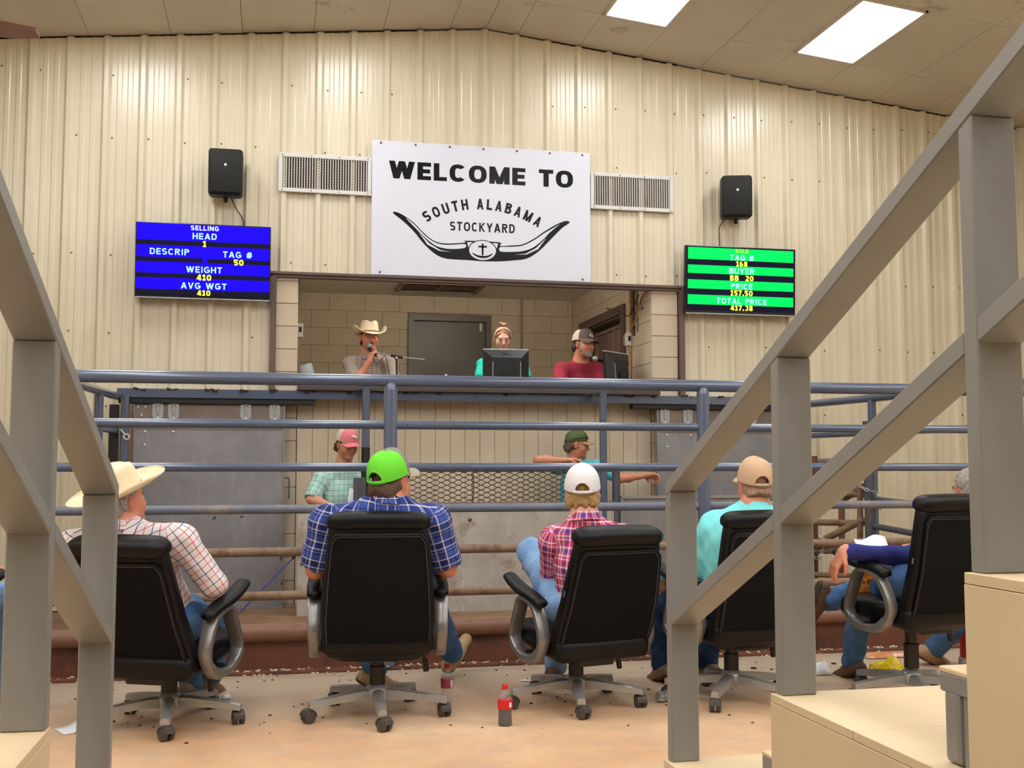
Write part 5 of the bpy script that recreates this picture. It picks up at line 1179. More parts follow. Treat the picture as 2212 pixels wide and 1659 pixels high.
# ------------------------------------------------------------------ soft bodies: signed distance shapes meshed with surface nets
class SDF:
    def __init__(s): s.p = []
    def cap(s, a, b, ra, rb=None, k=0.02, flat=None, fd=None, op='u', tagv=0):
        s.p.append(('c', np.array(a, float), np.array(b, float), ra, ra if rb is None else rb, k, flat, None if fd is None else np.array(fd, float), op, tagv)); return s
    def ell(s, c, r, k=0.02, rot=None, op='u', tagv=0):
        s.p.append(('e', np.array(c, float), np.array(r, float), None if rot is None else np.array(rot, float), 0, k, None, None, op, tagv)); return s
    def plane(s, c, n, k=0.0):      # keep the side opposite to n
        s.p.append(('p', np.array(c, float), np.array(n, float)/np.linalg.norm(n), 0, 0, k, None, None, 'i', 0)); return s
    def dist(s, p, X):
        t = p[0]
        if t == 'c':
            _, a, b, ra, rb, k, flat, fd, op, _t = p; ab = b-a; L = float(ab @ ab)+1e-12; q = X-a; h = np.clip((q @ ab)/L, 0, 1); q = q-h[..., None]*ab
            d2 = (q*q).sum(-1)
            if flat:
                w = q @ fd; d = np.sqrt(np.maximum(d2+w*w*(flat*flat-1), 0))
            else: d = np.sqrt(d2)
            return d-(ra+(rb-ra)*h)
        if t == 'e':
            _, c, r, rot, _0, k, _1, _2, op, _t = p; q = X-c
            if rot is not None: q = q @ rot
            k0 = np.sqrt(((q/r)**2).sum(-1)); k1 = np.sqrt(((q/(r*r))**2).sum(-1))+1e-9; return k0*(k0-1)/k1
        return (X-p[1]) @ p[2]
    def bounds(s, p, m):
        if p[0] == 'c': r = max(p[3], p[4])+m; return np.minimum(p[1], p[2])-r, np.maximum(p[1], p[2])+r
        if p[0] == 'e': r = (max(p[2]) if p[3] is not None else p[2])+m; return p[1]-r, p[1]+r
        return None
    def mesh(s, h, wobble=None):
        lo = np.full(3, 1e9); hi = np.full(3, -1e9)
        for p in s.p:
            if p[8] == 'u':
                a, b = s.bounds(p, 0.012); lo = np.minimum(lo, a); hi = np.maximum(hi, b)
        n = np.ceil((hi-lo)/h).astype(int)+2; V = np.full(n, 0.08, np.float32)
        ax = [lo[i]+h*np.arange(n[i]) for i in range(3)]
        for p in s.p:
            k = p[5]; bb = s.bounds(p, 0.05+k)
            if bb is None: i0, i1 = np.zeros(3, int), n
            else:
                i0 = np.clip(np.floor((bb[0]-lo)/h).astype(int), 0, n); i1 = np.clip(np.ceil((bb[1]-lo)/h).astype(int)+1, 0, n)
            if (i1 <= i0).any(): continue
            sl_ = tuple(slice(i0[i], i1[i]) for i in range(3))
            X = np.stack(np.meshgrid(ax[0][sl_[0]], ax[1][sl_[1]], ax[2][sl_[2]], indexing='ij'), -1); d = s.dist(p, X); v = V[sl_]
            if p[8] == 'u':
                if k > 0: hh = np.maximum(k-np.abs(v-d), 0)/k; V[sl_] = np.minimum(v, d)-hh*hh*k*0.25
                else: V[sl_] = np.minimum(v, d)
            else:
                e = -d if p[8] == 's' else d
                if k > 0: hh = np.maximum(k-np.abs(v-e), 0)/k; V[sl_] = np.maximum(v, e)+hh*hh*k*0.25
                else: V[sl_] = np.maximum(v, e)
        if wobble is not None:
            X = np.stack(np.meshgrid(*ax, indexing='ij'), -1); V = V+wobble(X).astype(np.float32)
        V[0], V[-1], V[:, 0], V[:, -1], V[:, :, 0], V[:, :, -1] = .05, .05, .05, .05, .05, .05
        return nets(V, lo, h)
def nets(V, lo, h):
    S = V < 0; nx, ny, nz = V.shape
    c = np.zeros((nx-1, ny-1, nz-1), np.int8)
    off = [(i, j, k) for i in (0, 1) for j in (0, 1) for k in (0, 1)]
    for (i, j, k) in off: c += S[i:nx-1+i, j:ny-1+j, k:nz-1+k]
    I = np.argwhere((c > 0) & (c < 8)); N = len(I)
    idx = np.full(c.shape, -1, np.int32); idx[I[:, 0], I[:, 1], I[:, 2]] = np.arange(N)
    val = {o: V[I[:, 0]+o[0], I[:, 1]+o[1], I[:, 2]+o[2]] for o in off}
    acc = np.zeros((N, 3)); cnt = np.zeros(N)
    for a in off:
        for d in range(3):
            if a[d]: continue
            b = list(a); b[d] = 1; b = tuple(b); va, vb = val[a], val[b]; cr = (va < 0) != (vb < 0); t = np.where(cr, va/np.where(cr, va-vb, 1), 0)
            p = np.array(a, float)[None, :].repeat(N, 0); p[:, d] += t; acc[cr] += p[cr]; cnt[cr] += 1
    P = (I+acc/np.maximum(cnt, 1)[:, None])*h+lo
    Q = []
    for d in range(3):
        e, f = (d+1) % 3, (d+2) % 3
        A = [slice(None)]*3; B = [slice(None)]*3; A[d] = slice(0, -1); B[d] = slice(1, None); sa, sb = S[tuple(A)], S[tuple(B)]
        G = np.argwhere(sa != sb); G = G[(G[:, e] > 0) & (G[:, f] > 0) & (G[:, e] < V.shape[e]-1) & (G[:, f] < V.shape[f]-1)]
        if not len(G): continue
        def ix(de, df): q = G.copy(); q[:, e] -= de; q[:, f] -= df; return idx[q[:, 0], q[:, 1], q[:, 2]]
        q = np.stack([ix(1, 1), ix(0, 1), ix(0, 0), ix(1, 0)], -1); fl = ~sa[G[:, 0], G[:, 1], G[:, 2]]; q[fl] = q[fl][:, ::-1]; Q.append(q)
    return P, np.concatenate(Q)
def relax(P, Q, it=2, lam=0.5):
    n = len(P); E = np.concatenate([Q[:, [0, 1]], Q[:, [1, 2]], Q[:, [2, 3]], Q[:, [3, 0]]])
    deg = np.maximum(np.bincount(E[:, 0], minlength=n)+np.bincount(E[:, 1], minlength=n), 1)[:, None]
    for _ in range(it):
        A = np.stack([np.bincount(E[:, 0], P[E[:, 1], i], n)+np.bincount(E[:, 1], P[E[:, 0], i], n) for i in range(3)], -1)/deg; P = P+lam*(A-P)
    return P
def np_obj(name, P, Q, m, parent=None, origin=None, col=None, uv=None):
    if origin is not None: P = P-np.array(origin)
    me = bpy.data.meshes.new(name); me.vertices.add(len(P)); me.vertices.foreach_set('co', P.astype(np.float32).ravel()); me.loops.add(Q.size); me.loops.foreach_set('vertex_index', Q.astype(np.int32).ravel())
    me.polygons.add(len(Q)); me.polygons.foreach_set('loop_start', np.arange(0, Q.size, 4, dtype=np.int32)); me.update(calc_edges=True)
    me.materials.append(m); me.polygons.foreach_set('use_smooth', np.ones(len(Q), bool))
    if col is not None:
        at_ = me.attributes.new('tint', 'FLOAT_COLOR', 'POINT'); at_.data.foreach_set('color', np.concatenate([col, np.ones((len(P), 1))], 1).astype(np.float32).ravel())
    if uv is not None:
        at_ = me.attributes.new('weave', 'FLOAT_VECTOR', 'POINT'); at_.data.foreach_set('vector', uv.astype(np.float32).ravel())
    me.update(); o = bpy.data.objects.new(name, me); COL.objects.link(o)
    if parent: o.parent = parent
    return o
# ------------------------------------------------------------------ materials of people
def skin_mat():
    t = NT('skin'); a = t.add('ShaderNodeAttribute', attribute_name='tint'); v = t.coord(1.0)
    t.base(t.mix(t.math('MULTIPLY', t.noise(v, 28, 4), 0.22), a.outputs['Color'], lin((188, 96, 74)))); t.b.inputs['Roughness'].default_value = 0.45; t.b.inputs['Subsurface Weight'].default_value = 0.08; t.b.inputs['Subsurface Radius'].default_value = (0.012, 0.004, 0.002)
    t.bump(t.noise(v, 90, 2), 0.08, 0.002); return t.m
M['skin'] = skin_mat()
def hair_mat(name, c, c2, sc=(60, 60, 14)):
    t = NT(name); n = t.noise(t.coord(sc), 3.0, 4, 0.6); t.base(t.ramp(n, [(0.32, lin(c2)), (0.68, lin(c))])); t.b.inputs['Roughness'].default_value = 0.5; t.bump(n, 0.7, 0.008); return t.m
def cloth(name, c, var=0.08, rough=0.85, fold=0.35):
    t = NT(name); v = t.coord(1.0); c = lin(c); n = t.noise(v, 9, 4); t.base(t.mix(n, tuple(x*(1-var) for x in c), tuple(min(1, x*(1+var)) for x in c))); t.b.inputs['Roughness'].default_value = rough; t.b.inputs['Specular IOR Level'].default_value = 0.25
    t.bump(t.noise(t.coord((1, 1, 0.6)), 13, 4, 0.6), fold, 0.03); return t.m
def jeans(name, c, fade):
    t = NT(name); v = t.coord(1.0); n = t.noise(v, 7, 5, 0.6); t.base(t.mix(t.ramp(n, [(0.35, 0.0), (0.7, 1.0)]), lin(c), lin(fade))); t.b.inputs['Roughness'].default_value = 0.9; t.b.inputs['Specular IOR Level'].default_value = 0.2
    t.bump(t.noise(t.coord((1, 1, 1.6)), 16, 4, 0.6), 0.4, 0.02); return t.m
def plaid(name, ground, bands_u, bands_v, pu, pv, mode='MIX', mixf=0.5):
    """woven check: bands are (start, end, colour) over one repeat"""
    t = NT(name); a = t.add('ShaderNodeAttribute', attribute_name='weave'); sp = t.add('ShaderNodeSeparateXYZ'); t.link(a.outputs['Vector'], sp.inputs[0])
    def side(o, per, bands):
        f = t.math('FRACT', t.math('DIVIDE', o, per)); st = [(0.0, lin(ground))]
        for (p, q, c) in bands: st += [(p, lin(c)), (q, lin(ground))]
        return t.ramp(f, st, 'CONSTANT')
    cu = side(sp.outputs[0], pu, bands_u); cv = side(sp.outputs[1], pv, bands_v)
    t.base(t.mix(mixf, cu, cv, mode)); t.b.inputs['Roughness'].default_value = 0.85; t.b.inputs['Specular IOR Level'].default_value = 0.2
    t.bump(t.noise(t.coord((1, 1, 0.6)), 13, 4, 0.6), 0.35, 0.03); return t.m
M['leather_brown'] = mat('boot_leather', (128, 98, 72), 0.6, var=0.15, vscale=20); M['leather_dark'] = mat('dark_boot', (86, 60, 40), 0.6, var=0.15, vscale=20); M['sole'] = mat('shoe_sole', (60, 44, 34), 0.8); M['boot_tan'] = mat('tan_boot', (168, 134, 96), 0.7, var=0.12, vscale=20)
M['eye_white'] = mat('eye_white', (222, 212, 204), 0.2); M['iris'] = mat('iris', (44, 34, 28), 0.15)
def straw():
    t = NT('straw_hat'); v = t.coord(1.0); n = t.noise(t.coord((120, 120, 160)), 2.0, 2); m_ = t.noise(v, 12, 3); t.base(t.mix(t.ramp(m_, [(0.4, 0.0), (0.75, 0.45)]), t.ramp(n, [(0.3, lin((236, 216, 178))), (0.7, lin((248, 234, 204)))]), lin((222, 190, 134)))); t.b.inputs['Roughness'].default_value = 0.6; t.bump(n, 0.35, 0.002); return t.m
M['straw'] = straw(); M['hat_band'] = mat('hat_band', (142, 100, 58), 0.6)
def vec(*a): return np.array(a, float)
def unit(v): v = np.array(v, float); return v/(np.linalg.norm(v)+1e-9)
def frame(yaw, pitch=0.0, roll=0.0):
    """columns right, forward, up of a head or trunk that faces yaw (clockwise from +y), pitched up"""
    m = Matrix.Rotation(-yaw, 3, 'Z') @ Matrix.Rotation(pitch, 3, 'X') @ Matrix.Rotation(roll, 3, 'Y'); return np.array(m)
# ------------------------------------------------------------------ heads
def head_sdf(S, c, F, sc=1.0, fat=0.0, nose=1.0):
    def W(*p): return c+F @ (vec(*p)*sc)
    E_ = lambda p, r, **k: S.ell(W(*p), vec(*r)*sc, rot=F, **k)
    C_ = lambda a, b, ra, rb=None, **k: S.cap(W(*a), W(*b), ra*sc, None if rb is None else rb*sc, **k)
    E_((0, -.012, .035), (.074, .094, .086), k=.01); E_((0, .026, -.022), (.064+fat*.5, .066, .082), k=.03); E_((0, .030, -.074), (.052+fat, .050, .040+fat*.4), k=.025)
    C_((-.012, .072, -.098), (.012, .072, -.098), .019, k=.02); E_((.040, .052, -.030), (.030, .032, .034), k=.02); E_((-.040, .052, -.030), (.030, .032, .034), k=.02)
    C_((-.036, .076, .026), (.036, .076, .026), .013, k=.015)
    for s in (-1, 1): S.ell(W(s*.032, .101, .002), vec(.019, .015, .012)*sc, rot=F, k=.012, op='s')
    C_((0, .084, .012), (0, .108*nose, -.030), .0085, .0130, k=.012); E_((0, .096, -.036), (.019, .014, .010), k=.008)
    C_((-.017, .084, -.062), (.017, .084, -.062), .0075, k=.007); C_((-.014, .083, -.073), (.014, .083, -.073), .0078, k=.006); C_((-.02, .094, -.0675), (.02, .094, -.0675), .0032, k=.004, op='s')
    for s in (-1, 1):
        S.ell(W(s*.079, -.008, -.004), vec(.011, .021, .034)*sc, rot=F @ np.array(Matrix.Rotation(s*R(-22), 3, 'Z') @ Matrix.Rotation(R(-10), 3, 'X')), k=.010)
        S.ell(W(s*.090, -.004, -.004), vec(.007, .010, .018)*sc, rot=F, k=.006, op='s')
    return W
def hand_sdf(S, wrist, d, n, thumb, curl=(30, 40, 30), spread=5.0, sc=1.0, thumb_in=0.5):
    """wrist point, direction d to the fingers, palm normal n (the side the fingers close to), thumb side +1/-1 along d x n"""
    d = unit(d); n = unit(np.array(n)-d*np.dot(n, d)); s = unit(np.cross(d, n))*thumb; w = np.array(wrist)
    S.cap(w-d*.02, w+d*.015, .024*sc, .026*sc, k=.02, flat=1.35, fd=n)
    for q in (-.027, -.009, .009, .027): S.cap(w+d*.012+s*q*.6, w+d*.085*sc+s*q*sc, .018*sc, .0135*sc, k=.012)
    for i, (q, L) in enumerate(((.029, .88), (.010, 1.0), (-.010, .95), (-.028, .75))):
        p = w+d*.085*sc+s*q*sc; a = 0.0; dirv = unit(d+s*q*spread*.6)
        for j, (ln, rr) in enumerate(((.042, .0098), (.027, .0090), (.022, .0080))):
            a += R(curl[j]); e = dirv*math.cos(a)+n*math.sin(a); p2 = p+e*ln*L*sc; S.cap(p, p2, rr*sc, rr*.92*sc, k=.003); p = p2
    p = w+d*.018+s*.026*sc; e = unit(d*.75+s*.75+n*.35); p2 = p+e*.042*sc; S.cap(p, p2, .0145*sc, .0115*sc, k=.012); e2 = unit(d*.85+s*(.55-thumb_in)+n*(.25+thumb_in*.6)); p3 = p2+e2*.032*sc; S.cap(p2, p3, .0115*sc, .0098*sc, k=.004); e3 = unit(d*.8-s*thumb_in*.5+n*thumb_in); S.cap(p3, p3+e3*.026*sc, .0098*sc, .0085*sc, k=.004)
# ------------------------------------------------------------------ head wear
def add_cap(root, c, F, org, colF, colM, colV, opening=True, strap=None, tilt=0.0, name='cap', sc=1.0, rx=.086, rz=.100, patch=None, button=None, vis_tilt=0.0):
    Fm = Matrix(F.tolist()) @ Matrix.Rotation(tilt, 3, 'X'); ctr = Vector(c)-Vector(org)
    def W(x, y, z): return ctr+Fm @ (Vector((x, y, z))*sc)
    cap_e = empty(name, (0, 0, 0), 0, parent=root)
    ry, yc, z0 = .106, -.012, .036
    nph, nth = 96, 22; bm = bmesh.new(); rings = []
    for j in range(nth):
        th = (j/(nth-1))*math.pi/2*0.985; ring = []
        for i in range(nph):
            ph = 2*math.pi*i/nph; q = math.cos(th)**0.72; zz = math.sin(th)**0.92
            front = max(0, math.sin(ph))**2*0.012*math.sin(th*1.6)
            x = rx*q*math.cos(ph); y = yc+ry*q*math.sin(ph)+front*.6; z = z0+rz*zz+front*.8-0.010*(1-zz)*max(0, -math.sin(ph))
            ring.append(bm.verts.new(W(x, y, z)))
        rings.append(ring)
    arch = lambda i: (2*math.pi*i/nph)
    for j in range(nth-1):
        for i in range(nph):
            ph = 2*math.pi*(i+.5)/nph; dphi = abs(((ph-1.5*math.pi+math.pi) % (2*math.pi))-math.pi); xx = dphi*.09; zz = rz*math.sin((j+.5)/(nth-1)*math.pi/2)**.92
            if opening and xx < .040 and zz < .044*math.sqrt(max(0, 1-(xx/.040)**2))+.0001: continue
            f = bm.faces.new((rings[j][i], rings[j][(i+1) % nph], rings[j+1][(i+1) % nph], rings[j+1][i])); f.material_index = 0 if math.sin(ph) > 0.28 else 1
    bm.faces.new(rings[-1])
    cr = to_obj('crown', bm, [colF, colM], cap_e, smooth=60); sd = cr.modifiers.new('thickness', 'SOLIDIFY'); sd.thickness = 0.003; sd.offset = 0.6
    def surf(ph, z):   # point of the dome at angle ph, height z
        s_ = min(1, max(0, (z/rz))) ** (1/0.92); th = math.asin(s_); q = math.cos(th)**0.72; return W(rx*q*math.cos(ph)*1.012, yc+ry*q*math.sin(ph)*1.012, z0+z-0.010*(1-z/rz)*max(0, -math.sin(ph)))
    bm = bmesh.new()
    if opening:
        tube(bm, [surf(1.5*math.pi+R(27)*math.cos(a), .003+.045*math.sin(a)) for a in [math.pi*k/20 for k in range(21)]], .0035*sc, 6)
    tube(bm, [surf(1.5*math.pi+R(28)+(2*math.pi-R(56))*k/50, .002) for k in range(51)], .003*sc, 6)
    for a in (0, 60, 120, 180, 240, 300):
        if opening and a == 270: continue
        tube(bm, [surf(R(a+30), .047+(rz-.048)*k/8 if (opening and abs(a+30-270) < 5) else .004+(rz-.006)*k/8) for k in range(9)], .0013*sc, 5)
    to_obj('trim_tape', bm, colM, cap_e)
    if opening:
        bm = bmesh.new(); n_ = 16; lo_ = [bm.verts.new(surf(1.5*math.pi+R(31)*(2*k/n_-1), .001)+Fm @ Vector((0, 0, -.004))) for k in range(n_+1)]; hi_ = [bm.verts.new(surf(1.5*math.pi+R(31)*(2*k/n_-1), .001)+Fm @ Vector((0, 0, .012))) for k in range(n_+1)]
        for k in range(n_): bm.faces.new((lo_[k], lo_[k+1], hi_[k+1], hi_[k]))
        so = to_obj('strap', bm, strap or colM, cap_e); sd = so.modifiers.new('thickness', 'SOLIDIFY'); sd.thickness = .003
    bm = bmesh.new(); bmesh.ops.create_uvsphere(bm, u_segments=10, v_segments=6, radius=.008*sc, matrix=Matrix.Translation(W(0, yc+.001, z0+rz+.002)) @ Fm.to_4x4() @ Matrix.Diagonal((1, 1, .55, 1))); to_obj('button', bm, button or colF, cap_e)
    bm = bmesh.new(); nu, nv = 22, 8; V = []
    for j in range(nv+1):
        v = j/nv; row = []
        for i in range(nu+1):
            a = R(-66+132*i/nu); e = math.cos(a*1.18)
            bx = rx*1.01*math.sin(a); by = yc+ry*1.01*math.cos(a)
            fx = .080*math.sin(a*1.15); fy = yc+ry+.072*max(0.0, e)**0.75-.012*(1-e)
            x = bx+(fx-bx)*v; y = by+(fy-by)*v; z = z0+.003-.020*(x/.075)**2-v*.012-vis_tilt*v
            row.append(bm.verts.new(W(x, y, z)))
        V.append(row)
    for j in range(nv):
        for i in range(nu): bm.faces.new((V[j][i], V[j][i+1], V[j+1][i+1], V[j+1][i]))
    vs = to_obj('visor', bm, colV, cap_e, smooth=60); sd = vs.modifiers.new('thickness', 'SOLIDIFY'); sd.thickness = .004
    if patch: patch(cap_e, W, surf, Fm)
    return cap_e
def add_hat(root, c, F, org, tilt=0.0, sc=1.0, name='cowboy_hat', curl=.075, crown=.115, dip=.022):
    Fm = Matrix(F.tolist()) @ Matrix.Rotation(tilt, 3, 'X'); ctr = Vector(c)-Vector(org)
    def W(x, y, z): return ctr+Fm @ (Vector((x, y, z))*sc)
    he = empty(name, (0, 0, 0), 0, parent=root); rx, ry, z0, yc = .086, .106, .050, -.008
    bm = bmesh.new(); n_ = 56; rings = []
    prof = [(1.0, 0), (1.0, .012), (.985, .03), (.955, .055), (.92, .08), (.875, .098), (.79, .110), (.62, .116), (.40, .117), (.18, .117), (.02, .117)]
    for (q, h) in prof:
        ring = []
        for k in range(n_):
            a = 2*math.pi*k/n_; x = rx*q*math.cos(a); y = ry*q*math.sin(a); hh = h*crown/.117
            t = min(1, h/.1)
            hh += t*.012*(-y/ry)*0.5-t*(.030*math.exp(-(x/.022)**2)*(1-.45*(abs(y)/ry)**2))*(1 if h > .1 else 0)
            x *= 1-.20*t*max(0, y/ry)**1.5
            ring.append(bm.verts.new(W(x, yc+y, z0+hh)))
        rings.append(ring)
    for A, B in zip(rings, rings[1:]):
        for k in range(n_): bm.faces.new((A[k], A[(k+1) % n_], B[(k+1) % n_], B[k]))
    bm.faces.new(rings[-1]); o = to_obj('crown', bm, M['straw'], he, smooth=70)
    bm = bmesh.new(); V = []; nr = 10
    for j in range(nr+1):
        v = j/nr; row = []
        for k in range(n_):
            a = 2*math.pi*k/n_; w_ = .088+.016*abs(math.sin(a)); ca, sa = math.cos(a), math.sin(a)
            side = abs(ca)**2.4
            rad = v*w_; x = (rx+rad*(1-.42*side*v))*ca; y = (ry+rad)*sa; z = -.006*v+curl*side*v**1.8-dip*abs(sa)**3*v**1.5
            row.append(bm.verts.new(W(x, yc+y, z0+z)))
        V.append(row)
    for j in range(nr):
        for k in range(n_): bm.faces.new((V[j][k], V[j][(k+1) % n_], V[j+1][(k+1) % n_], V[j+1][k]))
    o = to_obj('brim', bm, M['straw'], he, smooth=70); sd = o.modifiers.new('thickness', 'SOLIDIFY'); sd.thickness = .004
    bm = bmesh.new(); tube(bm, [V[-1][0].co.copy() if False else W((rx+(.088+.016*abs(math.sin(a)))*(1-.42*abs(math.cos(a))**2.4))*math.cos(a), yc+(ry+.088+.016*abs(math.sin(a)))*math.sin(a), z0-.006+curl*abs(math.cos(a))**2.4-dip*abs(math.sin(a))**3) for a in [2*math.pi*k/56 for k in range(56)]], .0032, 6, closed=True); to_obj('bound_edge', bm, M['straw'], he)
    bm = bmesh.new(); lo_, hi_ = [], []
    for k in range(n_):
        a = 2*math.pi*k/n_; lo_.append(bm.verts.new(W(rx*1.015*math.cos(a), yc+ry*1.015*math.sin(a), z0+.003))); hi_.append(bm.verts.new(W(rx*1.012*math.cos(a), yc+ry*1.012*math.sin(a), z0+.014)))
    for k in range(n_): bm.faces.new((lo_[k], lo_[(k+1) % n_], hi_[(k+1) % n_], hi_[k]))
    o = to_obj('hat_band', bm, M['hat_band'], he); sd = o.modifiers.new('thickness', 'SOLIDIFY'); sd.thickness = .003
    return he
# ------------------------------------------------------------------ people
def wob(amp, fr, seed):
    a = np.random.default_rng(seed).uniform(0, 6.28, 6)
    def f(X):
        x, y, z = X[..., 0]*fr, X[..., 1]*fr, X[..., 2]*fr
        return amp*(np.sin(1.3*x+0.7*z+1.5*np.sin(.9*y+a[0])+a[1])*np.sin(1.1*y+.8*z+a[2])+.6*np.sin(2.1*z+1.2*x+a[3])*np.sin(1.9*y-1.1*x+a[4]))
    return f
SK = dict(fair=(222, 162, 134), red=(216, 146, 116), tan=(200, 138, 106), pale=(232, 184, 160))
def seated(chair, sw=0.19, feet=0.45, bb=1.0):
    c = CH[chair]; s = 0.475+c['dz']; ye = c['yaw']; ln = c['lean']; Rz = np.array(Matrix.Rotation(-ye, 3, 'Z')); o = vec(c['x'], c['y'], 0)
    t = math.tan(ln)
    def W(x, y, z): return o+Rz @ vec(x, y, z)
    by = lambda h: -0.150+.112*bb-t*h*0.9
    J = dict(pelvis=W(0, by(0.02), s+.085), chest=W(0, by(.36), s+.36), neck=W(0, by(.55)+.02, s+.56), head=W(0, by(.62)+.07, s+.71))
    for n_, sg in (('L', -1), ('R', 1)):
        J['sh'+n_] = W(sg*sw, by(.5)+.02, s+.505); J['el'+n_] = W(sg*(sw+.10), by(.3)+.10, s+.245); J['wr'+n_] = W(sg*(sw+.08), .20, s+.235)
        J['hip'+n_] = W(sg*.09, -.06, s+.075); J['kn'+n_] = W(sg*.13, .40, s+.075); J['an'+n_] = W(sg*.14, feet, .10); J['toe'+n_] = W(sg*.16, feet+.17, .035)
    return J, ye, W
def tints(P, c, F, sk, stub, sc, lipc=(178, 92, 84)):
    base = np.array(lin(SK[sk])); C = np.repeat(base[None], len(P), 0)
    L = ((P-c) @ F)/sc; x, y, z = L.T
    def mixm(C, m, col): return C*(1-m[:, None])+np.array(lin(col))[None]*m[:, None]
    near = (np.abs(z) < .16) & (np.abs(x) < .12) & (np.abs(y) < .16)
    warm = np.exp(-((np.abs(x)-.040)/.022)**2-((z+.028)/.024)**2)*(y > .03)*.40+np.exp(-(x/.018)**2-((z+.03)/.02)**2)*(y > .06)*.40+(np.abs(x) > .074)*(np.abs(z) < .05)*.45
    C = mixm(C, np.clip(warm*near, 0, 1), (200, 96, 78))
    if stub: C = mixm(C, np.clip(((-z-.030)/.03), 0, 1)*np.clip((y+.01)/.04, 0, 1)*near*stub[1]*(1-np.exp(-(x/.028)**2-((z+.066)/.014)**2)), stub[0])
    C = mixm(C, np.clip(np.exp(-(x/.021)**4-((z+.0675)/.0105)**4)*(y > .065)*near*.75, 0, 1), lipc)
    C = mixm(C, np.clip(np.exp(-((np.abs(x)-.032)/.017)**4-((z-.001)/.010)**4)*(y > .05)*near*.45, 0, 1), (150, 84, 66))
    return C
def person(label, J, face, F, tyaw, sk='fair', b=1.0, shirt=None, trousers=None, shoes=None, sleeves=('short', 'short'), hands=None, stub=None, hair=None, beard=None, brows=(90, 62, 44), wear=None, collar=None, fat=0.0, h=0.007, eyes=True, depth=1.0, belly=0.0, headsc=1.0, hide_legs=False, gaze=0.0, neckr=.056, lean_t=None, nose=1.0, group=None):
    c = np.array(J['head'], float); F = np.array(F); T = frame(tyaw); tf = T[:, 1]; tr = T[:, 0]
    J = {k: np.array(v, float) for k, v in J.items()}
    org = vec(J['pelvis'][0], J['pelvis'][1], J.get('ground', 0.0) if not isinstance(J.get('ground'), np.ndarray) else float(J['ground']))
    S = SDF(); Wh = head_sdf(S, c, F, headsc, fat, nose)
    S.cap(Wh(0, -.022, -.045), J['neck']+vec(0, 0, .01), neckr*headsc, neckr*1.12, k=.02); S.cap(J['neck'], J['chest'], .075, .115*b, k=.05, flat=1.3, fd=tf); S.cap(J['chest'], J['pelvis'], .115*b, .115*b, k=.05, flat=1.3, fd=tf)
    for n_ in 'LR':
        S.cap(J['neck']-vec(0, 0, .02), J['sh'+n_], .05, .052, k=.03); lg_ = sleeves['LR'.index(n_)] in ('long', 'roll'); fb_ = .82 if lg_ else 1.0; S.cap(J['sh'+n_], J['el'+n_], .050*min(b, 1.15)*fb_, .040*min(b, 1.15)*fb_, k=.02); S.cap(J['el'+n_], J['wr'+n_], .041*min(b, 1.15)*fb_, .027*min(b, 1.1), k=.015)
        m_ = J['el'+n_]*.68+J['wr'+n_]*.32
        if not lg_: S.ell(m_, (.043*min(b, 1.12),)*3, k=.03)
        hd = (hands or {}).get(n_)
        if hd: hand_sdf(S, J['wr'+n_], **hd)
        else:
            d = unit(J['wr'+n_]-J['el'+n_]); hand_sdf(S, J['wr'+n_], d, (0, 0, -1), 1 if n_ == 'R' else -1, curl=(25, 30, 20))
        S.cap(J['hip'+n_], J['kn'+n_], .072*b, .055, k=.03); S.cap(J['kn'+n_], J['an'+n_], .052, .036, k=.02)
    P, Q = S.mesh(h); P = relax(P, Q, 1, .4)
    body = np_obj('person', P, Q, M['skin'], None, org, tints(P, c, F, sk, stub, headsc)); body.location = org; tag(body, label, 'person', group)
    # ---- shirt
    S = SDF(); mb = min(b, 1.2); up = unit(J['neck']-J['pelvis'])
    S.cap(J['pelvis']-vec(0, 0, .02), J['chest'], .145*b, .160*b, k=.05, flat=1.32/depth, fd=tf); S.cap(J['chest'], J['neck']-up*.075, .160*b, .095*b, k=.06, flat=1.35/depth, fd=tf)
    if belly: S.ell(J['pelvis']*.6+J['chest']*.4+tf*.06, (.15*b, .15*b+belly, .15*b), k=.06, rot=T)
    S.cap(J['neck']-up*.045, J['neck']-up*.01, .078, .070, k=.03)
    ends = {}
    for n_, sl in zip('LR', sleeves):
        sh, el, wr = J['sh'+n_], J['el'+n_], J['wr'+n_]
        S.cap(J['neck']-up*.035, sh, .064*mb, .066*mb, k=.045)
        if sl == 'short': e = sh+(el-sh)*.86; S.cap(sh, e, .069*mb, .066*mb, k=.035); d = unit(el-sh); S.ell(e+d*.052, (.060*mb,)*3, k=.004, op='s'); ends[n_] = e
        elif sl == 'tee': e = sh+(el-sh)*.62; S.cap(sh, e, .066*mb, .064*mb, k=.035); d = unit(el-sh); S.ell(e+d*.052, (.060*mb,)*3, k=.004, op='s')
        elif sl == 'roll': e = el+(wr-el)*.18; S.cap(sh, el, .064*mb, .056*mb, k=.035); S.cap(el, e, .056*mb, .052*mb, k=.02)
        else: S.cap(sh, el, .066*mb, .056*mb, k=.035); S.cap(el, wr-unit(wr-el)*.015, .055*mb, .040, k=.02)
    P, Q = S.mesh(.0085, wob(.0045, 26, int(abs(c[0])*100)+3)); P = relax(P, Q, 2, .5)
    uv = np.zeros((len(P), 3)); best = np.full(len(P), 9.0)
    segs = [(J['pelvis'], J['neck'], .15*b, tr, tf)]
    for n_ in 'LR': segs += [(J['sh'+n_], J['el'+n_], .058, None, None), (J['el'+n_], J['wr'+n_], .048, None, None)]
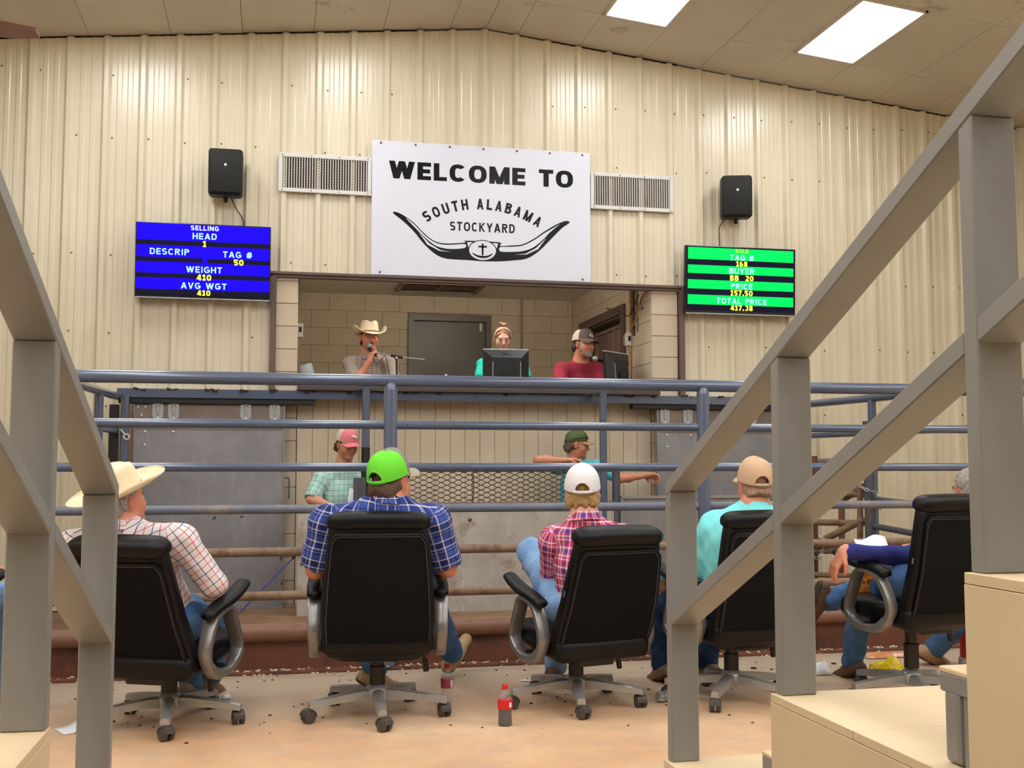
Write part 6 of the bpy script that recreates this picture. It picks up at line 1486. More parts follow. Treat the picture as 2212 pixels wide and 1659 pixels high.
    for (a, e, rr, u1, u2) in segs:
        ax = e-a; L = np.linalg.norm(ax); ax = ax/L; q = P-a; t = np.clip(q @ ax, -.05 if u1 is not None else .02, L+.02); d = np.linalg.norm(q-t[:, None]*ax, axis=1)-rr
        if u1 is None: u1 = unit(np.cross(ax, tf+.01)); u2 = np.cross(ax, u1)
        g_ = np.arctan2(q @ u2, q @ u1); m = d < best; best[m] = d[m]; uv[m] = np.stack([g_*rr, q @ ax, np.zeros(len(P))], 1)[m]
    so = np_obj('shirt', P, Q, shirt, body, org, uv=uv)
    nk = Vector(J['neck']-org); nd = Vector(unit(c-J['neck']+vec(0, 0, .12)))
    if collar:
        Mx = Matrix.Translation(nk) @ nd.to_track_quat('Z', 'Y').to_matrix().to_4x4(); bm = bmesh.new(); n2 = 40; rings = []
        for (rr, z) in ((.072, -.012), (.069, .016), (.068, .030), (.073, .031), (.080, .012), (.090, -.014)): rings.append([bm.verts.new(Mx @ Vector((rr*math.cos(a)*1.02, rr*math.sin(a)*1.05, z))) for a in [2*math.pi*k/n2 for k in range(n2)]])
        for A, B in zip(rings, rings[1:]):
            for k in range(n2): bm.faces.new((A[k], A[(k+1) % n2], B[(k+1) % n2], B[k]))
        co = to_obj('collar', bm, collar, so, smooth=60)
        vv = np.array([v.co[:] for v in co.data.vertices]); ang = np.arctan2(vv[:, 1]-nk.y, vv[:, 0]-nk.x); at_ = co.data.attributes.new('weave', 'FLOAT_VECTOR', 'POINT'); at_.data.foreach_set('vector', np.stack([ang*.075, vv[:, 2], vv[:, 2]*0], 1).astype(np.float32).ravel())
    else:
        Mx = Matrix.Translation(nk) @ nd.to_track_quat('Z', 'Y').to_matrix().to_4x4(); bm = bmesh.new(); tube(bm, [Mx @ Vector((.073*math.cos(a), .076*math.sin(a), -.004)) for a in [2*math.pi*k/32 for k in range(32)]], .006, 6, closed=True); to_obj('neckband', bm, shirt, so)
    # ---- trousers
    if trousers:
        S = SDF(); S.ell(J['pelvis']-vec(0, 0, .02), (.165*b, .125*b, .11), k=.05, rot=T)
        for n_ in 'LR':
            hp, kn, an = J['hip'+n_], J['kn'+n_], J['an'+n_]; d = unit(an-kn)
            S.cap(hp, kn, .092*mb, .072, k=.05); S.cap(kn, an+d*.0, .070, .062, k=.03); S.ell(an+d*.062, (.058, .058, .058), k=.004, op='s')
        P, Q = S.mesh(.010, wob(.005, 24, int(abs(c[1])*90))); P = relax(P, Q, 2, .5); np_obj('trousers', P, Q, trousers, body, org)
        for n_ in 'LR':
            an, toe, kn = J['an'+n_], J['toe'+n_], J['kn'+n_]; f = unit(toe-an); u = unit(kn-an); u = unit(u-f*np.dot(u, f)); f2 = unit(f-u*np.dot(f, u)*1.0)
            fl = unit(toe-an-u*np.dot(toe-an, u)); low = an-u*.055
            S = SDF(); S.cap(low-fl*.045, low+fl*.06, .043, .043, k=.02); S.cap(low+fl*.05, low+fl*.175-u*.008, .043, .036, k=.03); S.cap(an+u*.035, an-u*.03, .047, .046, k=.03); S.plane(low-u*.030, -u)
            P, Q = S.mesh(.008); P = relax(P, Q, 1); sm = (shoes or {}).get(n_, M['leather_brown']) if isinstance(shoes, dict) else (shoes or M['leather_brown'])
            sh_ = np_obj('shoe', P, Q, sm, body, org)
            S = SDF(); S.cap(low-fl*.047, low+fl*.06, .046, .046, k=.02); S.cap(low+fl*.05, low+fl*.178-u*.008, .046, .039, k=.03); S.plane(low-u*.032, -u); S.plane(low-u*.014, u); P, Q = S.mesh(.008); np_obj('sole', P, Q, M['sole'], sh_, org)
    # ---- face details
    Fm = Matrix(F.tolist()); o3 = Vector(org); Wl = lambda x, y, z: Vector(c)-o3+Fm @ (Vector((x, y, z))*headsc)
    if eyes:
        for s in (-1, 1):
            if gaze > .8:
                bm = bmesh.new(); tube(bm, smooth_path([Wl(s*.020, .0885, -.003), Wl(s*.032, .0905, -.0065), Wl(s*.045, .083, -.003)], 4), .0022, 5); to_obj('eye', bm, M['iris'], body)
                bm = bmesh.new(); tube(bm, smooth_path([Wl(s*.018, .094, .024), Wl(s*.032, .093, .029), Wl(s*.046, .082, .024)], 4), .003, 5); to_obj('eyebrow', bm, hair_mat('brow', brows, tuple(x*.8 for x in brows)), body)
                continue
            bm = bmesh.new(); bmesh.ops.create_uvsphere(bm, u_segments=12, v_segments=8, radius=.0115*headsc, matrix=Matrix.Translation(Wl(s*.032, .0775, .001)))
            n0 = len(bm.faces); bmesh.ops.create_uvsphere(bm, u_segments=10, v_segments=6, radius=.0066*headsc, matrix=Matrix.Translation(Wl(s*.032, .0835, .0005-gaze*.005)))
            bm.faces.ensure_lookup_table()
            for f in bm.faces[n0:]: f.material_index = 1
            to_obj('eye', bm, [M['eye_white'], M['iris']], body)
            bm = bmesh.new(); tube(bm, smooth_path([Wl(s*.016, .094, .024), Wl(s*.030, .094, .030), Wl(s*.044, .084, .028), Wl(s*.052, .074, .022)], 4), .0042*headsc, 6); to_obj('eyebrow', bm, hair_mat('brow', brows, tuple(x*.8 for x in brows)), body)
    if hair:
        m_, fn = hair; S = SDF(); fn(S, lambda *p: c+F @ (vec(*p)*headsc), F, headsc); P, Q = S.mesh(.0065, wob(.0032, 70, 5)); P = relax(P, Q, 1, .4); np_obj('hair', P, Q, m_, body, org)
    if beard:
        m_, fn = beard; S = SDF(); fn(S, lambda *p: c+F @ (vec(*p)*headsc), F, headsc); P, Q = S.mesh(.0055, wob(.002, 90, 9)); P = relax(P, Q, 1, .4); np_obj('beard', P, Q, m_, body, org)
    if wear: wear(body, c, F, org)
    return body
M['skin_lid'] = mat('eyelid_skin', (150, 92, 74), 0.5)
# hair shapes
def short_hair(zb=-.078, front=.045, top=False, out=.006):
    def fn(S, W, F, sc):
        S.ell(W(0, -.014, .035), (vec(.076+out, .097+out, .088+out) if top else vec(.0765, .097, .084))*sc, rot=F); S.ell(W(0, -.018, -.016), vec(.075+out, .092+out, .052)*sc, rot=F, k=.01); S.cap(W(-.03, -.085, -.03), W(.03, -.085, -.03), (.022+out)*sc, k=.03*sc); S.cap(W(-.04, -.075, -.06), W(.04, -.075, -.06), (.018+out)*sc, k=.03*sc)
        for s in (-1, 1): S.ell(W(s*.074, .006, .0), vec(.012, .018, .04)*sc, rot=F, k=.01)
        S.plane(W(0, front, .06), F @ unit((0, 1, -.62)), k=.01); S.plane(W(0, -.07, zb), F @ unit((0, -.25, -1)), k=.01)
        for s in (-1, 1): S.ell(W(s*.092, .004, -.008), vec(.022, .026, .036)*sc, rot=F, k=.006, op='s')
        for s in (-1, 1): S.ell(W(s*.095, -.02, -.10), vec(.05, .07, .055)*sc, rot=F, k=.006, op='s')
    return fn
def shaggy(S, W, F, sc):
    S.ell(W(0, -.014, .035), vec(.078, .098, .085)*sc, rot=F)
    for i in range(11):
        x = -.072+.0144*i; S.cap(W(x, -.088+.9*abs(x)*abs(x)*8, -.01), W(x*1.06, -.092+.9*x*x*8, -.052-.012*math.sin(i*2.4)), .020*sc, .013*sc, k=.008)
    S.plane(W(0, .035, .06), F @ unit((0, 1, -.5)), k=.01); S.plane(W(0, -.07, -.10), F @ unit((0, -.1, -1)), k=.01)
    for s in (-1, 1): S.ell(W(s*.095, .008, -.012), vec(.022, .026, .034)*sc, rot=F, k=.006, op='s')
def bun(S, W, F, sc):
    S.ell(W(0, -.016, .036), vec(.083, .103, .089)*sc, rot=F); S.ell(W(0, -.035, .142), vec(.042, .036, .024)*sc, rot=F, k=.004); S.ell(W(.018, -.02, .158), vec(.022, .018, .014)*sc, rot=F, k=.006); S.ell(W(-.026, -.03, .155), vec(.018, .018, .014)*sc, rot=F, k=.006)
    for s in (-1, 1): S.cap(W(s*.076, .022, .02), W(s*.078, .016, -.085), .007*sc, .003*sc, k=.012)
    S.ell(W(0, .105, -.012), vec(.068, .075, .098)*sc, rot=F, k=.012, op='s'); S.plane(W(0, -.05, -.09), F @ unit((0, -.6, -1)), k=.01)
    for s in (-1, 1): S.ell(W(s*.092, .002, -.015), vec(.02, .022, .03)*sc, rot=F, k=.006, op='s')
def full_beard(S, W, F, sc):
    S.ell(W(0, .034, -.078), vec(.060, .058, .050)*sc, rot=F); S.cap(W(-.05, .03, -.045), W(.05, .03, -.045), .026*sc, k=.02); S.cap(W(-.03, .084, -.052), W(.03, .084, -.052), .0085*sc, k=.006); S.ell(W(0, .072, -.105), vec(.034, .030, .026)*sc, rot=F, k=.02)
    for s in (-1, 1): S.cap(W(s*.066, .018, -.005), W(s*.062, .03, -.06), .017*sc, k=.012)
    S.ell(W(0, .098, -.067), vec(.023, .022, .0105)*sc, rot=F, k=.004, op='s'); S.ell(W(0, .10, -.028), vec(.052, .05, .019)*sc, rot=F, k=.004, op='s'); S.plane(W(0, .0, -.05), F @ unit((0, -1, .25)), k=.01)
def moustache(S, W, F, sc):
    for s in (-1, 1): S.cap(W(s*.002, .100, -.050), W(s*.026, .088, -.058), .0065*sc, .004*sc, k=.006)
# ---------------- place the chairs
place_chair('c1', -0.46, 5.49, 25, -0.07, 26, 'black executive chair under the man in the straw hat and checked shirt', 3, True)
place_chair('c2', 0.511, 5.46, 5, -0.025, 8, 'black executive chair seen squarely from behind, under the man in the green cap', 0)
place_chair('c3', 1.522, 5.50, -14, -0.07, 22, 'black executive chair turned leftwards, under the man in the white cap', -10)
place_chair('c4', 2.345, 5.45, -10, -0.03, 12, 'black executive chair behind the middle handrail post, under the man in turquoise', 36)
place_chair('c5', 3.265, 5.257, -12, 0.05, 12, 'black executive chair by the right handrail post, under the grey-haired man', -14)
place_chair('c6', -1.60, 5.60, 30, 0.0, 12, 'black executive chair at the left edge, cut off by the handrail post', 20)
place_chair('c7', 4.42, 5.15, -12, 0.0, 12, 'black executive chair at the right edge, hidden behind the handrail post', 10)
A = lambda px, py, Y: np.array(at(px, py, Y)[:])
GREY_H = hair_mat('grey_hair', (186, 176, 168), (120, 108, 100)); BROWN_H = hair_mat('brown_hair', (112, 84, 62), (70, 52, 40)); BLOND_H = hair_mat('blond_hair', (206, 166, 110), (148, 108, 66)); DARK_H = hair_mat('dark_hair', (62, 44, 34), (36, 26, 22)); LIGHT_H = hair_mat('light_brown_hair', (178, 128, 88), (116, 78, 52)); BEARD_H = hair_mat('grey_beard', (178, 166, 158), (104, 90, 80), (90, 90, 90))
JE1 = jeans('jeans_mid', (52, 84, 128), (92, 128, 170)); JE2 = jeans('jeans_light', (104, 142, 188), (150, 184, 220)); JE3 = jeans('jeans_dark', (30, 46, 78), (58, 82, 122))
# ---------------- man in the straw hat
J, ty, W = seated('c1', bb=1.1)
J.update(head=A(266, 1083, 5.40), neck=A(262, 1140, 5.37), shR=A(388, 1168, 5.27), shL=A(160, 1180, 5.46), elR=A(462, 1262, 5.30)); J['chest'] = J['chest']*.5+(J['neck']+vec(0, 0, -.25))*.5
J['wrR'] = J['elR']+vec(-.02, .27, -.01); J['elL'] = A(120, 1270, 5.5); J['wrL'] = J['elL']+vec(.2, .2, -.03)
J['knR'] = vec(-0.27, 5.86, .42); J['anR'] = vec(-0.30, 6.08, .11); J['toeR'] = vec(-0.22, 6.24, .04)
SH1 = plaid('white_check', (240, 234, 234), [(0.04, 0.095, (84, 88, 124)), (0.52, 0.585, (222, 128, 130))], [(0.04, 0.095, (84, 88, 124)), (0.52, 0.585, (222, 128, 130))], .060, .060, 'MULTIPLY', 1.0)
person('man in a straw cowboy hat and white checked shirt seated at the left', J, None, frame(R(50), R(12), R(1)), ty, 'red', 1.12, SH1, JE1, M['leather_brown'], ('long', 'long'), hair=(GREY_H, short_hair(-.085)), collar=SH1, stub=None, brows=(150, 140, 132), wear=lambda b, c, F, o: add_hat(b, c, F, o, R(11), 1.12, curl=.04, dip=-.03), fat=.006)
# ---------------- man in the green cap
J, ty, W = seated('c2', .22, bb=1.3)
J.update(head=A(845, 1043, 5.36), neck=A(838, 1086, 5.33), shR=A(938, 1128, 5.30), shL=A(706, 1130, 5.33), elR=A(966, 1226, 5.34), elL=A(682, 1230, 5.36))
J['wrR'] = J['elR']+vec(-.02, .26, .0); J['wrL'] = J['elL']+vec(.06, .25, .0)
J['knR'] = A(936, 1308, 5.88); J['anR'] = A(976, 1410, 6.30); J['toeR'] = A(1004, 1368, 6.40); J['knL'] = vec(.40, 5.9, .47); J['anL'] = vec(.56, 6.08, .10); J['toeL'] = vec(.72, 6.16, .035)
SH2 = plaid('blue_plaid', (44, 56, 122), [(0.0, 0.20, (30, 38, 92)), (0.28, 0.34, (206, 206, 220)), (0.46, 0.50, (150, 154, 190)), (0.62, 0.86, (64, 84, 160)), (0.90, 0.96, (220, 218, 226))], [(0.0, 0.20, (30, 38, 92)), (0.28, 0.34, (206, 206, 220)), (0.46, 0.50, (150, 154, 190)), (0.62, 0.86, (64, 84, 160)), (0.90, 0.96, (220, 218, 226))], .088, .088, 'MIX', 0.5)
GRN = mat('green_mesh', (112, 226, 52), 0.8, bump=0.5, bscale=500); GCAP = mat('grey_cap_front', (132, 132, 118), 0.8); VIS2 = mat('tan_visor', (168, 156, 132), 0.8)
person('man in a bright green cap and blue plaid shirt, seen from behind', J, None, frame(R(42), R(2)), ty, 'red', 1.30, SH2, JE1, M['boot_tan'], ('short', 'short'), hair=(BROWN_H, short_hair(-.10, out=.010)), collar=SH2, fat=.012, wear=lambda b, c, F, o: add_cap(b, c, F, o, GCAP, GRN, VIS2, name='cap', strap=GRN, tilt=R(12), sc=1.10, rz=.110, button=GCAP), neckr=.064)
# ---------------- man in the white cap
J, ty, W = seated('c3')
J.update(head=A(1258, 1068, 5.46), neck=A(1263, 1120, 5.42), shL=A(1192, 1168, 5.44), shR=A(1342, 1160, 5.36), elL=A(1188, 1248, 5.58)); J['chest'] = (J['shL']+J['shR'])/2-vec(0, -.02, .14)
J['wrL'] = A(1160, 1226, 5.76); J['elR'] = A(1345, 1262, 5.50)
J['knL'] = A(1146, 1192, 5.92); J['anL'] = vec(1.62, 6.14, .42); J['toeL'] = vec(1.78, 6.24, .36); J['hipL'] = J['hipL']+vec(-.02, 0, .02)
J['knR'] = vec(1.56, 5.93, .50); J['anR'] = vec(1.535, 5.98, .10); J['toeR'] = vec(1.60, 6.14, .035)
SH3 = plaid('red_plaid', (196, 66, 96), [(0.0, 0.16, (62, 66, 160)), (0.22, 0.30, (240, 226, 236)), (0.40, 0.58, (170, 44, 76)), (0.64, 0.70, (244, 232, 240)), (0.80, 0.90, (236, 190, 206))], [(0.0, 0.16, (62, 66, 160)), (0.22, 0.30, (240, 226, 236)), (0.40, 0.58, (170, 44, 76)), (0.64, 0.70, (244, 232, 240)), (0.80, 0.90, (236, 190, 206))], .075, .095, 'MIX', 0.5)
WHT = mat('white_cap', (236, 230, 234), 0.8, bump=0.4, bscale=450)
person('man in a white cap and red plaid shirt, one knee raised', J, None, frame(R(16), R(-4)), ty, 'fair', 0.95, SH3, JE2, M['leather_dark'], ('roll', 'roll'), hair=(BLOND_H, shaggy), collar=SH3, wear=lambda b, c, F, o: add_cap(b, c, F, o, WHT, WHT, WHT, strap=WHT, sc=1.04, rz=.110, tilt=R(13)))
# ---------------- man in turquoise behind the post
J, ty, W = seated('c4', bb=1.12)
J.update(head=A(1630, 1052, 5.36), neck=A(1630, 1100, 5.33), shL=A(1542, 1140, 5.38), shR=A(1712, 1140, 5.28), elL=A(1500, 1225, 5.50), wrL=A(1432, 1238, 5.78)); J['knL'] = A(1424, 1296, 5.93); J['anL'] = A(1430, 1445, 5.95); J['toeL'] = J['anL']+vec(-.02, .18, -.06); J['anL'][2] = .10; J['toeL'][2] = .035
TQ = cloth('turquoise', (134, 232, 234), .05); TANC = mat('tan_cap', (206, 170, 136), 0.85)
person('man in a tan cap and turquoise shirt behind the middle post', J, None, frame(R(6), R(0)), ty, 'red', 1.15, TQ, JE3, M['leather_brown'], ('long', 'long'), collar=TQ, hair=(hair_mat('stubble_hair', (190, 150, 126), (150, 110, 90)), short_hair(-.05, out=.003)), wear=lambda b, c, F, o: add_cap(b, c, F, o, TANC, TANC, TANC, strap=mat('pale_strap', (196, 176, 150), .7), sc=1.05, rz=.108, tilt=R(10)), fat=.008, neckr=.064,
       hands={'L': dict(d=(-.15, .25, -1), n=(.3, 1, 0.1), thumb=1, curl=(22, 25, 20))})
# ---------------- grey-haired man at the right
J, ty, W = seated('c5')
J.update(head=A(2098, 1064, 5.24), neck=A(2112, 1122, 5.20), shL=A(2050, 1182, 5.22), shR=A(2185, 1178, 5.14), elL=A(1972, 1204, 5.24), chest=A(2096, 1235, 5.2)); J.update(pelvis=J['pelvis']+vec(.09, 0, -.02), wrL=A(1822, 1192, 5.16))
J['knL'] = A(1862, 1300, 5.72); J['anL'] = A(1842, 1440, 5.82); J['anL'][2] = .10; J['toeL'] = J['anL']+vec(-.02, .17, -.06)
J['knR'] = A(1925, 1262, 5.55); J['anR'] = A(1790, 1296, 5.62); J['toeR'] = J['anR']+vec(-.06, .02, -.16)
NAVY = cloth('navy', (46, 52, 118), .12)
person('grey-haired man in a navy long-sleeved shirt with crossed legs', J, None, frame(R(-8), R(0)), ty, 'red', 1.08, NAVY, JE1, M['leather_dark'], ('long', 'long'), hair=(GREY_H, short_hair(-.085, out=.012, top=True)), collar=NAVY,
       hands={'L': dict(d=(-.42, .20, -.75), n=(.55, .1, -.4), thumb=1, curl=(18, 25, 20)), 'R': None})
# ---------------- two more bidders, almost wholly hidden at the edges
J, ty, W = seated('c6'); J['knR'] = W(.15, .42, .56)
person('seated person at the left edge, only a jeans knee showing', J, None, frame(ty), ty, 'tan', 1.0, cloth('grey_shirt', (120, 120, 126)), JE2, M['leather_brown'], ('short', 'short'), hair=(BROWN_H, short_hair()), h=.009, eyes=False)
J, ty, W = seated('c7'); J['anL'] = vec(3.93, 6.08, .10); J['toeL'] = vec(4.08, 6.13, .035); J['knL'] = vec(4.10, 5.78, .50)
person('seated person at the right edge, only a tan boot showing', J, None, frame(ty), ty, 'tan', 1.0, cloth('rust_shirt', (150, 96, 80)), JE1, M['boot_tan'], ('short', 'short'), hair=(BROWN_H, short_hair()), h=.009, eyes=False)
# ---------------- ring men
def standing(x, y, yaw, ground, hipz=.82):
    Rz = np.array(Matrix.Rotation(-yaw, 3, 'Z')); o = vec(x, y, ground); W = lambda a, b_, z: o+Rz @ vec(a, b_, z)
    J = dict(pelvis=W(0, 0, hipz+.06), chest=W(0, .01, 1.14), ground=ground)
    for n_, sg in (('L', -1), ('R', 1)): J['hip'+n_] = W(sg*.09, 0, hipz+.02); J['kn'+n_] = W(sg*.10, .03, .46); J['an'+n_] = W(sg*.11, 0, .10); J['toe'+n_] = W(sg*.14, .17, .035)
    return J, W
J, W = standing(.60, 9.53, R(170), RZ)
J.update(head=A(749, 961, 9.46), neck=A(742, 1010, 9.50), shR=A(694, 1036, 9.47), shL=A(790, 1034, 9.52), elR=A(672, 1078, 9.40), wrR=A(716, 1094, 9.33), elL=A(806, 1085, 9.50), wrL=A(775, 1094, 9.38)); J['chest'] = A(742, 1062, 9.53)
SH6 = plaid('mint_check', (206, 232, 224), [(0.0, 0.30, (124, 196, 178)), (0.5, 0.62, (150, 206, 192))], [(0.0, 0.30, (124, 196, 178)), (0.5, 0.62, (150, 206, 192))], .046, .046, 'MIX', 0.5)
PINK = mat('pink_cap', (238, 130, 138), 0.8); CREAM = mat('cream_mesh', (222, 206, 190), 0.85, bump=.4, bscale=400); WP = mat('white_print', (244, 240, 240), .7)
def longhorn(cap_e, W, surf, Fm):
    bm = bmesh.new(); pts = [(-26, .045), (-16, .036), (-8, .040), (0, .046), (8, .042), (15, .050), (24, .054), (14, .058), (4, .062), (-6, .058), (-14, .052)]
    vs = [bm.verts.new(surf(R(90-a), z)+(Fm @ Vector((0, .006, .006)))) for a, z in pts]; bm.faces.new(vs); bm.faces.ensure_lookup_table(); bmesh.ops.triangulate(bm, faces=bm.faces[:]); o = to_obj('emblem', bm, WP, cap_e, smooth=0); sd = o.modifiers.new('thickness', 'SOLIDIFY'); sd.thickness = .003; sd.offset = 1
person('man in a pink cap and mint checked shirt leaning on the ring barrier', J, None, frame(R(150), R(-14)), R(168), 'fair', 1.02, SH6, JE1, M['leather_brown'], ('short', 'short'), stub=((140, 88, 64), .45), hair=(BROWN_H, short_hair(-.08)), collar=SH6, brows=(96, 64, 42), h=.006, fat=.006, gaze=.6, wear=lambda b, c, F, o: add_cap(b, c, F, o, PINK, CREAM, PINK, strap=CREAM, patch=longhorn, sc=1.03))
J, W = standing(2.64, 9.60, R(172), RZ)
J.update(head=A(1246, 961, 9.53), neck=A(1242, 996, 9.57), shR=A(1205, 1008, 9.58), shL=A(1291, 1010, 9.60), elR=A(1162, 994, 9.43), wrR=A(1222, 995, 9.33), elL=A(1340, 1034, 9.60), wrL=A(1394, 1027, 9.63)); J['chest'] = A(1248, 1048, 9.60)
AQ = cloth('aqua_tee', (112, 218, 234), .05); OLIVE = mat('olive_cap', (78, 96, 56), 0.8); VIS7 = mat('straw_visor', (186, 152, 96), 0.8)
def shades(cap_e, W, surf, Fm):
    bm = bmesh.new(); 
    for s in (-1, 1):
        q = [surf(R(90-s*a), z)+Fm @ Vector((0, .012, .004)) for a, z in ((4, .020), (34, .020), (38, .034), (30, .046), (8, .044), (3, .034))]; vs = [bm.verts.new(p) for p in q]; bm.faces.new(vs)
    o = to_obj('sunglasses', bm, M['tv_black'], cap_e, smooth=0); sd = o.modifiers.new('thickness', 'SOLIDIFY'); sd.thickness = .004; sd.offset = 1
    for s in (-1, 1):
        bm = bmesh.new(); tube(bm, [surf(R(90-s*(36+14*k)), .034-.004*k)+Fm @ Vector((s*.004, 0, 0)) for k in range(6)], .0028, 5); to_obj('temple_arm', bm, M['tv_black'], cap_e)
person('man in an olive cap and aqua tee reaching towards the right gate', J, None, frame(R(104), R(-4)), R(172), 'red', .98, AQ, JE3, M['leather_brown'], ('tee', 'tee'), hair=(BROWN_H, short_hair(-.075)), brows=(110, 78, 54), h=.006, wear=lambda b, c, F, o: add_cap(b, c, F, o, OLIVE, OLIVE, VIS7, strap=OLIVE, patch=shades, sc=.96, rz=.094),
       hands={'R': dict(d=(1, -.15, .05), n=(0, -.2, -1), thumb=-1, curl=(25, 30, 20)), 'L': dict(d=(1, .1, -.05), n=(0, -.6, -.6), thumb=1, curl=(35, 40, 25))})
# ---------------- the three in the booth
def at_desk(x, y, yaw, lean=.06):
    Rz = np.array(Matrix.Rotation(-yaw, 3, 'Z')); o = vec(x, y, BF); W = lambda a, b_, z: o+Rz @ vec(a, b_, z); J = dict(pelvis=W(0, -.06, .53), chest=W(0, lean*.5, .82), ground=BF)
    for n_, sg in (('L', -1), ('R', 1)): J['hip'+n_] = W(sg*.09, -.03, .52); J['kn'+n_] = W(sg*.12, .30, .50); J['an'+n_] = W(sg*.12, .18, .10); J['toe'+n_] = W(sg*.13, .34, .035)
    return J, W
def stool(x, y, label):
    r = empty('stool', (x, y, BF), 0, label, 'stool', 'stools behind the counter'); bm = bmesh.new(); lathe(bm, [(.17, .40), (.18, .42), (.18, .44), (.16, .455)], 20); to_obj('seat', bm, M['leather'], r)
    l0 = None
    for k in range(4):
        a = R(45+90*k); p = (.12*math.cos(a), .12*math.sin(a), 0)
        if l0 is None: bm = bmesh.new(); cyl(bm, (0, 0, 0), (0, 0, .41), .014, n=8); l0 = to_obj('leg', bm, M['base_grey'], r, loc=p)
        else: inst('leg', l0, r, p)
J, W = at_desk(.86, 10.46, R(174)); stool(.86, 10.52, 'stool under the man in the cowboy hat, behind the counter')
J.update(head=A(798, 730, 10.14), neck=A(797, 770, 10.19), shR=A(757, 786, 10.20), shL=A(841, 786, 10.20), elR=A(768, 828, 10.02), wrR=A(798, 781, 9.97), elL=A(852, 832, 10.08), wrL=A(834, 839, 9.86)); J['chest'] = A(797, 812, 10.25)
SH8 = plaid('fine_check', (176, 160, 148), [(0.0, 0.45, (140, 124, 114))], [(0.0, 0.45, (140, 124, 114))], .018, .018, 'MIX', .5)
person('man in a pale cowboy hat and beige shirt speaking into a microphone', J, None, frame(R(172), R(-4)), R(176), 'red', 1.02, SH8, JE3, M['leather_brown'], ('short', 'short'), stub=None, hair=(DARK_H, short_hair(-.07)), beard=(DARK_H, moustache), collar=SH8, brows=(70, 48, 36), h=.0055, wear=lambda b, c, F, o: add_hat(b, c, F, o, R(2), 1.0, curl=.07),
       hands={'R': dict(d=(.30, .05, 1), n=(.75, .3, -.1), thumb=1, curl=(62, 72, 40), sc=.95, thumb_in=.8), 'L': dict(d=(-.6, -.7, -.1), n=(0, 0, -1), thumb=-1, curl=(22, 30, 20))})
J, W = at_desk(2.12, 10.62, R(180)); stool(2.12, 10.68, 'stool under the woman in teal, behind the counter')
J.update(head=A(1085, 733, 10.36), neck=A(1086, 776, 10.43), shR=A(1044, 788, 10.45), shL=A(1128, 788, 10.45), elR=A(1032, 832, 10.30), wrR=A(1058, 845, 10.12), elL=A(1142, 832, 10.30), wrL=A(1118, 845, 10.12)); J['chest'] = A(1086, 822, 10.47)
def headband(body, c, F, org):
    Fm = Matrix(F.tolist()); ctr = Vector(c)-Vector(org); bm = bmesh.new(); P = [ctr+Fm @ (Vector((.085*math.cos(a), .022+.020*math.sin(a), .036+.092*math.sin(a)))*.95) for a in [math.pi*k/20 for k in range(21)]]
    tube(bm, P, .007, 8, flat=.4, up=Fm @ Vector((0, .2, 1))); to_obj('headband', bm, mat('white_headband', (232, 222, 214), .7), body)
TEAL = cloth('teal_tee', (48, 198, 178), .06)
person('woman with hair in a bun and a teal top behind a monitor', J, None, frame(R(182), R(-16)), R(180), 'pale', .88, TEAL, JE3, M['leather_brown'], ('tee', 'tee'), hair=(LIGHT_H, bun), wear=headband, brows=(126, 92, 68), h=.0055, headsc=.95, gaze=1.0, neckr=.048)
J, W = at_desk(2.93, 10.56, R(168)); stool(2.93, 10.62, 'stool under the bearded man, behind the counter')
J.update(head=A(1261, 744, 10.24), neck=A(1254, 786, 10.31), shR=A(1213, 800, 10.31), shL=A(1289, 800, 10.35), elR=A(1206, 842, 10.14), wrR=A(1236, 847, 10.00), elL=A(1308, 842, 10.16), wrL=A(1288, 848, 10.0)); J['chest'] = A(1254, 828, 10.38)
MAR = cloth('maroon_tee', (156, 50, 68), .08); CAPG = mat('brown_grey_cap', (96, 82, 80), .8)
def patch10(cap_e, W, surf, Fm):
    bm = bmesh.new()
    for m_, (ra, rz_), dz in ((0, (20, .020), .0), (1, (17, .016), .0012)):
        pt = lambda q, a: bm.verts.new(surf(R(90+q*ra*math.cos(a)), .040+q*rz_*math.sin(a))+Fm @ Vector((0, .008+dz, .004))); rg_ = [[pt(q, 2*math.pi*k/20) for k in range(20)] for q in (.02, .5, 1.0)]
        for A_, B_ in zip(rg_, rg_[1:]):
            for k in range(20): f = bm.faces.new((A_[k], A_[(k+1) % 20], B_[(k+1) % 20], B_[k])); f.material_index = m_
    vs = [bm.verts.new(surf(R(90+a), z)+Fm @ Vector((0, .0115, .004))) for a, z in ((-12, .046), (-4, .045), (-4, .030), (4, .030), (4, .045), (12, .046), (12, .051), (-12, .051))]; f = bm.faces.new(vs); f.material_index = 0
    bmesh.ops.triangulate(bm, faces=bm.faces[:]); o = to_obj('emblem', bm, [mat('patch_rim', (90, 60, 58), .7), WP], cap_e, smooth=0)
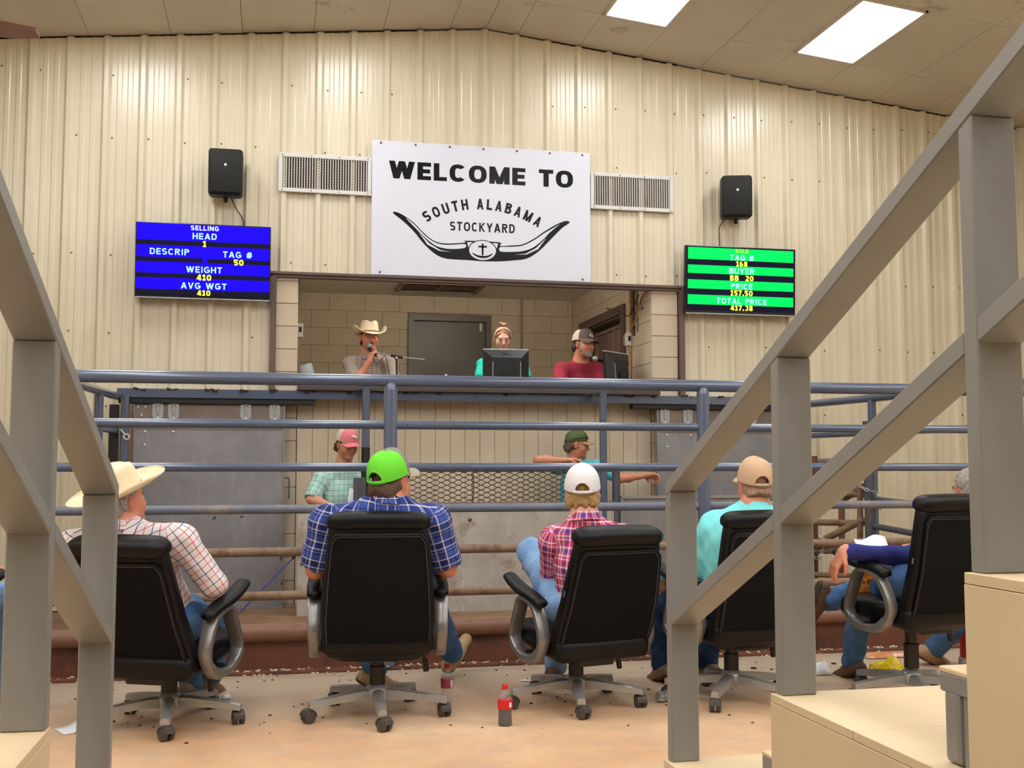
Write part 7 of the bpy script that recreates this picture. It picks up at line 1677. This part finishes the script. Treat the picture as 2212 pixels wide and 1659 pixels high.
person('bearded man in a maroon tee and cap behind the right microphone', J, None, frame(R(150), R(-2)), R(166), 'red', 1.14, MAR, JE3, M['leather_brown'], ('tee', 'tee'), hair=(DARK_H, short_hair(-.07)), beard=(BEARD_H, full_beard), brows=(52, 40, 34), h=.0055, fat=.010, headsc=1.04, neckr=.066, wear=lambda b, c, F, o: add_cap(b, c, F, o, CAPG, CREAM, CAPG, strap=CREAM, patch=patch10, sc=1.08))
# ---------------- things in people's laps and hands
def sheet_thing(name, c, s, rot, label, m=None):
    bm = bmesh.new(); n_ = 8; V = [[bm.verts.new((s[0]*(i/n_-.5), s[1]*(j/3-.5), .012*math.sin(i*.9+j))) for i in range(n_+1)] for j in range(4)]
    for j in range(3):
        for i in range(n_): bm.faces.new((V[j][i], V[j][i+1], V[j+1][i+1], V[j+1][i]))
    o = to_obj(name, bm, m or M['paper'], loc=tuple(c)); o.rotation_euler = rot; sd = o.modifiers.new('thickness', 'SOLIDIFY'); sd.thickness = .002; tag(o, label, 'paper')
sheet_thing('paper_sheet', at(1884, 1182, 5.40), (.16, .20), (R(28), R(-8), R(-25)), 'white sale sheet on the lap of the grey-haired man in navy')
sheet_thing('paper_sheet', at(498, 1296, 5.75), (.10, .26), (R(20), R(-55), R(-20)), 'white sale sheet held over the knee of the man in the straw hat')
sheet_thing('paper_sheet', at(770, 1079, 9.30), (.14, .2), (R(60), R(10), R(0)), 'white papers in the hand of the man in the pink cap')
sheet_thing('paper_sheet', at(1190, 1310, 5.72), (.10, .24), (R(30), R(50), R(20)), 'white sheet on the lap of the man in the white cap')
ob = NT('orange_bag'); nn = ob.noise(ob.coord(1.0), 18, 2); ob.base(ob.ramp(nn, [(0.45, lin((206, 92, 26))), (0.55, lin((226, 170, 60))), (0.62, lin((178, 60, 24)))])); ob.b.inputs['Roughness'].default_value = .22
bm = bmesh.new(); box(bm, (0, 0, 0), (.13, .05, .19), bev=.022, seg=3)
for v in bm.verts: v.co.y += .006*math.sin(v.co.z*70+v.co.x*50)
o = to_obj('snack_bag', bm, ob.m, loc=tuple(at(1872, 1258, 5.46))); o.rotation_euler = (R(-12), R(8), R(-25)); tag(o, 'orange snack bag resting against the leg of the man in navy, seen through the armrest', 'wrapper')
for c in bpy.data.objects:
    if 'pk' in c: del c['pk']
